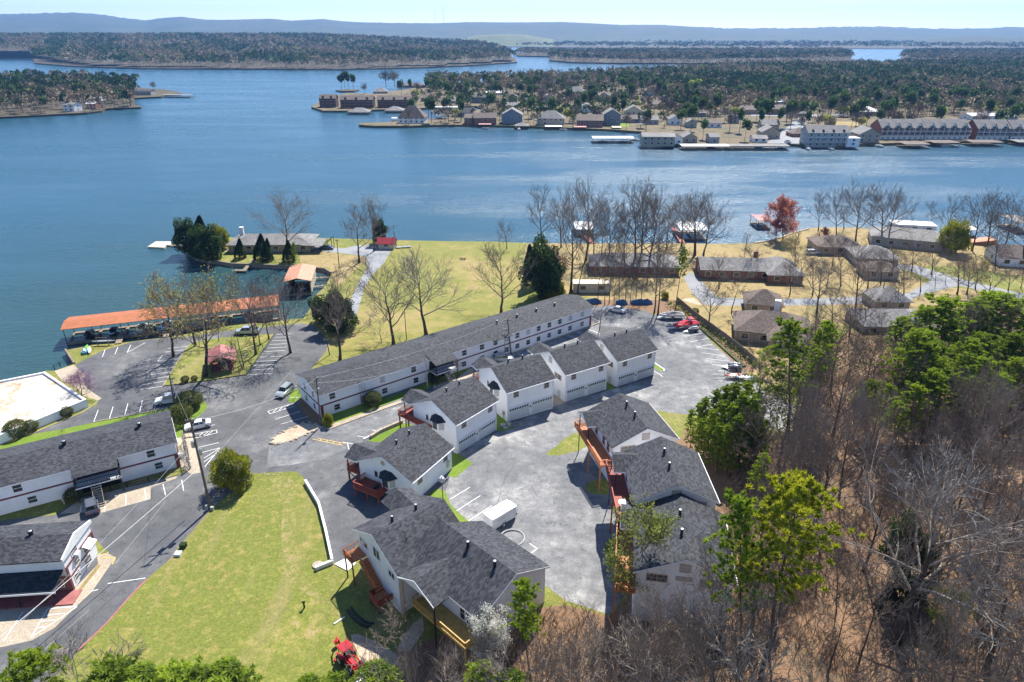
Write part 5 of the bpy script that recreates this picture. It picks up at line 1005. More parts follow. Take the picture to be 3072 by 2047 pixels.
for lab, x, yt in (('thin radio mast on the ridge, left one', 868, 68), ('taller thin radio mast on the ridge, right one', 922, 42)):
    u, v = FX('t2', x, 150); dist = 7000; X = (u-1536)*dist/(FPX*CT+(1023.5-v)*ST); v2 = FX('t2', x, yt)[1]; Zt = CAMZ+(-FPX*ST+(1023.5-v2)*CT)*dist/(FPX*CT+(1023.5-v2)*ST)
    b = MB(); b.rod((X, dist, 60), (X, dist, Zt), 1.1, 4); tag(b.build('radio_mast', M['steel']), lab, 'radio mast', 'radio masts on the ridge')
b = MB()
for i in range(70):
    u = rnd.uniform(1840, 2320); v = rnd.uniform(119, 134); X, Y = atz('F', u, v, 2); s = rnd.uniform(8, 20); b.box(X, X+s*1.5, Y, Y+s, 2, rnd.uniform(14, 26))
tag(b.build('distant_town', M['trim']), 'pale specks of a distant town at the foot of the hills', 'town', kind='stuff')
X, Y = atz('t2', 860, 251, 2); b = MB(); b.box(X, X+150, Y, Y+60, 2, 22); tag(b.build('distant_hall', M['trim']), 'long white roof far behind the left woods', 'building')
# ---------------------------------------------------------------- vegetation prototypes (unit: metres, scaled per tree)
def leafmesh(P, N, size, rg, aspect=.55):
    """P centres (n,3), N outward dirs -> small random quads"""
    n = len(P); r = np.random.default_rng(rg)
    d = N + r.normal(0, .55, (n,3)); d /= np.linalg.norm(d, axis=1)[:,None]
    a = r.normal(0, 1, (n,3)); u = np.cross(d, a); u /= np.linalg.norm(u, axis=1)[:,None]+1e-9
    s = size*r.uniform(.6, 1.35, (n,1)); w = np.cross(d, u)
    c0 = P + d*s*.9; c1 = P + u*s*aspect*.5 + w*s*.15; c2 = P - u*s*aspect*.5
    return np.stack([c1, c0 , c2, P - d*s*.35], 1)
def add_leaves(b, Q):
    i = len(b.v); b.v += [tuple(p) for p in Q.reshape(-1,3).tolist()]
    b.f += [(i+4*k, i+4*k+1, i+4*k+2, i+4*k+3) for k in range(len(Q))]; b.m += [b.mi]*len(Q)
def unit(v): return v/(np.linalg.norm(v)+1e-9)
def bare(seed, H=18.0, spread=.55, n1=9, n2=6, n3=5, n4=3, clear=.28, r0=.34, thin=1.0, lean=0.0, bud=None, budn=3, tw=.024):
    """returns (trunk mesh, crown mesh) of a leafless tree"""
    r = random.Random(seed); tr, cr = MB(), MB(); tips = []
    def br(p, d, L, rad, lev):
        k = 4 if lev <= 2 else (3 if lev == 3 else 2); pts = [p]; rads = [rad]; q = Vector(p); dd = Vector(d)
        for i in range(k):
            dd = (dd + Vector((r.gauss(0,.17), r.gauss(0,.17), r.gauss(.035,.12)))).normalized()
            q = q + dd*(L/k); pts.append(q.copy()); rads.append(max(rad*(1-.75*(i+1)/k), tw if lev < 4 else tw*.6))
        cr.mi = 0
        cr.chain(pts, rads, 5 if lev == 1 else (4 if lev == 2 else 3), cap=False)
        if lev == 4: tips.append(pts[-1]); return
        nn = (n2, n3, n4)[lev-1]
        for j in range(nn):
            t = .25 + .75*(j+r.random()*.8)/nn; t = min(t, .99); f = t*k; i = int(f); pp = pts[i].lerp(pts[i+1], f-i)
            ax = (pts[i+1]-pts[i]).normalized(); side = ax.orthogonal().normalized(); side.rotate(Matrix.Rotation(r.uniform(0, 6.283), 3, ax))
            sp = r.uniform(.45, .95); nd = (ax*(1-sp*.35) + side*sp + Vector((0,0,.18))).normalized()
            br(pp, nd, L*r.uniform(.38, .62)*(1.1-.35*t), max(rads[i]*.6, tw), lev+1)
        br(pts[-1], dd, L*.4, rads[-1]*.9, lev+1 if lev < 4 else 4)
    top = H*.62; pts = []; m = 7; x = y = 0
    for i in range(m+1):
        z = top*i/m; pts.append(Vector((x + lean*z, y, z))); x += r.gauss(0, .10); y += r.gauss(0, .10)
    rad = [r0*(1.25 if i == 0 else 1)*(1-.72*i/m) for i in range(m+1)]
    tr.chain(pts, rad, 8)
    for j in range(n1):
        t = clear + (1-clear)*(j+.5*r.random())/n1; z = min(t, .98)*H*.62; f = z/top*m; i = min(int(f), m-1); pp = pts[i].lerp(pts[i+1], f-i)
        a = j*2.4 + r.uniform(-.5, .5); up = .18 + .62*t
        L = H*spread*(1.0-.35*t)*r.uniform(.8, 1.1)
        br(pp, Vector((math.cos(a), math.sin(a), up+r.uniform(0,.4))).normalized(), L, rad[i]*.55, 1)
    for j in range(4): br(pts[-1], Vector((r.gauss(0,.45), r.gauss(0,.45), 1)).normalized(), H*.34, rad[-1]*.9, 1)
    bm_ = None
    if bud:
        bm_ = MB(); P = np.array([tuple(t) for t in tips]); g = np.random.default_rng(seed); P = np.repeat(P, budn, 0) + g.normal(0, .32, (len(P)*budn, 3))
        add_leaves(bm_, leafmesh(P, g.normal(0,1,P.shape), bud, seed, .9))
    return tr, cr, bm_
def pine(seed, H=20.0, c0=.5, rad=3.2, nb=44, tuft=.33, per=38, r0=.24, top=1.0, cl=8):
    r = random.Random(seed); g = np.random.default_rng(seed); tr, cr, wd = MB(), MB(), MB()
    m = 8; pts = [Vector((0,0,0))]; x = y = 0
    for i in range(1, m+1): x += r.gauss(0, .12); y += r.gauss(0, .12); pts.append(Vector((x, y, H*.97*i/m)))
    rr_ = [r0*(1.2 if i == 0 else 1)*(1-.85*i/m) for i in range(m+1)]; tr.chain(pts, rr_, 7)
    Ps, Ns = [], []
    for j in range(nb):
        t = c0 + (1-c0)*((j+r.random())/nb)**.9; z = t*H*.97; f = min(t, .999)*m; i = int(f); pp = pts[i].lerp(pts[min(i+1,m)], f-i)
        q = (t-c0)/(1-c0); prof = math.sin(math.pi*min(1, .22+.78*q*.98))**.65 if top else (1-q)**.8+.08
        L = rad*prof*r.uniform(.55, 1.15)+.3; a = j*2.399+r.uniform(-.4,.4)
        d = Vector((math.cos(a), math.sin(a), r.uniform(.0, .35)+.5*q)).normalized()
        e = [pp, pp+d*L*.5+Vector((0,0,-.05*L)), pp+d*L+Vector((0,0,.12*L))]
        tr.chain(e, [max(.03, rr_[i]*.28), .03, .015], 3, cap=False)
        for k in range(cl):
            u = r.uniform(.35, 1.05); c = np.array(pp + d*L*u) + g.normal(0, .16+.13*L*.5, 3)*np.array([1,1,.5]); 
            dirs = g.normal(0, 1, (per,3)); dirs[:,2] = np.abs(dirs[:,2])*.8+.1; dirs /= np.linalg.norm(dirs, axis=1)[:,None]
            Ps.append(np.repeat(c[None], per, 0)+dirs*tuft*.35); Ns.append(dirs*1.6)
    add_leaves(cr, leafmesh(np.concatenate(Ps), np.concatenate(Ns), tuft, seed, .36)); return tr, cr, None
def dense(seed, H=6.0, rx=3.0, z0=.1, n=2200, size=.35, shape='ball', lump=.25, trunk=True, r0=.2):
    r = random.Random(seed); g = np.random.default_rng(seed); tr, cr = MB(), MB()
    d = g.normal(0,1,(n,3)); d /= np.linalg.norm(d,axis=1)[:,None]; K = g.normal(0,1,(14,3)); K /= np.linalg.norm(K,axis=1)[:,None]
    lumpf = 1 + lump*(np.exp(-((d[:,None]-K[None])**2).sum(-1)/.16).max(1)*1.4-.6)
    rr_ = g.uniform(.55, 1.0, n)**.6*lumpf
    zc = H*(1+z0)/2; rz = H*(1-z0)/2
    if shape == 'ball': P = d*rr_[:,None]*np.array([rx, rx, rz])+np.array([0,0,zc]); N = d*.35+g.normal(0,.8,(n,3))
    else:
        t = g.uniform(0, 1, n)**1.15; a = g.uniform(0, 6.283, n); k = (1-t)**.75*g.uniform(.55, 1.08, n)**.5*(1+lump*np.sin(a*3+t*9)*.5)
        P = np.stack([rx*k*np.cos(a), rx*k*np.sin(a), H*(z0+(1-z0)*t)], 1); N = np.stack([np.cos(a), np.sin(a), np.full(n,.5)], 1)
    add_leaves(cr, leafmesh(P, N, size, seed, .75))
    tr.chain([(0,0,0),(0,0,H*.45),(r.gauss(0,.1),0,H*.75)], [r0, r0*.7, r0*.3], 6)
    for k in range(7): a = k*.9; tr.chain([(0,0,H*(.15+.05*k)),(rx*.6*math.cos(a),rx*.6*math.sin(a),H*(.35+.06*k))], [r0*.35, .02], 3, cap=False)
    return tr, cr, None
PROT = {}
def proto(kind, parts, H, mt, mc, mb=None, gen='tree'):
    tr, cr, bd = parts
    PROT[kind] = [H, tr.mesh(kind+'_trunk', mt, True), cr.mesh(kind+'_crown', mc), bd.mesh(kind+'_buds', mb) if bd else None]
for i in range(4): proto('bare%d' % i, bare(20+i, 18, spread=(.50,.42,.56,.46)[i], n1=(9,8,10,9)[i], n3=4, clear=(.34,.42,.3,.38)[i], n4=3, tw=.021), 18, M['bark'], M['twig'])
for i in range(3): proto('slim%d' % i, bare(40+i, 20, spread=.26, n1=8, n2=5, n3=4, n4=3, clear=.5, r0=.2), 20, M['bark'], M['twig'])
for i in range(3): proto('grand%d' % i, bare(50+i, 20, spread=.62, n1=8, n2=6, n3=5, n4=3, clear=.38, r0=.42, tw=.024), 20, M['bark'], M['twigP'])
for i in range(2): proto('sap%d' % i, bare(60+i, 8, spread=.4, n1=7, n2=5, n3=4, n4=2, clear=.15, r0=.07, tw=.014), 8, M['twigS'], M['twigS'])
for i in range(2): proto('bud%d' % i, bare(70+i, 15, spread=.5, n1=9, n2=5, n3=5, n4=3, clear=.35, r0=.28, bud=.2, budn=1), 15, M['bark'], M['twig'], M['bud'])
proto('budg', bare(75, 12, spread=.5, n1=9, n2=5, n3=4, n4=3, clear=.2, r0=.18, bud=.22, budn=3), 12, M['bark'], M['twig'], M['budG'])
proto('white', bare(76, 9, spread=.38, n1=9, n2=5, n3=5, n4=2, clear=.15, r0=.12, bud=.17, budn=8), 9, M['bark'], M['twig'], M['blossom'])
proto('red', bare(77, 12, spread=.6, n1=9, n2=6, n3=5, n4=3, clear=.15, r0=.25, bud=.26, budn=5), 12, M['bark'], M['redbud'], M['redbud'])
proto('purple', bare(78, 5, spread=.6, n1=7, n2=5, n3=4, n4=2, clear=.1, r0=.09, bud=.1, budn=3, tw=.012), 5, M['bark'], M['twig'], M['purple'])
for i in range(4): proto('pine%d' % i, pine(80+i, 20, c0=(.52,.45,.58,.5)[i], rad=(3.3,3.9,3.0,4.2)[i], nb=(44,50,38,54)[i], cl=8), 20, M['pbark'], M['pine'])
proto('pineY0', pine(86, 18, c0=.55, rad=3.6, nb=46, cl=8), 18, M['pbark'], M['pineY'])
for i in range(2): proto('ypine%d' % i, pine(90+i, 12, c0=.12, rad=2.1, nb=56, top=0, r0=.12, cl=6, per=26, tuft=.27), 12, M['pbark'], M['pine'])
for i in range(2): proto('cedar%d' % i, dense(95+i, 10, 3.0, .06, 6000, .36, 'cone', .3), 10, M['bark'], M['pineD'])
proto('ever', dense(98, 9, 3.8, .1, 8000, .36, 'ball', .5, r0=.3), 9, M['bark'], M['pineD'])
proto('magno', dense(99, 7, 3.6, .02, 11000, .26, 'ball', .38, r0=.25), 7, M['bark'], M['magno'])
proto('shrub', dense(100, 2.0, 1.25, .0, 3500, .12, 'ball', .12, r0=.06), 2, M['bark'], M['bushM'])
proto('rustt', dense(101, 9, 2.8, .2, 1300, .35, 'ball', .5, r0=.16), 9, M['bark'], M['rusty'])
NAMES = {'bare':'bare_tree','slim':'bare_tree','grand':'bare_tree','sap':'sapling','bud':'budding_tree','budg':'budding_tree','white':'blossom_tree','red':'red_tree','purple':'redbud_tree','pine':'pine_tree','pineY':'pine_tree','ypine':'young_pine','cedar':'cedar_tree','ever':'evergreen_tree','magno':'evergreen_tree','shrub':'shrub','rustt':'brown_leaved_tree'}
def tree(kind, X, Y, h, label, cat, group=None, wide=1.0, z=None, lean=(0,0), rot=None):
    H, tr, cr, bd = PROT[kind]; nm = NAMES[kind.rstrip('0123456789')]; s = h/H
    o = thing(nm, label, cat, (X, Y, G(X, Y) if z is None else z), rnd.uniform(0, 6.283) if rot is None else rot, group, (s*wide, s*wide, s))
    o.rotation_euler[0] = lean[0]; o.rotation_euler[1] = lean[1]
    for n, me in (('trunk', tr), ('crown', cr)) + ((('blossom' if kind in ('white','purple') else 'leaves'), bd),)*(bd is not None):
        c = bpy.data.objects.new(n, me); COL.objects.link(c); c.parent = o
    return o
def tpx(kind, k, bx, by, tx, ty, label, cat, group=None, wide=1.0, minh=2):
    p = at(k, bx, by); h = max(minh, height_at(p.x, p.y, p.z, FX(k, tx, ty)[1]))
    # horizontal offset of the top -> lean
    u = px(p.x, p.y, p.z + h)[0]; off = (FX(k, tx, ty)[0]-u)/FPX*math.hypot(p.y, CAMZ-p.z-h)
    ln = max(-.22, min(.22, off/h))
    o = tree(kind, p.x, p.y, h, label, cat, group, wide, rot=0 if abs(ln) > .02 else None); o.rotation_euler[1] = ln
    return o
# ---------------------------------------------------------------- markings
def stripe(name, segs, w=.12, m='lineP', up=.02):
    b = MB()
    for a, c in segs:
        L = (c-a).xy.length; n = max(1, int(L/1.2))
        for j in range(n):
            p, q = a.lerp(c, j/n), a.lerp(c, (j+1)/n); d = Vector((q.x-p.x, q.y-p.y, 0)); d.normalize(); s = Vector((-d.y, d.x, 0))*w/2
            P = [p-s, q-s, q+s, p+s]; b.quad(*[(v.x, v.y, G(v.x, v.y)+up) for v in P])
    return tag(b.build(name, M[m]), kind='structure')
def S(k, *seg): return [(at(k, *a), at(k, *c)) for a, c in seg]
def bays(k, a0, a1, b0, b1, n): # n lines between edge a0->a1 (starts) and b0->b1 (ends)
    out = []
    for i in range(n):
        t = i/(n-1); out.append((at(k, a0[0]+(a1[0]-a0[0])*t, a0[1]+(a1[1]-a0[1])*t), at(k, b0[0]+(b1[0]-b0[0])*t, b0[1]+(b1[1]-b0[1])*t)))
    return out
L_ = []
L_ += S('m4', ((440,385),(468,312)), ((570,358),(602,283)), ((698,340),(735,260)), ((698,340),(885,238)))
L_ += S('m4', ((1120,298),(1330,275)), ((1092,334),(1310,310)), ((1058,372),(1260,348)), ((1015,430),(1240,402)), ((1060,372),(1015,430)), ((1000,474),(1210,445)), ((962,522),(1180,490)), ((928,572),(1148,540)), ((892,624),(1115,588)), ((858,675),(1085,638)), ((822,726),(1062,690)))
L_ += S('m4', ((2245,150),(2400,146)), ((2230,181),(2390,177)), ((2200,218),(2380,210)), ((2175,256),(2353,248)), ((2147,294),(2353,282)), ((2120,330),(2338,318)), ((2080,388),(2300,379)), ((2042,432),(2270,422)), ((2010,474),(2235,463)), ((1975,522),(2210,508)), ((1942,570),(2190,556)))
L_ += S('r1', ((735,565),(770,472)), ((858,538),(887,446)), ((978,511),(1003,421)), ((1095,487),(1116,397)), ((1212,461),(1226,374)))
L_ += S('r1', ((1510,628),(1683,587)), ((1500,665),(1698,628)), ((1515,695),(1702,652)), ((1698,628),(1702,652)), ((1540,690),(1590,652)), ((1580,682),(1630,645)), ((1620,672),(1668,636)), ((1555,765),(1715,728)), ((1585,805),(1725,768)), ((1600,850),(1722,770)), ((1605,918),(1722,775)), ((1598,880),(1670,830)))
L_ += S('r1', ((2100,482),(2300,420)), ((2118,502),(2310,440)), ((2100,482),(2118,502)), ((2140,490),(2170,462)), ((2185,476),(2215,448)), ((2230,462),(2260,434)), ((2160,545),(2352,483)), ((2202,583),(2352,540)))
L_ += S('r2', ((112,583),(322,523)), ((195,283),(240,284)), ((185,375),(245,372)), ((596,723),(690,740)), ((710,675),(800,690)), ((828,628),(880,640)), ((632,730),(648,790)))
L_ += S('r1', ((818,1272),(825,1178)), ((985,1222),(987,1132)), ((1145,1178),(1135,1092)), ((1298,1140),(1278,1052)), ((1440,1105),(1425,1020)), ((632,1275),(636,1220)))
L_ += S('s5', ((375,993),(605,975)), ((375,993),(242,1220)), ((242,1220),(600,980)), ((365,1045),(510,1028)), ((325,1092),(440,1078)), ((285,1143),(370,1132)), ((180,1018),(28,1245)), ((715,855),(770,843)), ((845,795),(1140,752)))
L_ += S('m2', ((1085,990),(1165,960)), ((1190,945),(1255,990)), ((1345,893),(1410,935)), ((1490,843),(1590,895)), ((1900,690),(2080,765)), ((2030,640),(2230,722)), ((2165,595),(2353,670)), ((1510,822),(1590,793)))
L_ += S('m5', ((40,470),(220,540)), ((160,430),(300,485)), ((235,305),(320,350)), ((1365,525),(1560,488)), ((1425,592),(1640,552)), ((1495,655),(1690,622)), ((1495,655),(1770,692)), ((1560,725),(1850,763)), ((1620,797),(1900,828)), ((1690,868),(1850,885)), ((1755,942),(2085,970)), ((975,940),(1090,1017)), ((962,1022),(988,1028)))
L_ += S('r4', ((300,560),(350,590)), ((360,600),(460,665)), ((290,640),(345,678)), ((380,695),(440,732)), ((240,690),(265,712)))
L_ += S('s6', ((1175,135),(1332,40)), ((1228,225),(1415,105)), ((1322,302),(1505,185)), ((1800,480),(1860,523)), ((1860,523),(1812,553)))
stripe('parking_lines', L_)
stripe('red_kerb_line', S('s5', ((610,1320),(840,1100)), ((840,1100),(1010,905)), ((1010,905),(1150,760))), .22, 'pinkP')
stripe('yellow_kerb_line', S('s5', ((770,572),(845,558)), ((845,558),(845,548)), ((800,595),(905,590)), ((905,590),(880,645))) + S('r2', ((360,700),(600,750)), ((400,694),(620,735)), ((420,712),(425,700)), ((470,722),(478,706)), ((520,732),(530,716)), ((570,742),(580,726))), .14, 'yellowP')
# kerbs
strip('kerb', 'concrete', sp('q4',(915,1410),(985,1290),(1090,1130),(1125,1100)), .16, .13, kind='structure'); strip('kerb', 'black', sp('q4',(1705,1040),(1600,1190),(1505,1330),(1200,1375),(915,1410)), .16, .13, kind='structure')
strip('kerb', 'concrete', sp('r1',(230,672),(460,572),(640,500),(740,432),(765,402)), .16, .13, kind='structure'); strip('kerb', 'concrete', sp('r1',(740,567),(1300,462)), .16, .13, kind='structure')
strip('kerb', 'concrete', sp('m1',(590,985),(1300,720),(1665,592)), .3, .14, kind='structure'); strip('kerb', 'concrete', sp('m2',(840,1005),(1100,945),(1700,742),(2240,556),(2353,512)), .3, .2, kind='structure')
strip('kerb', 'lineP', sp('m5',(982,850),(1110,935),(1100,950)), .25, .15, kind='structure')
# white retaining wall and its pad
strip('retaining_wall', 'trim', sp('s6',(45,8),(150,185),(205,400),(255,632)), .35, .75, 'long white retaining wall curving between the lawn and the dark driveway', 'wall', z0=-.8)
strip('retaining_wall', 'trim', sp('s6',(262,632),(122,690)), .4, .6, 'short low end of the white wall at the manhole', 'wall', z0=-.8)
P = [at('s6', *p) for p in ((270,645),(375,592),(425,592),(440,640),(375,700))]; b = MB(); b.prism([(p.x, p.y, p.z-.2) for p in P], [(p.x, p.y, p.z+.12) for p in P]); tag(b.build('stair_pad', M['trim']), kind='structure')
strip('retaining_wall', 'rubble', sp('c4',(480,340),(640,240),(800,170),(980,95)), .5, .6, 'low grey stone-capped wall above the grass strip by the decked house', 'wall', z0=-.6)
for i in range(12):
    t_ = i/11; p = at('c4', 400+(950-400)*t_, 350-(350-85)*t_); b = MB(); b.box(-.45, .45, -.14, .14, 0, .22); o = b.build('wheel_stop', M['trim'], None, at=p); o.rotation_euler[2] = R(50); tag(o, 'white concrete block in the stepped row along the grey stone wall', 'kerb block', 'white blocks along the stone wall')
def rock(k, x, y, s, seed, label=None, group=None):
    r = random.Random(seed); s *= r.uniform(.6, 1.1); x += r.uniform(-9, 9); y += r.uniform(-6, 6); p = at(k, x, y); b = MB(); n = 7; i0 = len(b.v); rings = ((0,1.0),(.35,.95),(.7,.55))
    for z, q in rings:
        for j in range(n): a = 6.283*j/n; w = s*q*r.uniform(.55, 1.3); b.v.append((p.x+w*math.cos(a), p.y+w*.75*math.sin(a), p.z-.05+z*s*.8))
    for q in range(2):
        for j in range(n): a = i0+q*n+j; c = i0+q*n+(j+1) % n; b.f.append((a, c, c+n, a+n)); b.m.append(0)
    b.f.append(tuple(i0+2*n+j for j in range(n))); b.m.append(0); return tag(b.build('rock', M['rubble']), label or 'rough stone in the rim of the sandy island', 'rock', group or 'stones round the sandy island')
for i, (x, y) in enumerate([(35,735),(60,742),(90,738),(125,732),(160,722),(195,712),(230,700),(265,688),(300,675),(330,658),(365,640),(400,620),(40,700),(65,675),(100,655),(140,640),(180,615),(220,600),(280,575),(330,570),(380,580)]): rock('r2', x, y, rnd.uniform(.35, .6), i)
for i, (x, y) in enumerate([(1290,1145),(1250,1150),(1230,1175),(1490,1130),(1520,1140),(1540,1165),(1500,1190),(1480,1210),(1560,1130),(1590,1125),(1510,1155)]): rock('q4', x, y, rnd.uniform(.4, .8), 40+i, 'stone in the rock bed beside the red pavilion', 'stones of the pavilion rock bed')
for i, (x, y) in enumerate([(2040,972),(2070,968),(2110,978),(2150,975),(2190,970)]): rock('r1', x, y, .3, 60+i, 'brown stone on the lawn edge by the round tree', 'stones on the lawn edge')
for i, (x, y, c, l) in enumerate([(1440,500,'pGreen','small green utility box on the lawn edge by the road'), (1400,560,'trim','white utility lid box on the lawn edge by the road')]):
    p = at('s5', x, y+10); b = MB(); b.box(-.4, .4, -.35, .35, 0, .6 if i == 0 else .35); b.box(-.45, .45, -.4, .4, .6 if i == 0 else .35, .68 if i == 0 else .42); tag(b.build('utility_box', M['pineD' if i == 0 else 'trim'], None, at=p), l, 'utility box')
p = at('s6', 140, 652); b = MB(); b.cyl(0, 0, -.1, .18, .75, n=18); tag(b.build('manhole', M['concrete'], None, at=p), 'round concrete manhole on the lawn at the wall end', 'manhole')
p = at('r2', 1870, 600); b = MB(); b.box(-.9, .1, -.5, .4, 0, .45); b.box(.3, 1.1, -.3, .5, 0, .6); b.box(-.3, .5, -1.1, -.6, 0, .35); tag(b.build('utility_boxes', M['greyside'], None, at=p), 'cluster of grey utility boxes on the small green patch between the garage houses', 'utility box')
# ring kerb on the court
p = at('s6', 1665, 440); b = MB(); pts = [(1.75*math.cos(a), 1.75*math.sin(a), .12) for a in [i*.22-1.4 for i in range(20)]]; b.chain(pts, [.13]*20, 6); o = b.build('kerb_ring', M['greyside'], None, at=p); tag(o, 'green-grey curved hose-like ring kerb behind the white trailer', 'ring')
# railing round the flat roof and cracks sealed in the court
def sealed(name, k, pts, w):
    segs = []; r = random.Random(len(pts)*7)
    for a, c in zip(pts, pts[1:]):
        p, q = at(k, *a), at(k, *c); n = max(2, int((q-p).length/1.5)); last = p
        for j in range(1, n+1): w_ = p.lerp(q, j/n) + Vector((r.uniform(-.25,.25), r.uniform(-.25,.25), 0))*(j < n); segs.append((last, w_)); last = w_
    return segs
M['tar'] = plain('tar_seal', (.045,.045,.048), .6, .2, 1, coord='world'); M['pale'] = plain('pale_worn_paint', (.30,.30,.29), .9, .2, 1, coord='world')
ck = sealed('c','r2',[(1830,1130),(1870,1000),(1945,890)],.05) + sealed('c','r2',[(2060,1020),(2090,1090),(2130,1160)],.05) + sealed('c','r2',[(500,620),(760,530),(1060,420)],.05) + sealed('c','m5',[(1000,500),(1250,700),(1400,900)],.05) + sealed('c','s6',[(1600,60),(1500,250),(1480,300)],.05) + sealed('c','m5',[(1200,1050),(1500,1000),(1700,1100)],.05) + sealed('c','q4',[(900,1500),(1300,1440),(1800,1300)],.05)
stripe('asphalt_cracks', ck, .07, 'tar', .012)
stripe('road_seam', S('r1', ((2290,160),(1640,880))) + S('s5', ((1300,150),(900,640)), ((700,1000),(250,1400))), .06, 'pale', .014)
# ---------------------------------------------------------------- vehicles
def prof_body(b, prof, w, inset=.07):
    n = len(prof); cx_ = sum(p[0] for p in prof)/n; cz = sum(p[1] for p in prof)/n; rings = []
    for y, s in ((-w/2, .0), (-w/2+.09, 1), (w/2-.09, 1), (w/2, .0)):
        i = len(b.v); rings.append(i)
        for x, z in prof:
            dx, dz = x-cx_, z-cz; L = math.hypot(dx, dz); k = 1-(inset/L if not s else 0); b.v.append((cx_+dx*k, y, cz+dz*k))
    for a, c in zip(rings, rings[1:]):
        for j in range(n): b.f.append((a+j, c+j, c+(j+1) % n, a+(j+1) % n)); b.m.append(b.mi)
    b.f.append(tuple(rings[0]+j for j in range(n))); b.f.append(tuple(rings[-1]+j for j in reversed(range(n)))); b.m += [b.mi]*2
def car(label, p, rz, kind='sedan', col='pWhite', group=None, z=None, bed=None):
    t = thing({'sedan':'parked_car','suv':'parked_car','pickup':'pickup_truck'}[kind], label, 'pickup truck' if kind == 'pickup' else 'car', p, rz, group)
    if kind == 'sedan': L, W = 4.75, 1.84; body = [(-2.3,.35),(-2.37,.65),(-2.3,.98),(-1.55,1.05),(.95,.98),(1.9,.84),(2.33,.66),(2.37,.38),(2.2,.24),(-2.2,.24)]; cab = (-1.55, 1.05, .98, 1.44, .75, .62, .16)
    elif kind == 'suv': L, W = 4.7, 1.9; body = [(-2.25,.38),(-2.33,.7),(-2.28,1.1),(-1.8,1.15),(.95,1.1),(1.85,.98),(2.28,.75),(2.33,.42),(2.2,.28),(-2.2,.28)]; cab = (-2.2, 1.05, 1.1, 1.68, .3, .68, .15)
    else: L, W = 5.9, 2.0; body = [(-2.9,.5),(-2.95,.75),(-2.93,1.12),(.0,1.15),(1.7,1.15),(2.65,1.02),(2.92,.8),(2.95,.5),(2.8,.38),(-2.8,.38)]; cab = (-1.0, 1.55, 1.12, 1.85, .22, .72, .17)
    b = MB(); prof_body(b, body, W)
    b.build('body', M[col], t, False)
    x0, x1, z0, z1, rb, rf_, iy = cab
    g_ = MB(); g_.prism([(x0,-W/2+.1,z0),(x1,-W/2+.1,z0),(x1,W/2-.1,z0),(x0,W/2-.1,z0)], [(x0+rb,-W/2+.1+iy,z1),(x1-rf_,-W/2+.1+iy,z1),(x1-rf_,W/2-.1-iy,z1),(x0+rb,W/2-.1-iy,z1)]); g_.build('windows', M['glassD'], t)
    r = MB(); r.box(x0+rb-.04, x1-rf_+.04, -W/2+.07+iy, W/2-.07-iy, z1-.03, z1+.05)
    for sy in (-1, 1):
        a = (W/2-.085)*sy; c = (W/2-.085-iy)*sy
        for xa, xb in ((x0+.02, x0+rb-.02), (x1-.02, x1-rf_+.0), ((x0+x1)/2-.03, (x0+x1)/2-.03+ (rb-rf_)*.1)): r.rod((xa, a, z0), (xb, c, z1), .045, 4)
    if kind == 'suv':
        for sy in (-.62, .62): r.rod((x0+rb+.1, sy, z1+.1), (x1-rf_-.1, sy, z1+.1), .025, 4)
    r.build('roof', M[col], t)
    for x in (-L*.31, L*.31):
        for y in (-W/2+.1, W/2-.1):
            k = MB(); rr_ = .34 if kind != 'pickup' else .4; s = 1 if y > 0 else -1; k.chain([(x, y-.12*s, rr_), (x, y+.12*s, rr_)], [rr_, rr_], 16); o = k.build('wheel', M['rubber'], t); q = MB(); q.chain([(x, y+.121*s, rr_), (x, y+.14*s, rr_)], [rr_*.6, rr_*.5], 10); q.build('rim', M['steel'], o)
    for y in (-W*.36, W*.36):
        k = MB(); k.box(L/2-.12, L/2-.02, y-.18, y+.18, .62, .76); k.build('headlight', M['blind'], t); k = MB(); k.box(-L/2+.0, -L/2+.1, y-.15, y+.15, .72, .9); k.build('tail_light', M['pRed'], t)
    k = MB(); k.box(L/2-.08, L/2+.0, -W*.25, W*.25, .45, .6); k.build('grille', M['black'], t)
    if kind == 'pickup':
        k = MB(); k.box(-2.8, -1.1, -W/2+.16, W/2-.16, 1.12, 1.165); o = k.build('bed', M['black'], t)
        if bed == 'rails':
            k = MB()
            for y in (-.9, .9): k.box(-2.85, -1.05, y-.04, y+.04, 1.15, 1.3)
            k.box(-2.88, -2.8, -.9, .9, 1.15, 1.3); k.build('bed_rail', M[col], t)
    return t
def hd(k, a, c): p, q = at(k, *a), at(k, *c); return math.atan2(p.y-q.y, p.x-q.x)
def mid(k, a, c): p, q = at(k, *a), at(k, *c); m = (p+q)/2; m.z = G(m.x, m.y); return m
car('white pickup truck parked nose-out beside the large clipped shrub', mid('r1', (1245,425), (1440,395)), hd('r1', (1245,425), (1440,395)), 'pickup', 'pWhite', bed='rails')
car('white sedan parked beside the tall utility pole with the transformer', mid('r1', (1455,625), (1655,590)), hd('r1', (1455,628), (1655,588)), 'sedan', 'pWhite')
car('pale silver-green hatchback parked at the near end of the long motel', mid('r1', (2195,375), (2275,312)), hd('r1', (2200,372), (2272,310)), 'suv', 'pSilver')
car('grey-blue wagon with a pale roof parked in front of the left motel', mid('r1', (735,1290), (718,1195)), hd('r1', (718,1195), (735,1290)), 'suv', 'pGrey')
car('silver pickup truck parked at the wooden gangway of the orange dock', mid('q4', (1435,1040), (1590,1035)), hd('q4', (1435,1040), (1590,1035)), 'pickup', 'pSilver', bed='rails')
car('dark blue sedan on the driveway of the lake house', mid('m6', (1560,498), (1670,495)), hd('m6', (1670,495), (1560,498)), 'sedan', 'pBlue')
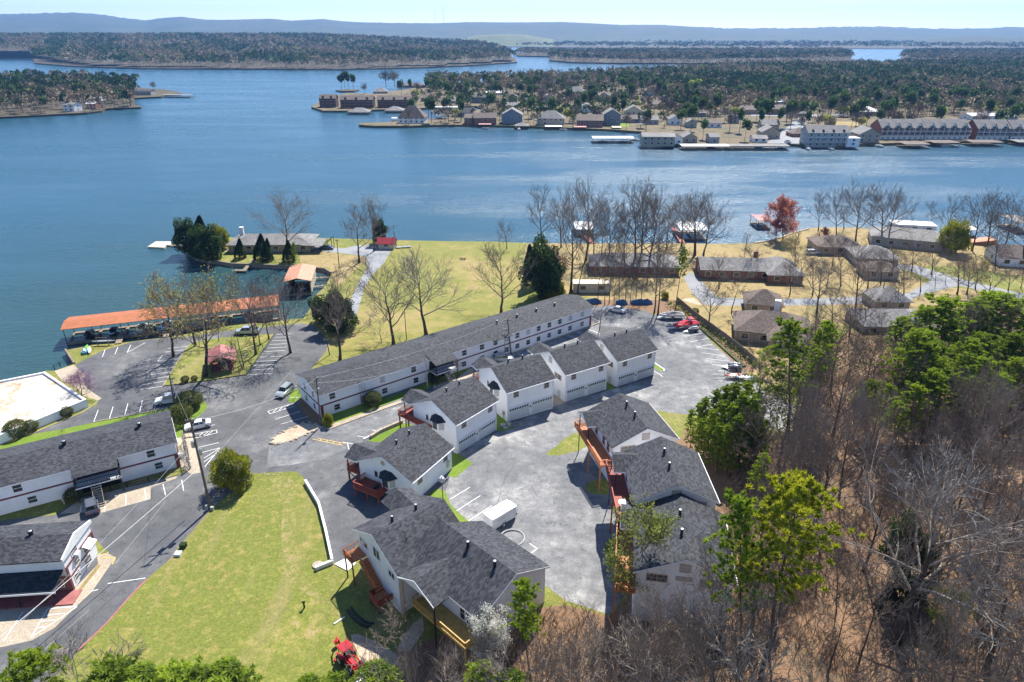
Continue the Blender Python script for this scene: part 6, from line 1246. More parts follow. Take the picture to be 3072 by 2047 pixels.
car('white sedan alone at the tree end of the upper parking lot', mid('m5', (450,205), (615,240)), hd('m5', (450,205), (615,240)), 'sedan', 'pWhite')
car('silver-roofed dark car half hidden behind the middle garage house', mid('m2', (900,1050), (1070,1045)), hd('m2', (1070,1040), (900,1055)), 'suv', 'pSilver')
car('white car beside the brown-roofed house on the point', mid('q6', (835,478), (880,478)), R(10), 'suv', 'pWhite')
X, Y = atz('t3', 800, 838, .72); car('blue car parked on the far boat ramp road', (X, Y, .72), R(10), 'sedan', 'pTeal')
X, Y = atz('t3', 835, 918, .72); car('white pickup on the far boat ramp', (X, Y, .72), R(100), 'pickup', 'pWhite')
for i, x in enumerate((805, 850, 905)): X, Y = atz('t3', x, 741, .72); car('pale car parked before the brick duplexes', (X, Y, .72), R(90), 'suv', ('pSilver','pWhite','pGrey')[i], 'cars before the far brick duplexes')
# boats and trailers on the right lot
p = at('m5', 1190, 310); boat('grey tarp-covered boat on a trailer by the lot fence', p.x, p.y, p.z, hd('m5', (1030,305), (1320,300)), 6.2, 2.2, 'pWhite', 'tarp', True, trailer=True)
p = at('m5', 1360, 425); t = boat('bright red speedboat with a raised tower on its trailer', p.x, p.y, p.z, hd('m5', (1200,440), (1500,405)), 6.8, 2.4, 'pRed', 'pRed', True, trailer=True)
b = MB()
for y in (-1, 1): b.chain([(-.2, y, 1.4), (-.9, y*.9, 2.5), (-1.6, y*.8, 2.7)], [.1]*3, 6)
b.box(-1.9, -.8, -.9, .9, 2.6, 2.72); b.build('tower', M['pRed'], t); b = MB(); b.chain([(-3.3,-1.13,1.15),(1.3,-1.1,1.2),(3.0,-.2,1.3)], [.07]*3, 5); b.chain([(-3.3,1.13,1.15),(1.3,1.1,1.2),(3.0,.2,1.3)], [.07]*3, 5); b.build('rub_rail', M['trim'], t)
def jetski(label, p, rz, c1='pBlack', c2='pWhite', trailer=True, two=False, group=None):
    t = thing('jet_ski', label, 'jet ski', p, rz, group); zz = .45 if trailer else .0
    for yy in ((0,) if not two else (-.62, .62)):
        b = MB(); i0 = len(b.v); hull(b, 3.0, 1.1, .55, zz); b.v = [(v[0], v[1]+yy, v[2]) for v in b.v]; b.build('hull', M[c1], t)
        b = MB(); b.prism([(-1.2,-.25+yy,zz+.55),(.2,-.3+yy,zz+.55),(1.2,-.1+yy,zz+.6),(1.2,.1+yy,zz+.6),(.2,.3+yy,zz+.55),(-1.2,.25+yy,zz+.55)], [(-1.1,-.15+yy,zz+.85),(.1,-.15+yy,zz+.95),(.6,-.08+yy,zz+.9),(.6,.08+yy,zz+.9),(.1,.15+yy,zz+.95),(-1.1,.15+yy,zz+.85)]); b.build('seat', M[c2], t)
        b = MB(); b.rod((.35,-.35+yy,zz+1.12), (.35,.35+yy,zz+1.12), .04, 5); b.rod((.5,yy,zz+.8), (.35,yy,zz+1.12), .05, 5); b.build('handlebar', M['black'], t)
    if trailer:
        b = MB(); w = 1.1 if two else .6; b.box(-1.5, 1.4, -w, -w+.08, .32, .42); b.box(-1.5, 1.4, w-.08, w, .32, .42); b.box(-1.2, -1.1, -w, w, .34, .42); b.prism([(1.4,-w,.34),(2.9,-.04,.34),(2.9,.04,.34),(1.4,w,.34)], [(1.4,-w,.42),(2.9,-.04,.42),(2.9,.04,.42),(1.4,w,.42)]); b.build('trailer_frame', M['steel'], t)
        for y in (-w-.1, w+.1): k = MB(); k.chain([(-.4,y-.09,.28),(-.4,y+.09,.28)], [.28,.28], 12); k.build('wheel', M['rubber'], t)
    return t
jetski('grey jet ski on a small trailer beside the red speedboat', at('m5', 1455, 468), hd('m5', (1350,480), (1520,455)), 'tarp', 'pWhite')
jetski('pair of black and white jet skis on one trailer in the angled bays', at('m5', 1960, 925), hd('m5', (1760,895), (2060,925)), 'pBlack', 'pWhite', two=True)
jetski('blue jet ski lying on the grassy corner by the sea wall', at('q4', 365, 1170), R(120), 'pTeal', 'pWhite', False)
def kayak(label, p, rz, c, L=3.6, tilt=0, z=0, group=None):
    b = MB(); n = 9
    for s in (1, -1): pass
    i0 = 0
    for i in range(n): t_ = i/(n-1)*2-1; w = .38*(1-abs(t_)**2.2)+.02; x = L/2*t_; b.v += [(x,-w,.22),(x,-w*.6,.02),(x,w*.6,.02),(x,w,.22),(x,0,.30)]
    for i in range(n-1):
        for j in range(5): a = i*5+j; c_ = i*5+(j+1) % 5; b.f.append((a, a+5, c_+5, c_)); b.m.append(0)
    o = b.build('kayak', M[c], None, at=(p.x, p.y, p.z+z)); o.rotation_euler = (tilt, 0, rz); return tag(o, label, 'kayak', group)
kayak('white and green kayak leaning beside the blue jet ski', at('q4', 395, 1165), R(118), 'pWhite', 4.2, .7, .3); kayak('lime green kayak tip under the white kayak by the sea wall', at('q4', 372, 1150), R(112), 'pGreen', 4.6, .3, .1)
kayak('silver canoe on the wooden rack by the dock shore', at('q4', 505, 1118), R(6), 'pSilver', 5.4, 0, .9)
p = at('q4', 505, 1118); b = MB()
for x in (-1.3, 1.3): b.rod((x,-.6,0), (x,-.6,2.2), .07, 5); b.rod((x,.6,0), (x,.6,.95), .06, 5); b.rod((x,-.6,.85), (x,.6,.85), .05, 5)
b.rod((-1.3,-.6,2.2), (1.3,-.6,2.2), .07, 5); tag(b.build('canoe_rack', M['wood'], None, at=p), 'wooden goal-shaped canoe rack at the dock shore', 'rack')
p = at('m5', 1960, 1040); a0 = hd('m5', (1740,1025), (2170,1030)); t = thing('kayak_trailer', 'long low trailer carrying kayaks at the edge of the young pines', 'trailer', p, a0); b = MB(); b.box(-3.2, 2.0, -.7, -.62, .45, .55); b.box(-3.2, 2.0, .62, .7, .45, .55); b.box(2.0, 4.6, -.05, .05, .45, .55); [b.box(x, x+.1, -.9, .9, .5, .6) for x in (-2.8, -.6, 1.6)]; b.rod((2.1,0,.5), (2.4,0,1.9), .05, 5); b.rod((2.1,-.3,1.5), (2.1,.3,1.8), .05, 5); b.build('trailer_frame', M['black'], t)
for y in (-.95, .95): k = MB(); k.chain([(-1.2,y-.1,.32),(-1.2,y+.1,.32)], [.32,.32], 12); k.build('wheel', M['rubber'], t)
dv = Vector((math.cos(a0), math.sin(a0), 0)); nv = Vector((-dv.y, dv.x, 0))
for off, sx, c, l in ((-.75,0,'pOrange','orange kayak on the long trailer'), (0,.6,'pRed','red kayak on the long trailer'), (.75,-1.2,'pTeal','pale blue kayak on the long trailer'), (.3,-1.5,'pSilver','silver kayak at the back of the long trailer')): kayak(l, p+nv*off+dv*(sx-.6), a0, c, 4.2, 0, .6)
# white cargo trailer
p = at('c5', 1385, 395); p = mid('c5', (1360,425), (1520,320)); a0 = hd('c5', (1520,330), (1370,425)); nrm = Vector((-math.sin(a0), math.cos(a0), 0)); p = p + nrm*1.1
t = thing('cargo_trailer', 'white enclosed cargo trailer parked on the worn court', 'trailer', p, a0); b = MB(); b.box(-2.45, 2.2, -1.05, 1.05, .5, 2.35); b.prism([(2.2,-1.05,.5),(2.55,-.7,.5),(2.55,.7,.5),(2.2,1.05,.5)], [(2.2,-1.05,2.35),(2.55,-.7,2.3),(2.55,.7,2.3),(2.2,1.05,2.35)]); b.build('body', M['pWhite'], t)
b = MB(); b.box(-2.5, 2.3, -1.1, 1.1, 2.35, 2.43); b.box(-.4, .1, -.3, .2, 2.43, 2.55); b.build('roof', M['trim'], t)
b = MB(); b.box(-2.48, -2.44, -.95, .95, .55, 2.25); b.rod((-2.5,-.03,.6), (-2.5,-.03,2.2), .02, 4); b.build('rear_door', M['whiteroof'], t); b = MB(); b.box(.9, 1.7, -1.075, -1.04, .65, 2.15); b.box(-2.4, 2.15, -1.07, -1.045, .5, .62); b.build('side_door', M['whiteroof'], t)
b = MB()
for i, (x0, x1, z) in enumerate([(-1.9,.5,1.72),(-1.4,.1,1.5)]): # faint grey lettering lines
    x = x0
    while x < x1: w = .07+.06*((i*7+int(x*20)) % 3)/2; b.box(x, x+w, -1.056, -1.045, z, z+.13); x += w+.05
b.build('faded_lettering', M['greyside'], t)
for y in (-1.1, 1.1): k = MB(); k.chain([(-.3,y-.1,.34),(-.3,y+.1,.34)], [.34,.34], 16); o = k.build('wheel', M['rubber'], t); k = MB(); k.box(-.75, .15, y-.12, y+.12, .7, .76); k.build('fender', M['steel'], o); k = MB(); s = 1 if y > 0 else -1; k.chain([(-.3,y+.101*s,.34),(-.3,y+.12*s,.34)], [.2,.18], 10); k.build('rim', M['trim'], o)
b = MB(); b.prism([(2.4,-.7,.42),(3.6,-.04,.42),(3.6,.04,.42),(2.4,.7,.42)], [(2.4,-.7,.5),(3.6,-.04,.5),(3.6,.04,.5),(2.4,.7,.5)]); b.build('hitch', M['black'], t)
# red tractor: backhoe up-left, loader down-right
p = mid('s6', (310,1345), (470,1500)); a0 = hd('s6', (450,1500), (300,1330)); t = thing('tractor', 'red tractor with a front loader bucket and a backhoe on the lawn', 'tractor', p, a0)
b = MB(); b.prism([(.1,-.42,.75),(1.9,-.36,.75),(1.9,.36,.75),(.1,.42,.75)], [(.1,-.38,1.45),(1.75,-.28,1.3),(1.75,.28,1.3),(.1,.38,1.45)]); b.box(-.9, .1, -.5, .5, .7, 1.0); b.build('bonnet', M['pRed'], t)
b = MB(); b.box(-1.25, .15, -.75, .75, 2.35, 2.45); b.box(-1.15, .05, -.68, .68, 2.45, 2.5); b.build('canopy', M['pRed'], t); b = MB()
for x in (-1.1, .05):
    for y in (-.62, .62): b.rod((x,y,1.0), (x,y,2.36), .04, 5)
b.build('canopy_post', M['black'], t); b = MB(); b.box(-.75, -.3, -.25, .25, 1.0, 1.15); b.box(-.85, -.72, -.25, .25, 1.1, 1.6); b.build('seat', M['black'], t)
for x, r_, w in ((-.65, .68, .38), (1.35, .42, .28)):
    for s in (-1, 1): k = MB(); y = .82*s; k.chain([(x,y-w/2,r_),(x,y+w/2,r_)], [r_,r_], 18); o = k.build('wheel', M['rubber'], t); k = MB(); k.chain([(x,y+(w/2)*s,r_),(x,y+(w/2+.02)*s,r_)], [r_*.55,r_*.5], 12); k.build('rim', M['blind'], o)
    if x < 0: k = MB(); k.box(-1.3, 0, -.98, -.62, 1.36, 1.42); k.box(-1.3, 0, .62, .98, 1.36, 1.42); k.build('fender', M['pRed'], t)
b = MB()
for y in (-.55, .55): b.chain([(.2,y,1.2),(1.6,y,1.35),(2.6,y,.55)], [.08]*3, 5)
b.rod((1.9,-.55,1.1), (1.9,.55,1.1), .06, 5); b.build('loader_arms', M['pRed'], t)
b = MB(); prof = [(2.5,.1),(3.1,.05),(3.15,.12),(2.65,.2),(2.6,.65),(2.5,.68)]; b.prism([(x,-.95,z) for x, z in prof], [(x,.95,z) for x, z in prof]); b.build('bucket', M['steel'], t)
b = MB(); b.chain([(-1.3,0,.7),(-2.0,0,2.2),(-2.9,.2,1.8)], [.14,.12,.1], 5); b.chain([(-2.9,.2,1.9),(-3.2,.25,.9)], [.1,.08], 5); b.box(-3.45, -3.0, .0, .5, .5, .95); b.rod((-1.5,-.9,.2), (-1.3,0,.7), .06, 5); b.rod((-1.5,.9,.2), (-1.3,0,.7), .06, 5); b.box(-1.7, -1.3, -1.1, -.75, .05, .2); b.box(-1.7, -1.3, .75, 1.1, .05, .2); b.build('backhoe', M['pRed'], t)
b = MB(); pts = [(at('s6', *q)+Vector((0,0,.15))) for q in ((375,1010),(420,1070),(480,1120),(530,1140),(555,1130))]; b.chain([tuple(q) for q in pts], [.18]*5, 6); b.chain([tuple(q+Vector((.3,.5,0))) for q in pts], [.14]*5, 6); tag(b.build('drain_pipe', M['black']), 'black coiled drain pipe lying on the shaded lawn', 'pipe')
b = MB(); p, q = at('s6', 265, 1115), at('s6', 350, 1060); b.rod((*p.xy, p.z+.06), (*q.xy, q.z+.06), .12, 5); tag(b.build('plank', M['trim']), 'pale plank on the lawn above the tractor', 'plank')
p = at('s6', 35, 985); b = MB(); b.cyl(0, 0, 0, 1.0, .12, n=8); b.box(-.2, .2, -.1, .1, .9, 1.1); tag(b.build('marker_post', M['pineD'], None, at=p), 'green marker post standing on the lawn', 'post')
# ---------------------------------------------------------------- poles, wires, lamps, fences
POLES = {}
def pole(key, k, bx, by, tx, ty, label, arms=(), r=.13, extra=None, cat='utility pole', m='pole', group=None):
    p = at(k, bx, by); h = height_at(p.x, p.y, p.z, FX(k, tx, ty)[1]); u = px(p.x, p.y, p.z+h)[0]; off = (FX(k, tx, ty)[0]-u)/FPX*math.hypot(p.y, CAMZ-p.z-h); off = max(-h*.12, min(h*.12, off))
    t = thing('utility_pole' if cat == 'utility pole' else cat.replace(' ', '_'), label, cat, p, 0, group); b = MB(); b.chain([(0,0,0),(off*.5,0,h*.5),(off,0,h)], [r*1.25, r*1.05, r*.8], 8); b.build('pole', M[m], t)
    for z, L, az in arms:
        z = h-z; a = R(az); d = Vector((math.cos(a), math.sin(a), 0)); c = Vector((off*z/h, 0, z)); q = MB(); s = Vector((-d.y, d.x, 0))*.06; q.prism([tuple(c-d*L-s), tuple(c+d*L-s), tuple(c+d*L+s), tuple(c-d*L+s)], [tuple(c-d*L-s+Vector((0,0,.14))), tuple(c+d*L-s+Vector((0,0,.14))), tuple(c+d*L+s+Vector((0,0,.14))), tuple(c-d*L+s+Vector((0,0,.14)))]); o = q.build('crossarm', M['pole'], t)
        for e in (-.9, -.45, .45, .9): q = MB(); w = c+d*L*e; q.cyl(w.x, w.y, w.z+.14, w.z+.36, .06, n=6); q.build('insulator', M['blind'], o)
    if extra == 'transformer':
        for dx, z in ((.45, h*.62), (-.4, h*.70)): q = MB(); q.cyl(off*z/h+dx, -.1, z, z+1.0, .27, n=12); q.cyl(off*z/h+dx, -.1, z+1.0, z+1.15, .1, n=8); q.build('transformer', M['steel'], t)
        q = MB(); q.box(-.5, -.1, -.5, -.15, 0, .9); q.box(.2, .7, -.5, -.1, 0, .6); q.build('ground_box', M['greyside'], t)
    if extra == 'can': q = MB(); q.cyl(off*.8+.3, -.1, h*.72, h*.72+.8, .2, n=10); q.build('transformer', M['steel'], t)
    POLES[key] = Vector((p.x+off, p.y, p.z+h)); return t
pole('A','r1',1650,1245,1490,540,'tallest utility pole with crossarm and grey transformers at the road corner',((.4,.7,20),(3.2,1.3,15)),.17,'transformer')
pole('B','r1',1372,455,1325,180,'utility pole between the white pickup and the clipped shrub',((.5,.6,10),(1.4,.9,10)),.14,'can')
pole('C','m1',485,935,415,255,'utility pole at the near corner of the long motel',((.4,.8,70),),.13,'can')
pole('D','m1',1990,400,1965,0,'grey utility pole beside the round bush below the motel roof',(),.12,None,m='steel')
pole('E','m2',1100,960,1045,450,'leaning utility pole between the long motel and the hidden car',((.6,.5,20),),.13)
pole('F','m2',1008,975,1015,600,'short metal mast with floodlights on the motel wall',((.3,.5,0),),.08,None,m='steel')
pole('H','m2',628,1030,615,820,'pole with a double crossarm before the second motel porch',((.3,1.0,10),(.8,.8,10)),.14)
pole('I','m4',1912,500,1820,110,'lamp pole leaning beside the pavilion, right one',(),.09,None)
pole('J','m4',1885,500,1808,240,'short pole next to the pavilion lamp pole',(),.08,None)
pole('K','q4',2092,1190,2050,980,'thin pole at the lawn edge of the dock road',(),.1,None)
pole('L','q5',282,1082,265,865,'thin pole on the field behind the motel',(),.09,None)
pole('M','q4',2160,580,2142,375,'utility pole beside the peninsula lane',((.3,.5,0),),.12,None)
pole('N','q5',212,430,190,310,'leaning pole beside the red-roofed shed',(),.12,None)
pole('O','q6',382,472,402,335,'thin pole on the shore lawn by the ranch house',(),.1,None)
pole('P','q6',1332,832,1370,675,'leaning utility pole at the side road',(),.13,None)
pole('Q','m5',315,460,350,200,'thin dark pole at the end of the motel parking bays',(),.1,None)
p = at('c4', 1615, 1330); hh = height_at(p.x, p.y, p.z, FX('c4', 1600, 930)[1]); t = thing('street_lamp', 'black court lamp post with a shiny bowl head beside the two-deck house', 'street lamp', p); b = MB(); b.cyl(0,0,0,hh-1.1,.06,n=8); b.build('pole', M['black'], t); b = MB(); b.cyl(0,0,hh-1.25,hh-.75,.2,.6,14); b.cyl(0,0,hh-.75,hh-.35,.6,.35,14); o = b.build('lamp_shade', M['steel'], t); b = MB(); b.cyl(0,0,hh-.35,hh-.05,.14,n=8); b.build('lamp_cap', M['trim'], o)
def wire(label, a, c, sag=.8, r=.02, m='steel', group='overhead cables'):
    b = MB(); n = 14; pts = []
    for i in range(n+1): t_ = i/n; q = a.lerp(c, t_); q.z -= sag*4*t_*(1-t_); pts.append(tuple(q))
    b.chain(pts, [r]*(n+1), 4, cap=False); tag(b.build('cable', M[m]), label, 'cable', group)
M['cable'] = plain('pale_cable', (.55,.55,.53), .5, .1)
endL = Vector((-60.1, 51.3, 5.0))
wire('thick pale cable running from the tallest pole down over the road to the lower left', Vector((-48.6, 86.8, 6.5)), endL, .25, .055, 'cable')
wire('thin cable over the road below the thick pale cable', POLES['A']+Vector((.4,0,-3)), endL+Vector((2,-1,1)), .9, .02, 'cable')
wire('cable from the tallest pole towards the near corner of the long motel', POLES['A']+Vector((.3,0,-.3)), POLES['C']+Vector((0,0,-.3)), 1.0, .02, 'cable'); wire('upper cable from the tallest pole to the pole by the pickup', POLES['A']+Vector((-.3,0,-.2)), POLES['B'], 1.0, .02)
wire('cable from the pickup pole to the pavilion lamp pole', POLES['B'], POLES['I'], 1.2, .02); wire('cable from the motel corner pole to the leaning pole', POLES['C'], POLES['E'], 1.2, .02, 'cable'); wire('cable across the motel roof to the grey pole', POLES['C']+Vector((0,0,-1)), POLES['D']+Vector((0,0,-1)), .8, .02, 'cable')
for j in range(3): wire('thin wire over the dark awning of the office building', Vector((-66-j*3.5, 66, 5.2)), Vector((-76-j*3.5, 50, 6.5)), .2, .015, 'cable', 'thin wires over the office awning')
# motel fence posts on the left lawn edge
def fence(label, k, pts, h, m, post=2.4, rails=(.5, .95), board=False, name='fence'):
    P = [at(k, *q) for q in pts]; t = thing(name, label, 'fence', P[0]); o0 = P[0]; b = MB(); pb = []
    for a, c in zip(P, P[1:]):
        L = (c-a).xy.length; n = max(1, int(L/post)); d = (c-a).normalized(); s = Vector((-d.y, d.x, 0))*.03
        for j in range(n):
            p, q = a.lerp(c, j/n)-o0, a.lerp(c, (j+1)/n)-o0; p.z = G(*(p+o0).xy)-o0.z; q.z = G(*(q+o0).xy)-o0.z; pb.append(p.copy())
            for z in rails:
                w = .06 if not board else .0
                if not board: b.prism([tuple(p-s+Vector((0,0,z*h-.03))), tuple(q-s+Vector((0,0,z*h-.03))), tuple(q+s+Vector((0,0,z*h-.03))), tuple(p+s+Vector((0,0,z*h-.03)))], [tuple(p-s+Vector((0,0,z*h+.03))), tuple(q-s+Vector((0,0,z*h+.03))), tuple(q+s+Vector((0,0,z*h+.03))), tuple(p+s+Vector((0,0,z*h+.03)))])
            if board: b.prism([tuple(p-s), tuple(q-s), tuple(q+s), tuple(p+s)], [tuple(v+Vector((0,0,h))) for v in (p-s, q-s, q+s, p+s)])
    b.build('rails' if not board else 'boards', M[m], t)
    for p in pb[:90]: q = MB(); q.box(p.x-.06, p.x+.06, p.y-.06, p.y+.06, p.z-.1, p.z+h+.08); q.build('post', M[m], t)
fence('dark weathered board fence along the upper right edge of the parking lot', 'm5', [(1252,115),(1400,240),(1520,340),(1700,470),(1850,580),(2000,700),(2110,790),(2230,900)], 1.9, 'wood', 2.6, board=True)
fence('thin black rail fence along the lawn below the left motel', 'r1', [(870,1110),(1000,1075),(1170,1035),(1300,1000),(1420,965)], 1.0, 'black', 2.2)
fence('timber rail fence above the hidden bays behind the young pines', 'r4', [(320,505),(420,510),(530,525),(700,560)], 1.3, 'wood', 2.5, (.4,.7,1.))
fence('black rail fence at the water beside the boat ramp', 'q4', [(150,1290),(190,1268),(260,1245)], 1.0, 'black', 1.5)
strip('hedge_bank', 'bushM', sp('m5',(1540,420),(1700,560),(1900,740),(2080,900)), .8, .35, 'low scrubby green bank at the foot of the board fence', 'hedge', z0=-.2)
for i, (x, y, w) in enumerate([(250,125,4.5),(590,140,3.5),(800,135,4.5),(880,135,4)]):
    p = at('m5', x, y); b = MB(); b.prism([(-w/2,-.3,0),(w/2,-.3,0),(w/2,.3,0),(-w/2,.3,0)], [(-w/2,-.1,1.1),(w*.1,-.1,1.7),(w/2-.3,.1,.8),(-w/2,.1,1.2)]); tag(b.build('tarpaulin', M['tarpB'], None, at=p), ('blue tarpaulin screen at the motel end','blue tarpaulin screen behind the parked white car','wide blue tarpaulin screen among the tree trunks','blue and white tarpaulin screen right of the trunks')[i], 'tarpaulin', 'blue tarpaulins behind the lot')
for i, (x, y) in enumerate([(225,435),(262,432),(295,430)]): p = at('q5', x, y); b = MB(); b.box(-1.4, 1.4, -.05, .05, .3, .4); b.box(-.8, .8, -.6, .6, .35, .45); b.rod((1.0,0,.3), (1.6,0,.9), .04, 4); o = b.build('boat_trailer', M['steel'], None, at=p); o.rotation_euler[2] = i*.3; tag(o, 'empty small boat trailer beside the red-roofed shed', 'trailer', 'empty trailers by the shed')
p = at('q5', 680, 515); b = MB(); g2 = random.Random(4)
for k in range(40): a = g2.uniform(0,6.28); L = g2.uniform(.5,1.6); b.rod((math.cos(a)*L*.3, math.sin(a)*L*.3, .1), (math.cos(a)*L, math.sin(a)*L*.7, g2.uniform(.1,.7)), .05, 4)
tag(b.build('brush_pile', M['twig'], None, at=p), 'small brown brush pile in the middle of the field', 'brush pile')
p = at('q6', 590, 785); b = MB(); b.rod((0,0,0), (.0,0,1.1), .06, 5); b.box(-.15,.15,-.3,.3,1.1,1.35); tag(b.build('mailbox', M['black'], None, at=p), 'black mailbox on the front lawn of the ranch house', 'mailbox')
for x, y, l in ((505,1210,'small white garden lamp post by the left motel lawn'),): p = at('r1', x, y); b = MB(); b.cyl(0,0,0,.8,.09,n=8); b.box(-.18,.18,-.18,.18,.8,1.1); tag(b.build('garden_lamp', M['blind'], None, at=p), l, 'lamp')
# vine-covered sign wall at the motel end
P = [at('r1', 1448, 720), at('r1', 1490, 935)]; t = thing('vine_screen', 'tall narrow grey vine-covered screen at the end of the left motel', 'screen', P[1]); b = MB(); v = P[0]-P[1]; v.z = 0
b.box(-.1, .1, -.1, .1, 0, 2.6); b.chain([(0,0,1.2),(v.x,v.y,1.2)], [.05,.05], 4); b.chain([(0,0,2.4),(v.x,v.y,2.4)], [.05,.05], 4); b.build('frame', M['steel'], t); g2 = np.random.default_rng(3); Q = np.stack([v.x*(u_:=g2.uniform(0,1,700))+g2.normal(0,.15,700), v.y*u_+g2.normal(0,.15,700), g2.uniform(.1,2.5,700)], 1); b = MB(); add_leaves(b, leafmesh(Q, g2.normal(0,1,Q.shape), .22, 3, .8)); b.build('vine', M['twigP'], t)
p = at('r1', 1425, 840); b = MB(); b.box(-.5,.5,-.4,.4,0,.8); b.box(-.42,.42,-.32,.32,.8,.86); tag(b.build('air_conditioner', M['blind'], None, at=p), 'white air-conditioning unit against the end wall of the left motel', 'air conditioner')
p = at('r1', 1610, 860); b = MB(); b.cyl(0,0,3.2,4.4,.32,n=12)
# ---------------------------------------------------------------- trees surveyed one by one
T = tpx; bt = 'bare tree'
T('bud0','q4',1215,1340,1240,660,'large budding tree with the thickest trunk on the pavilion island','tree','yellow-budding trees by the dock parking',1.05)
T('bud1','q4',990,1200,885,670,'budding tree standing in the striped parking bays west of the pavilion','tree','yellow-budding trees by the dock parking',.95)
T('bare1','q4',1145,1125,1060,700,'slender budding tree on the north-west tip of the pavilion island','tree')
T('slim0','q4',1310,1090,1290,850,'short thin bare tree on the lake edge of the pavilion island',bt)
T('bare0','q4',1570,1185,1490,650,'bare tree at the rock bed just right of the red pavilion',bt,None,.8)
T('slim1','q4',1603,1120,1520,720,'thin bare tree behind the rock bed on the pavilion island',bt)
T('bare1','q4',1663,1080,1590,740,'bare tree on the grass tip nearest the silver pickup',bt,None,.8)
T('bare2','q4',1815,1175,1740,650,'bare tree standing alone in the asphalt beside the eastern striped bays',bt,None,.9)
T('bare3','q4',2165,1225,2110,640,'dark bare tree on the lawn corner beside the long motel roof',bt,None,.9)
T('ever','q4',2190,1010,2060,765,'dark bushy evergreen at the cove end of the asphalt lot','tree',None,1.25)
T('ever','q4',2050,960,1990,790,'left half of the dark evergreen clump at the cove end','tree',None,.9)
T('bare0','q5',190,1112,90,540,'bare tree with its trunk behind the west roof of the long motel',bt)
T('grand0','q5',420,1045,345,485,'wide spreading bare tree in the middle of the mown field',bt,None,1.0)
T('sap0','q5',105,1105,70,870,'small low bare tree at the field edge by the asphalt',bt,None,1.4)
T('bare2','q5',950,888,930,430,'upright bare tree against the back roof of the long motel',bt,None,1.05)
T('grand1','m6',1215,600,1170,-20,'huge fan-shaped bare tree behind the lakeside house',bt,None,1.0)
T('bare1','m6',1940,635,1900,90,'bare tree beside the grey lane on the small peninsula',bt,None,1.05)
T('bare3','m6',2092,515,2050,0,'tall bare tree at the turning circle near the red-roofed shed',bt,None,1.0)
T('ever','m6',2135,440,2150,215,'evergreen behind the turning circle on the lake shore','tree',None,.9)
T('ever','m6',190,520,200,215,'leftmost dark evergreen of the clump on the peninsula tip','tree',None,1.05)
T('cedar0','m6',330,520,325,155,'pointed cedar rising from the top of the peninsula clump','tree',None,1.0)
T('ever','m6',420,600,420,285,'largest rounded evergreen at the sea wall of the peninsula','tree',None,1.1)
T('ever','m6',300,585,300,330,'front rounded evergreen at the sea wall bend','tree',None,.9)
T('magno','m6',520,500,510,265,'light green rounded tree at the back of the peninsula clump','tree',None,.9)
for (bx,by,ty,w,l) in [(735,592,385,.9,'cone-shaped dark cedar left of the little jetty'),(950,612,340,.95,'tallest cone cedar right of the little jetty'),(1015,615,385,.8,'narrow cone cedar second right of the jetty'),(1225,628,405,.9,'cedar in front of the carport end of the lake house'),(1290,632,425,1.0,'light green young pine at the end of the cedar row')]:
    T('cedar%d' % (bx % 2) if bx != 1290 else 'ypine0','m6',bx,by,bx-5,ty,l,'tree','cedars along the cove sea wall',w)
S = 'bare trees along the lake shore'
for i,(bx,by,tx,ty,k,w,l) in enumerate([(1240,440,1210,20,'bare1',.8,'leftmost tall bare tree of the shore row, above the dark conifers'),(1372,430,1350,90,'bare0',.8,'bare tree of the shore row left of the white boathouse'),
  (1440,745,1470,60,'bare3',.7,'very tall bare tree at the left corner of the red brick house'),(1490,760,1560,320,'slim0',1,'thin bare tree in front of the red brick house'),(1550,520,1560,-20,'bare2',.8,'tall bare tree in front of the white boathouse'),(1605,500,1600,90,'slim1',1.2,'slim bare tree at the foot of the red pier'),
  (1650,580,1680,170,'slim2',1.2,'slim bare tree over the grey roof of the brick house'),(1710,520,1720,110,'bare0',.75,'bare tree right of the red pier'),(1752,530,1790,180,'slim0',1,'thin bare tree second right of the red pier'),(1820,640,1830,150,'slim1',1.1,'thin bare tree at the right gable of the brick house'),
  (1895,600,1900,-10,'bare1',.85,'tall bare tree at the middle of the shore row'),(1930,580,1960,30,'bare3',.8,'tall bare tree just right of the middle of the shore row'),(1968,600,2080,50,'bare2',.8,'bare tree leaning right in the shore row'),(2062,450,2070,110,'slim2',1.3,'thin bare tree close to the water before the second boathouse'),
  (2120,440,2130,120,'slim0',1.3,'thin bare tree left of the second boathouse'),(2222,420,2230,60,'bare0',.9,'broad bare tree at the second boathouse'),(2312,480,2330,60,'bare1',.8,'bare tree at the right of the second boathouse')]):
    T(k,'q5',bx,by,tx,ty,l,bt,S,w)
S2 = 'thin trunks beyond the parking lot'
for i,(bx,by,tx,ty) in enumerate([(1635,830,1640,430),(1680,835,1690,480),(1712,822,1730,440),(1747,835,1760,500),(1782,800,1790,420),(1828,832,1835,440),(1862,825,1880,500),(1902,812,1910,470),(1940,812,1950,520)]):
    T('slim%d' % (i%3),'q5',bx,by,tx,ty,'thin dark tree trunk in the row behind the parked white car, '+('first','second','third','fourth','fifth','sixth','seventh','eighth','ninth')[i]+' from the left',bt,S2,.8)
T('bare3','q5',2030,890,2060,400,'bare tree at the lot edge, left one of the pair by the covered boat',bt,None,.6)
T('slim2','q5',2056,900,2110,400,'bare tree at the lot edge, right one of the pair by the covered boat',bt,None,1.2)
T('pine2','q5',2178,885,2245,425,'lone slim pine with a small green top beside the covered boat','tree',None,.65)
T('ever','q5',1225,785,1240,395,'tall dark conifer behind the far end of the long motel','tree',None,.75)
T('cedar1','q5',1170,700,1150,410,'dark cedar at the left of the conifer clump on the field','tree',None,.8)
T('ever','q5',1290,780,1300,560,'low dark evergreen in front of the conifer clump','tree',None,1.0)
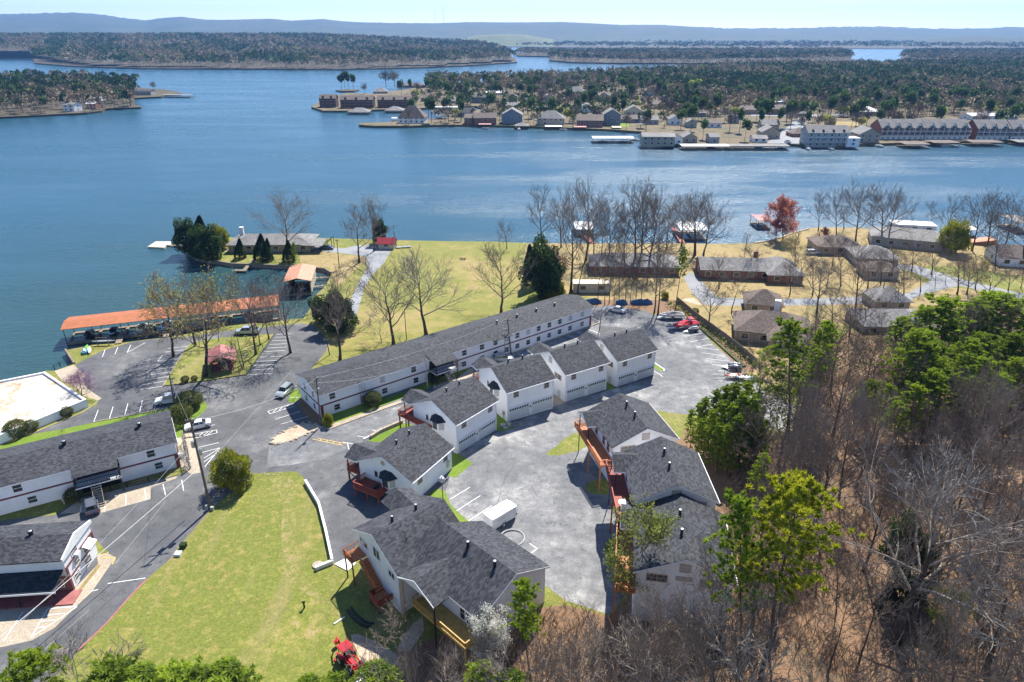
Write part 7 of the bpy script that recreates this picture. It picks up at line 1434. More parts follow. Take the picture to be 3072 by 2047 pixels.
T('rustt','q5',1355,720,1350,480,'rust-brown leaved tree right of the dark conifers','tree',None,1.0)
T('magno','q5',1330,790,1330,670,'olive green shrub tree at the motel corner','tree',None,1.2)
T('bare2','q5',990,440,960,250,'small dense bare tree standing at the water edge of the field',bt,None,.8)
S3 = 'bare trees among the lakeside houses'
for (k,bx,by,tx,ty,w,l) in [('bare0',30,485,20,60,1.,'tall bare tree at the water left of the red maple'),('bare2',90,485,150,100,.9,'bare tree leaning right, left of the red maple'),('sap0',400,440,400,335,1,'tiny bare sapling on the shore lawn'),
  ('bare3',900,312,910,50,.8,'bare tree on the point right of the red maple'),('bare1',1030,372,1010,30,.8,'tall bare tree on the crest of the point'),('slim1',1082,300,1090,60,1.3,'slim bare tree on the tip of the point'),('grand2',1162,398,1200,-10,.8,'thick-trunked bare tree on the crest of the point'),
  ('slim0',1282,312,1300,60,1.2,'slim bare tree behind the big white-roofed house'),('bare2',1342,412,1350,0,.85,'tall bare tree in front of the big white-roofed house'),('grand0',1385,420,1480,40,.75,'wide bare tree growing through the view of the white-roofed house'),('slim2',1690,300,1720,120,1.3,'slim leaning bare tree beyond the white-roofed house'),
  ('bare1',1772,375,1890,80,.8,'bare tree by the water left of the dark magnolia'),('bare0',1985,455,2060,60,.85,'bare tree right of the dark magnolia'),('bare3',2082,468,2150,60,.9,'dark bare tree on the golden lawn by the water'),('bare2',2212,445,2290,80,.9,'bare tree second from the right edge on the shore'),('bare1',2342,560,2345,120,.8,'bare tree at the right frame edge on the shore'),
  ('bud0',735,585,740,345,1.,'budding tree at the garden of the brown ranch house'),('grand1',890,895,930,540,1.,'wide bare tree between the road and the brown-roofed house'),('bare3',1155,885,1200,420,.9,'tall bare tree standing over the grey-roofed house'),('bare0',125,978,150,660,.9,'bare tree by the fence at the corner of the side road'),
  ('slim0',290,890,350,600,1.5,'bare tree behind the chimney of the brown-roofed house'),('bare2',960,700,980,520,1.,'bare tree behind the side road bend'),('slim1',1470,855,1460,540,1.3,'slim bare tree at the road junction'),('bare1',1622,740,1620,520,.9,'bare tree inside the fork of the side road'),('slim2',1726,700,1730,520,1.2,'slim bare tree right of the fork'),
  ('bare3',1880,760,1850,470,1.1,'broad bare tree behind the big pines'),('bud1',2010,725,2020,500,1.,'budding tree behind the big pines'),('bare0',2240,735,2260,540,1.,'bare tree on the green lawn at the right'),('slim0',1800,690,1800,540,1.2,'slim bare tree on the right lawn'),('bare2',2330,720,2350,560,1,'bare tree cut by the right frame edge'),('bare1',1930,650,1930,470,.9,'bare tree on the far side of the right lawn'),('slim1',560,450,560,340,1.2,'thin bare tree under the red maple')]:
    T(k,'q6',bx,by,tx,ty,l,bt,S3,w)
T('red','q6',650,375,650,100,'tall red-budded maple in front of the red boat dock','tree','red-budded maples on the shore',.8)
T('red','q6',600,370,620,240,'lower red-budded maple leaning over the sea wall','tree','red-budded maples on the shore',1.0)
T('red','q6',940,400,950,300,'pale reddish young tree by the parked car','tree','red-budded maples on the shore',.7)
T('magno','q6',1870,470,1870,245,'dark round magnolia at the right of the lakeside houses','tree',None,.8)
for (bx,by,tx,ty,h,l) in [(2107,765,2110,745,1,'round shrub')]: T('magno','q5',bx,by+30,tx,ty,'round dark shrub beside the dirt path','shrub',None,1)
S4 = 'extra leafless garden trees'
for i,(k,bx,by,h_,l) in enumerate([('bare1',200,720,230,'bare tree on the front lawn of the ranch house'),('bare2',430,620,200,'bare tree before the middle of the ranch house'),('bare0',780,680,230,'bare tree on the lawn right of the ranch house'),('bare3',860,760,260,'bare tree at the road edge right of the ranch house'),('bare1',1060,700,250,'bare tree between the brown and the grey lake houses'),('bare2',1000,560,220,'bare tree in front of the brown lake house'),
  ('bare0',1250,720,230,'bare tree before the grey hipped house'),('bare3',1340,680,250,'bare tree right of the grey hipped house'),('bare1',1430,640,260,'bare tree at the fork of the road'),('bare2',1560,600,230,'bare tree below the white-roofed house'),('bare0',1700,620,240,'bare tree left of the right lawn'),('bare3',1500,780,250,'bare tree right of the road junction'),
  ('bare1',1000,1000,270,'bare tree behind the fence pines'),('bare2',1120,1060,280,'bare tree before the pale-grey house'),('bare0',1230,1000,260,'bare tree over the pale-grey roof'),('slim1',1350,1060,260,'slim bare tree right of the pale-grey house'),('bare3',700,760,220,'bare tree by the road behind the tan house'),('bare1',2150,560,250,'bare tree before the grey-roofed white house'),('bare2',1950,760,250,'bare tree on the far side of the big pines'),('bare0',2100,800,260,'bare tree just above the pine mass')]):
    T(k,'q6',bx,by,bx,by-h_,l,bt,S3,1.05)
# near shrubs and garden trees
T('magno','r1',1812,1078,1820,812,'big round glossy yellow-green tree at the lawn corner','tree',None,.92)
for (k,bx,by,ty,w,l) in [('r1',1480,455,330,1.15,'large clipped flat-topped shrub behind the white pickup'),('r1',1410,565,430,1.0,'rounded shrub between the pickup and the white sedan'),('r1',520,520,450,1.,'round bush at the steps of the flat-roofed building'),('r1',125,670,555,1.,'larger clipped bush at the white wall'),('r1',238,635,555,1.,'smaller clipped bush at the white wall'),
  ('r1',1450,252,205,1,'left little ball bush on the pavilion island'),('r1',1522,240,203,1,'right little ball bush on the pavilion island'),('r1',575,1180,1090,1.,'dark bush beside the balcony stairs of the left motel'),('m1',1210,640,455,1.,'round bush on the strip lawn below the motel'),('m1',2080,310,165,1.,'round bush right of the balcony'),('m1',585,930,760,.7,'upright golden conifer bush at the motel corner'),('r1',485,690,630,1.2,'thin twiggy shrub behind the left motel'),
  ('q6',30,900,860,1.2,'green bush at the lot corner near the red boat')]:
    T('magno' if 'golden' in l else ('sap1' if 'twiggy' in l else 'shrub'),k,bx,by,bx,ty,l,'shrub',None,w,.8)
T('sap0','m2',350,1220,355,1070,'small pruned crape myrtle by the motel wall','shrub',None,1.2)
T('purple','r1',640,365,610,190,'purple-blossomed redbud by the concrete walk','tree',None,1.2)
T('purple','r1',610,320,570,220,'second thinner purple redbud by the boat ramp','tree',None,1.2)
# foreground trees
T('pine0','s6',1810,1600,1740,760,'bright young pine in front of the near white house','pine tree',None,.75)
T('white','s6',1480,1440,1500,1060,'white-blossoming tree at the corner of the near white house','tree',None,.8)
T('sap1','s6',800,1400,720,1040,'bare orange-twigged sapling below the yellow deck','sapling',None,1.4)
T('bare1','s6',1120,1640,1200,1290,'pale bare branches rising at the bottom edge under the yellow deck',bt,None,.9)
T('budg','s7',640,960,590,270,'large pale-green budding tree in front of the last deck','tree',None,.85)
T('bare3','s7',790,1640,700,860,'pale-branched bare tree before the blank gable wall',bt,None,.8)
T('bare0','s7',1345,1500,1270,780,'dark bare tree at the right corner of the last house',bt,None,.5)
T('pine1','s8',130,1590,190,90,'tall pine with a thick reddish trunk right of the last house','pine tree',None,.6)
T('pineY0','s8',280,1600,560,-10,'leaning pine with a yellow-green top beside the woods','pine tree',None,.8)
T('pine2','r4',90,1500,420,930,'bright green pine crown above the roof of the third deck house','pine tree',None,.75)
T('pineY0','r4',330,1540,520,1170,'yellow-green pine crown in front of the brown woods','pine tree',None,.7)
T('pine1','r4',510,930,560,-120,'tall dark-trunked pine at the left of the woods, by the fence','pine tree',None,.85)
T('pine0','r4',640,800,820,-90,'tall pine leaning right next to the fence pine','pine tree',None,.75)
T('budg','r4',330,320,330,150,'yellow-green budding tree at the end of the fence','tree',None,1.3)
for i,(bx,by,tx,ty,k,w) in enumerate([(1010,830,1190,370,'pine3',.9),(1170,900,1330,400,'pine1',.8),(1370,780,1420,330,'pine0',.9),(1400,760,1570,-20,'pine3',1.0),(1480,800,1640,60,'pine1',1.),(1560,700,1560,280,'pine2',1.0),(1660,640,1790,120,'pine3',1.),(1760,720,1960,60,'pine0',1.),(1880,650,2050,130,'pine1',1.1),(2010,600,2200,40,'pine3',1.),(2130,640,2300,170,'pine2',1.1),(2250,600,2330,-20,'pine1',1.),
    (1500,500,1640,-200,'pine3',1.2),(1650,480,1800,-290,'pine1',1.25),(1800,460,1990,-260,'pine0',1.25),(2000,420,2140,-320,'pine3',1.2),(2180,420,2330,-290,'pine1',1.3),(1330,480,1420,-130,'pine2',1.),(2300,430,2480,-220,'pine0',1.2)]):
    T(k,'r4',bx,by,tx,ty,'pine in the tall pine mass, '+('front-left, over the brown slope','with a forked lower crown','at the left end of the mass','with the widest left crown','left of centre','low in front of the mass','centre front','centre right','behind the big bare crown','right of centre','right, second row','right frame edge, front row','back row, nearest the grey roof','back row, left','back row, centre','back row, right of centre','back row, right frame edge','left end, slim','back row, beyond the frame edge')[i],'pine tree','tall pines above the woods',w*1.25)
XP = [(1250,1050),(1420,960),(1540,900),(1700,840),(1820,900),(1950,800),(2080,820),(2200,760),(2320,800),(2420,700),(1600,760),(1900,620),(2100,540),(2350,480),(1500,640),(2450,560)]
for i, (bx, by) in enumerate(XP): T('pine%d' % (i % 4),'r4',bx,by,bx+130,by-500-(i%3)*60,'pine standing among the leafless trees below the tall pine mass, number-free spot','pine tree','pines at the lower edge of the pine mass',1.2)
for i,(bx,by,tx,ty) in enumerate([(1680,1290,1700,960),(1740,1350,1760,900),(1800,1330,1830,850),(1840,1420,1880,960),(1890,1300,1930,780),(1920,1440,1960,880),(1980,1330,2020,740),(2010,1470,2060,900),(2060,1380,2100,720),(2110,1450,2150,800),(2160,1380,2210,700),(2200,1470,2250,830),(2250,1400,2300,800),(1760,1440,1780,1040),(2100,1540,2130,1000),(1900,1530,1930,1080),(2020,1560,2030,1080),(2250,1520,2290,980)]):
    T('ypine%d' % (i%2),'r3',bx,by,tx,ty,'young pine in the dense stand beside the right parking lot, '+('outer left','left','left front','left inner','rear left','front left of centre','rear centre left','front centre','rear centre','centre right','rear right','front right','outer right','lowest left','lowest right','low in the middle left','low in the middle','lowest outer right')[i],'pine tree','young pines beside the lot',.95)
for i,(k,bx,ty,tx,w,l) in enumerate([('pine2',300,1345,320,.9,'bright pine top at the bottom left corner over the road'),('sap0',600,1380,590,.8,'bare bushy tree top between the bottom-left pines'),('ypine0',960,1370,970,1.1,'bright pine top at the bottom of the lawn'),('ypine1',1130,1420,1140,1.1,'smaller pine top at the bottom of the lawn'),('ypine0',1440,1420,1440,1.2,'bushy pine top at the bottom middle of the lawn'),('ypine1',1560,1440,1560,1.,'low pine top next to the bushy one'),('ypine1',1750,1385,1760,1.1,'pine top below the tractor lawn'),('ypine0',1880,1470,1890,1.1,'low pine top left of the tractor')]):
    T(k,'s5',bx,2050,tx,ty,l,'pine tree' if 'pine' in l else 'tree','tree tops along the bottom edge',w*1.7)
for i,(k,bx,ty,w,l) in enumerate([('ypine1',590,1415,1.2,'pine top right below the tractor bucket'),('ypine0',300,1500,1.,'dark pine top below the tractor'),('ypine1',60,1510,1.,'pine top at the bottom edge left of the tractor'),('ypine0',1450,1490,1.2,'bright pine top at the bottom edge under the white blossom'),('ypine1',1660,1475,1.,'bright pine top at the bottom edge beside the blossom tree')]):
    T(k,'s6',bx,2000,bx,ty,l,'pine tree','tree tops along the bottom edge',w*1.7)
T('ever','s8',1450,870,1430,300,'bluish green cedar inside the brown woods','tree','cedars in the woods',.6)
T('cedar0','s8',1300,1000,1290,780,'low soft green cedar inside the woods','tree','cedars in the woods',1.)
T('budg','s8',1750,1150,1760,860,'olive-budding low tree inside the woods','tree',None,1.1)
T('grand1','s8',1340,1250,1850,-20,'biggest bare tree of the woods with a leaning dark trunk and pale limbs',bt,None,1.1)
T('grand2','s8',2050,1500,2300,480,'big pale-limbed bare tree at the lower right',bt,None,.9)
T('grand0','r4',900,1300,1050,430,'dark crooked bare tree left of the brown clearing',bt,None,.5)
T('grand2','s8',880,1020,900,420,'broken-topped pale bare trunk in the woods',bt,None,.35)
T('grand1','r4',2150,1180,2100,450,'wide grey bare crown at the right of the woods',bt,None,.9)
T('grand0','s8',2450,1100,2400,100,'grey bare tree at the right frame edge',bt,None,.9)
for i, (u, v, tv, k, w) in enumerate([(1175,2230,1905,'sap0',1.1),(1240,2250,1880,'bare2',.6),(1330,2240,1930,'sap1',1.1),(1560,2250,1900,'sap0',1.2),(1630,2260,1850,'bare1',.6),(1700,2220,1880,'sap1',1.2),(1760,2260,1820,'bare0',.6),(1830,2230,1850,'sap0',1.3),(1900,2270,1790,'bare3',.6),(1960,2240,1840,'sap1',1.3),(2020,2270,1800,'bare1',.6),(2080,2230,1850,'sap0',1.3),(2150,2280,1760,'bare2',.6),(2220,2250,1830,'sap1',1.3),(1120,2220,1940,'sap1',1.0),(1490,2230,1940,'sap1',1.0),(1790,2110,1790,'sap0',1.0),(1940,2090,1800,'sap1',1.0),(2110,2100,1790,'sap0',1.0)]):
    T(k,'F',u,v,u+(i%3-1)*25,tv+(85 if u < 1600 else (110 if u < 2110 else 60)),'leafless brush tree along the bottom edge below the near houses',bt if k[0]=='b' else 'sapling','leafless growth along the bottom edge',w)
# the rest of the woods
taken = [(o.location.x, o.location.y) for o in bpy.data.objects if o.get('category') and o.parent is None]
fpoly = [p for c, p in POLY if c == 'forest'][0]
WB = ['leafless grey tree standing in the brown woods', 'slim leafless tree crowded into the brown woods', 'leafless sapling in the undergrowth of the woods']
cnt = 0; tries = 0; rw = random.Random(11)
while cnt < 120 and tries < 6000:
    tries += 1; X = rw.uniform(-2, 130); Y = rw.uniform(30, 128)
    if not inside(np.array([[X, Y]]), fpoly)[0]: continue
    u, v = px(X, Y, G(X, Y)+4)
    if not (1000 < u < 3250 and 900 < v < 2350): continue
    if u < 1900 and v < (1930 if u > 1250 and u < 1500 else 1880): continue
    near = min(((X-a)**2+(Y-c)**2 for a, c in taken), default=99)
    if near < (3 if u < 2000 else 7): continue
    k = rw.choice(['bare0','bare1','bare2','bare3','slim0','slim1','slim2','sap0','sap1'])
    left = u < 2150
    if left: k = rw.choice(['sap0','sap1','sap0','slim2'])
    h = rw.uniform(13, 20) if k[0] != 's' or k[1] == 'l' else rw.uniform(5, 9)
    if left: h = min(h, rw.uniform(4, 7))
    j = 0 if k.startswith('bare') else (1 if k.startswith('slim') else 2)
    tree(k, X, Y, h, WB[j], bt if j < 2 else 'sapling', ('leafless grey trees of the woods','slim leafless trees of the woods','saplings of the woods')[j], rw.uniform(.6, .9)); taken.append((X, Y)); cnt += 1
# tell the scattered trees apart by their place in the woods, read from left to right
ORD = ('first','second','third','fourth','fifth','sixth','seventh','eighth','ninth','tenth','eleventh','twelfth','thirteenth','fourteenth','fifteenth')
cells = {}
for o in bpy.data.objects:
    if o.get('label') in WB or 'number-free' in str(o.get('label')):
        u, v = px(*o.location); r_ = 'back' if v < 1250 else ('middle' if v < 1560 else ('front' if v < 1850 else 'nearest')); c_ = 'left' if u < 2000 else ('left-centre' if u < 2350 else ('centre' if u < 2650 else ('right-centre' if u < 2880 else 'right')))
        cells.setdefault((o['category'], 'slim' in o['label'], r_, c_), []).append((u, o))
for (cat_, slim_, r_, c_), L in cells.items():
    L.sort(key=lambda q: q[0])
    for i, (u, o) in enumerate(L):
        kind_ = 'pine' if cat_ == 'pine tree' else ('leafless sapling' if cat_ == 'sapling' else ('slim leafless tree' if slim_ else 'spreading leafless tree'))
        o['label'] = kind_ + ' in the ' + r_ + ' ' + c_ + ' of the brown woods, ' + (ORD[min(i, 14)] + ' from the left there' if len(L) > 1 else 'the only one there')
# undergrowth: brush too dense to count
g = np.random.default_rng(5); b = MB(); n = 0
for i in range(19000):
    X = g.uniform(-5, 130); Y = g.uniform(25, 130)
    if not inside(np.array([[X, Y]]), fpoly)[0]: continue
    if math.sin(X*.35)*math.cos(Y*.31+X*.1) < -.35: continue
    z = G(X, Y); h = g.uniform(.9, 3.6)
    for k in range(5):
        a = g.uniform(0, 6.28); q = Vector((X+math.cos(a)*h*.5, Y+math.sin(a)*h*.5, z+h*g.uniform(.6, 1))); m_ = Vector((X, Y, z)).lerp(q, .5)+Vector((0,0,.2*h))
        b.chain([(X, Y, z), m_, q], [0.026, .018, .010], 3, cap=False)
tag(b.build('undergrowth', M['brush']), 'leafless brown brush covering the floor of the woods', 'undergrowth', kind='stuff')
b = MB(); gp = [pl('m5',(1100,150),(1260,130),(1420,290),(2230,870),(2180,930),(1560,440)), pl('q6',(1100,1030),(1500,1040),(1450,1300),(600,1500),(520,1300),(900,1150)), pl('r4',(240,450),(700,420),(760,900),(300,900))]
Q = []
for pp in gp:
    a = np.array(pp); lo, hi = a.min(0), a.max(0); P = g.uniform(lo, hi, (2600, 2)); P = P[inside(P, pp)][:1000]
    Q.append(np.stack([P[:,0], P[:,1], [G(x, y)+g.uniform(.1, 1.3) for x, y in P]], 1))
Q = np.concatenate(Q); add_leaves(b, leafmesh(Q, g.normal(0,1,Q.shape)+np.array([0,0,.5]), .5, 4, .9))
tag(b.build('scrub', M['bushM']), 'low green scrub along the lot fence and the wood edge', 'scrub', kind='stuff')
# ---------------------------------------------------------------- far woods: counted trees near, masses beyond
def clump(r_, n, H, conic, seed):
    g = np.random.default_rng(seed); K = g.normal(0, 1, (7,3)); P = []; N = []
    for k in K:
        c = k/np.linalg.norm(k)*np.array([.55, .55, .42]); d = g.normal(0,1,(n//7,3)); d /= np.linalg.norm(d,axis=1)[:,None]; P.append(c + d*.42); N.append(d)
    P = np.concatenate(P); N = np.concatenate(N); P = P*np.array([r_, r_, H*.30]) + np.array([0,0,H*(.68 if conic else .62)]); return P, N
def farproto(kind, mt, H, r_, n, size, seed, bare_=False, conic=True):
    P, N = clump(r_, n, H, conic, seed); b = MB(); b.mi = 0
    b.chain([(0,0,0),(.1,0,H*.5),(0,.1,H*.9)], [.22,.17,.05], 4, cap=False); 
    if bare_:
        g = random.Random(seed); b.mi = 0
        for k in range(26):
            a = g.uniform(0, 6.28); z = H*g.uniform(.3, .75); L = r_*g.uniform(.6, 1.2); q = Vector((math.cos(a)*L, math.sin(a)*L, min(H, z+L*g.uniform(.7,1.6))))
            b.chain([(0,0,z), Vector((0,0,z)).lerp(q,.5)+Vector((0,0,.3)), q], [.11,.08,.04], 3, cap=False)
            for s in range(5): w = q.lerp(Vector((0,0,z)), g.uniform(0,.7)); b.chain([w, w+Vector((g.gauss(0,1), g.gauss(0,1), abs(g.gauss(.9,.6))))*1.1], [.05,.03], 3, cap=False)
        P = P[::2]; N = N[::2]
    b.mi = 1; add_leaves(b, leafmesh(P, N, size, seed, .8 if not bare_ else .18)); return b.mesh(kind, [M['bark'] if not conic else M['pbark'], mt], False)
M['pineF'] = leaf('far_pine_foliage', [(.3,(.022,.055,.016)),(.5,(.06,.115,.026)),(.7,(.13,.19,.04))], .3)
M['budF'] = leaf('far_budding_foliage', [(.3,(.22,.26,.05)),(.6,(.40,.43,.09))], .25)
M['twigF'] = plain('far_twigs', (.26,.20,.15), .9, .25, .7, objvar=.3)
FP = [farproto('far_pine', M['pineF'], 20, 4.4, 520, 1.25, 1), farproto('far_pine_slim', M['pineF'], 21, 3.4, 380, 1.4, 2), farproto('far_bare', M['twigF'], 16, 5.0, 700, 1.6, 3, True, False), farproto('far_bare_b', M['twigF'], 15, 5.4, 700, 1.6, 4, True, False), farproto('far_bud', M['budF'], 12, 4.6, 340, 1.3, 5, False, False)]
FARL = [('pine_tree','dark pine among the houses of the far shore','tree','far shore pines'),('pine_tree','dark pine among the houses of the far shore','tree','far shore pines'),('bare_tree','grey leafless tree among the houses of the far shore','tree','far shore leafless trees'),('bare_tree','grey leafless tree among the houses of the far shore','tree','far shore leafless trees'),('budding_tree','pale green budding tree among the houses of the far shore','tree','far shore budding trees')]
def fartree(i, X, Y, h, lab=None, grp=None, z=.6):
    nm, l, c, gq = FARL[i]; o = bpy.data.objects.new(nm, FP[i]); COL.objects.link(o); o.location = (X, Y, z); o.rotation_euler[2] = rnd.uniform(0, 6.28)
    s = h/(20, 21, 16, 15, 12)[i]; o.scale = (s*rnd.uniform(.85,1.15), s*rnd.uniform(.85,1.15), s); return tag(o, lab or l, c, grp or gq)
rf = random.Random(5)
# singled out in the photo
for (k,x,y,ty,i,l) in [('t2',290,580,445,0,'left pine of the cluster on the tiny island'),('t2',312,581,448,1,'middle pine of the cluster on the tiny island'),('t2',345,580,462,1,'right pine of the cluster on the tiny island'),('t2',268,578,470,0,'outermost left pine of the tiny island'),('t2',415,605,530,2,'rounded grey tree right of the tiny island'),
  ('t2',553,562,440,2,'tall thin leafless tree on the far point, left of a pair'),('t2',608,560,440,2,'tall thin leafless tree on the far point, right of a pair'),('t2',740,650,570,4,'bright yellow-green tree beside the brown condominiums'),('t2',700,800,700,2,'leafless tree before the big hip-roofed house on the spit'),
  ('t2',1070,640,510,1,'dark pine in front of the teal house'),('t2',1475,665,530,1,'dark pine right of the tan gabled house'),('t2',1730,790,680,4,'budding tree between the tan brick house and the brown brick house'),('t2',1280,740,640,2,'rusty leafless tree beside the blue-grey house'),
  ('t3',290,895,750,0,'broad dark pine on the shore beside the long dock, left one'),('t3',560,905,750,0,'broad dark pine on the shore beside the long dock, right one'),('t3',370,760,590,1,'tall pine above the small white cottages'),('t3',665,730,650,4,'yellow-green tree in front of the brick duplexes'),('t3',1035,750,695,1,'dark conifer at the end of the far road'),('t3',240,610,490,4,'pale green tree high on the far shore'),
  ('t3',1880,610,545,4,'pale green tree before the dark pines at the right'),('t3',1500,740,650,4,'budding tree left of the town houses'),('t3',1170,700,590,4,'pale green tree in the middle of the far woods'),('t3',2300,750,690,4,'budding tree behind the right town houses')]:
    X, Y = atz(k, x, y, .6); h = height_at(X, Y, .6, FX(k, x, ty)[1]); fartree(i, X, Y, max(6, h), l)
houses_px = []     # filled by the far houses so trees leave them free
# ---------------------------------------------------------------- scatter on the far shore
rp, lp = np.array(right_pen), np.array(left_pen)
def free(X, Y, m=0): return all((X-a)**2+(Y-b_)**2 > (c+m)**2 and not (abs(X-a) < c*.8 and 0 < b_-Y < (26 if m == 0 else 20)) for a, b_, c in BLD)
def scat(poly, n, urange, vrange, minfree, rg):
    out = []; tr_ = 0
    while len(out) < n and tr_ < n*60:
        tr_ += 1; u, v = rg.uniform(*urange), rg.uniform(*vrange); X, Y = atz('F', u, v, .6)
        if inside(np.array([[X, Y]]), poly)[0] and free(X, Y, minfree) and all((X-a)**2+(Y-b_)**2 > 30 for a, b_ in out[-60:]): out.append((X, Y))
    return out
# near band between the houses: sparse, individually placed
for i, (X, Y) in enumerate(scat(rp, 270, (1180, 3072), (258, 400), 0.2, rf)):
    k = rf.choices([0,1,2,3,4], [2.2,2.4,1.1,1.1,1])[0]
    fartree(k, X, Y, rf.uniform(16, 23) if k < 2 else (rf.uniform(13,17) if k < 4 else 11))
for i, (X, Y) in enumerate(scat(rp, 60, (1290, 1950), (240, 280), 0.5, rf)):
    k = rf.choices([0,1,2,3,4], [3,3,1,1,.5])[0]; fartree(k, X, Y, rf.uniform(15, 22) if k < 4 else 11)
GL = ('dark pine on the wooded left peninsula','grey leafless tree on the wooded left peninsula')
for i, (X, Y) in enumerate(scat(lp, 42, (-60, 470), (240, 345), 0.0, rf)):
    u, v = px(X, Y, 0); k = rf.choice([0,1,0,2,3]) if u < 400 else rf.choice([2,3]); fartree(k, X, Y, rf.uniform(14, 21) if u < 400 else rf.uniform(11, 14), GL[0 if k < 2 else 1], ('pines of the left peninsula','leafless trees of the left peninsula')[0 if k < 2 else 1])
# every far tree told apart by the house it stands nearest to
def short(l):
    for w in (' with ', ' in front', ' behind', ' beside ', ' on ', ' at ', ' in ', ' among', ' by ', ' between', ' of ', ' right', ' left', ' inside', ' high', ' uphill', ' standing', ' next', ' alone'): l = l.split(w)[0]
    return l
HS = [(o.location.x, o.location.y, o['label']) for o in bpy.data.objects if o.get('category') in ('house','apartment block','inn','town houses') and o.location.y > 400]
seen = {}
BYL = {'far shore pines':'dark pine','far shore leafless trees':'leafless tree','far shore budding trees':'pale budding tree','pines of the left peninsula':'dark pine','leafless trees of the left peninsula':'leafless tree'}
for o in sorted([o for o in bpy.data.objects if o.get('group') in BYL], key=lambda o: o.location.y):
    if o['label'] not in [f[1] for f in FARL] + list(GL): continue
    d, hx, hy, hl = min((math.hypot(o.location.x-a, o.location.y-b_), a, b_, l) for a, b_, l in HS)
    u = px(*o.location)[0]; dx = u - px(hx, hy, 0)[0]; side = ('far left of' if dx < -70 else 'just left of') if dx < -12 else (('far right of' if dx > 90 else 'just right of') if dx > 30 else ('in front of' if o.location.y < hy else 'right behind'))
    hgt = ['small ', '', 'tall '][0 if o.scale[2] < .82 else (2 if o.scale[2] > 1.03 else 1)]
    lb = (hgt + BYL[o['group']] + (' beyond and ' if o.location.y > hy+25 and 'behind' not in side else ' ') + side + ' the ' + short(hl)).split(); o['label'] = ' '.join(lb[:16])
# masses beyond counting
def mass(name, label, poly, n, ur, vr, hr, green, seed, z=.6, rcan=5.0, nq=26, avoid=False, zf=None):
    g = np.random.default_rng(seed); poly = np.array(poly); need = n; Ps = []
    Y0 = [atz('F', 1500, v, z)[1] for v in vr]; lo, hi = min(Y0), max(Y0)
    while need > 0:
        Y = g.uniform(lo, hi, 20000); X = g.uniform(-1, 1, 20000); ua = (X*.5+.5)*(ur[1]-ur[0])+ur[0]; X = (ua-1536)/FPX*(Y*CT+CAMZ*ST)
        p = np.stack([X, Y], 1); p = p[inside(p, poly)]
        if avoid: p = p[[free(x, y, 0) for x, y in p]]
        Ps.append(p); need -= len(p)
        if len(Ps) > 12: break
    P = np.concatenate(Ps)[:n]; n = len(P); Z0 = np.array([zf(x, y) for x, y in P]) if zf else np.full(n, z); h = g.uniform(*hr, n)
    sz = g.uniform(.55, 1.45, n); nz = np.sin(P[:,0]*.011+1.3)*np.cos(P[:,1]*.009+P[:,0]*.004)+.55*np.sin(P[:,0]*.037+P[:,1]*.021); isg = (nz + g.normal(0, .65, n)) > (1-green*2)
    tint = np.where(isg, g.uniform(0, .44, n), np.where(g.random(n) < .08, g.uniform(.93, 1, n), g.uniform(.48, .93, n)))
    d = g.normal(0, 1, (n, nq, 3)); d /= np.linalg.norm(d, axis=2)[:,:,None]; d[:,:,2] = np.abs(d[:,:,2])*1.0-.25
    C = np.stack([P[:,0], P[:,1], Z0 + h*np.where(isg, .68, .62)], 1)[:,None,:] + d*np.stack([sz*rcan*.85, sz*rcan*.85, h*.34], 1)[:,None,:]*g.uniform(.5, 1, (n, nq, 1))
    Q = leafmesh(C.reshape(-1,3), d.reshape(-1,3)*1.2, rcan*.42, seed, .8)
    # trunks
    T0 = np.stack([P[:,0], P[:,1], Z0], 1); w = .22; T = np.stack([T0+[w,0,0], T0+np.stack([np.zeros(n)+w*.5, np.zeros(n), h*.75], 1), T0+np.stack([np.zeros(n)-w*.5, np.zeros(n), h*.75], 1), T0-[w,0,0]], 1)
    A = np.concatenate([Q, T]); F = np.arange(len(A)*4).reshape(-1, 4); me = bpy.data.meshes.new(name)
    me.vertices.add(len(A)*4); me.vertices.foreach_set('co', A.reshape(-1)); me.loops.add(len(F)*4); me.loops.foreach_set('vertex_index', F.reshape(-1)); me.polygons.add(len(F)); me.polygons.foreach_set('loop_start', np.arange(0, len(F)*4, 4)); me.polygons.foreach_set('loop_total', np.full(len(F), 4))
    me.materials.append(M['farwood']); at_ = me.attributes.new('tint', 'FLOAT', 'FACE'); at_.data.foreach_set('value', np.concatenate([np.clip(np.repeat(tint, nq)+g.normal(0,.02,n*nq), 0, 1), np.full(n, .7)]).astype(np.float32)); me.update(calc_edges=True)
    o = bpy.data.objects.new(name, me); COL.objects.link(o); return tag(o, label, 'woods', kind='stuff')
mass('far_woods', 'mixed pine and leafless woods filling the back of the far neighbourhood', right_pen, 3800, (1250, 3300), (196, 262), (15, 23), .50, 1, avoid=True, rcan=5.5)
mass('yard_woods', 'leafless crowns and pines crowding the yards of the far neighbourhood', right_pen, 430, (1290, 2050), (256, 300), (13, 20), .3, 21, avoid=True, rcan=4.2, nq=46)
mass('shore_yard_trees', 'small leafless trees and shrubs in the waterfront yards of the far shore', right_pen, 420, (1240, 2150), (295, 385), (7, 15), .3, 23, avoid=True, rcan=3.4, nq=46)
mass('slope_woods', 'leafless woods around the far brick duplexes', right_pen, 260, (2000, 2600), (300, 352), (11, 17), .2, 22, avoid=True, rcan=4.0, nq=46)
mass('right_woods', 'leafless, budding and pine woods behind the brick duplexes and town houses', right_pen, 1500, (1980, 3300), (255, 318), (12, 19), .42, 12, avoid=True, rcan=4.6, nq=40)
mass('town_house_woods', 'leafless and budding woods behind the right town houses', right_pen, 450, (2480, 3300), (310, 350), (11, 17), .25, 2, avoid=True)
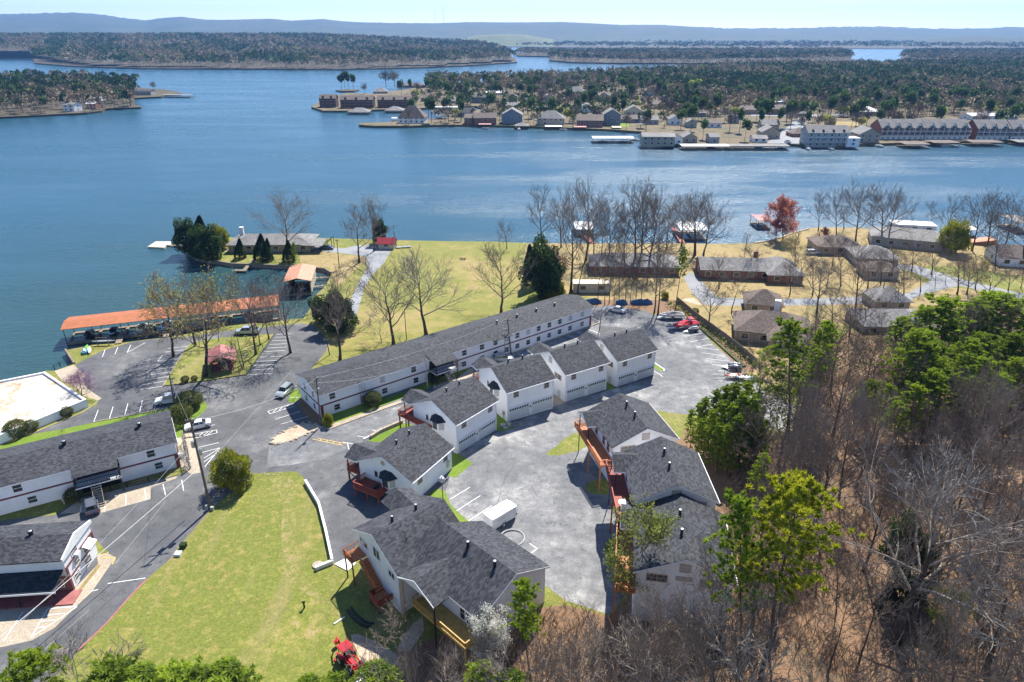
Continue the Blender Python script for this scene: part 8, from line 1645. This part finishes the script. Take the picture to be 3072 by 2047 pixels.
mass('peninsula_woods', 'dark pine woods covering the left peninsula', left_pen, 900, (-300, 420), (240, 345), (12, 20), .45, 3, rcan=4.5, nq=60)
mass('left_shore_woods', 'long grey-brown and green woods on the far left shore', far_left, 9000, (-300, 1600), (149, 210), (15, 26), .44, 4, z=2, rcan=7, zf=frise)
mass('middle_shore_woods', 'hazy grey woods on the far middle shore', far_mid, 3600, (1500, 2600), (158, 191), (15, 22), .25, 5, z=2, rcan=8)
mass('right_shore_woods', 'hazy woods on the far right shore', far_right, 1800, (2650, 3300), (157, 196), (13, 20), .35, 6, z=2, rcan=8)
mass('distant_woods', 'bluish distant woods on the plain before the hills', zl('F',(-900,143),(600,143),(1414,142),(1430,140.5),(1560,141.5),(1900,146),(2420,149),(2480,146),(2700,147),(4000,150),(4200,118),(-900,118)), 9000, (-300, 3300), (117, 149), (14, 26), .4, 7, z=1, rcan=17, nq=14)
# ---------------------------------------------------------------- the air
b = MB(); b.box(-9500, 9500, -260, 10800, -4, 420); hz = b.mesh('haze', [])
hm = bpy.data.materials.new('haze'); hm.use_nodes = True; nt = hm.node_tree; nt.nodes.clear(); out = nt.nodes.new('ShaderNodeOutputMaterial'); pv = nt.nodes.new('ShaderNodeVolumePrincipled')
pv.inputs['Color'].default_value = (.20, .48, 1, 1); pv.inputs['Density'].default_value = 6.5e-5; pv.inputs['Anisotropy'].default_value = .2; nt.links.new(pv.outputs[0], out.inputs['Volume'])
hz.materials.append(hm); o = bpy.data.objects.new('haze', hz); COL.objects.link(o); tag(o, 'pale blue air softening the far hills', 'haze', kind='stuff')
# ---------------------------------------------------------------- look-alikes told apart by their order in the photo
ORD = ['first','second','third','fourth','fifth','sixth','seventh','eighth','ninth','tenth','eleventh','twelfth','thirteenth','fourteenth','fifteenth','sixteenth','seventeenth','eighteenth','nineteenth','twentieth','twenty-first','twenty-second','twenty-third','twenty-fourth']
dup = {}
for o in bpy.data.objects:
    if o.get('label') and o.parent is None and o.get('kind') is None: dup.setdefault(o['label'], []).append(o)
for l, L in dup.items():
    if 1 < len(L) <= len(ORD):
        L.sort(key=lambda o: px(*(o.location if o.location.length > .01 else Vector(o.data.vertices[0].co)))[0])
        for i, o in enumerate(L): o['label'] = ' '.join((l.split()[:13 if 'from the left there' not in l else 10]) + [ORD[i], 'from', 'left']) if l.split() else l
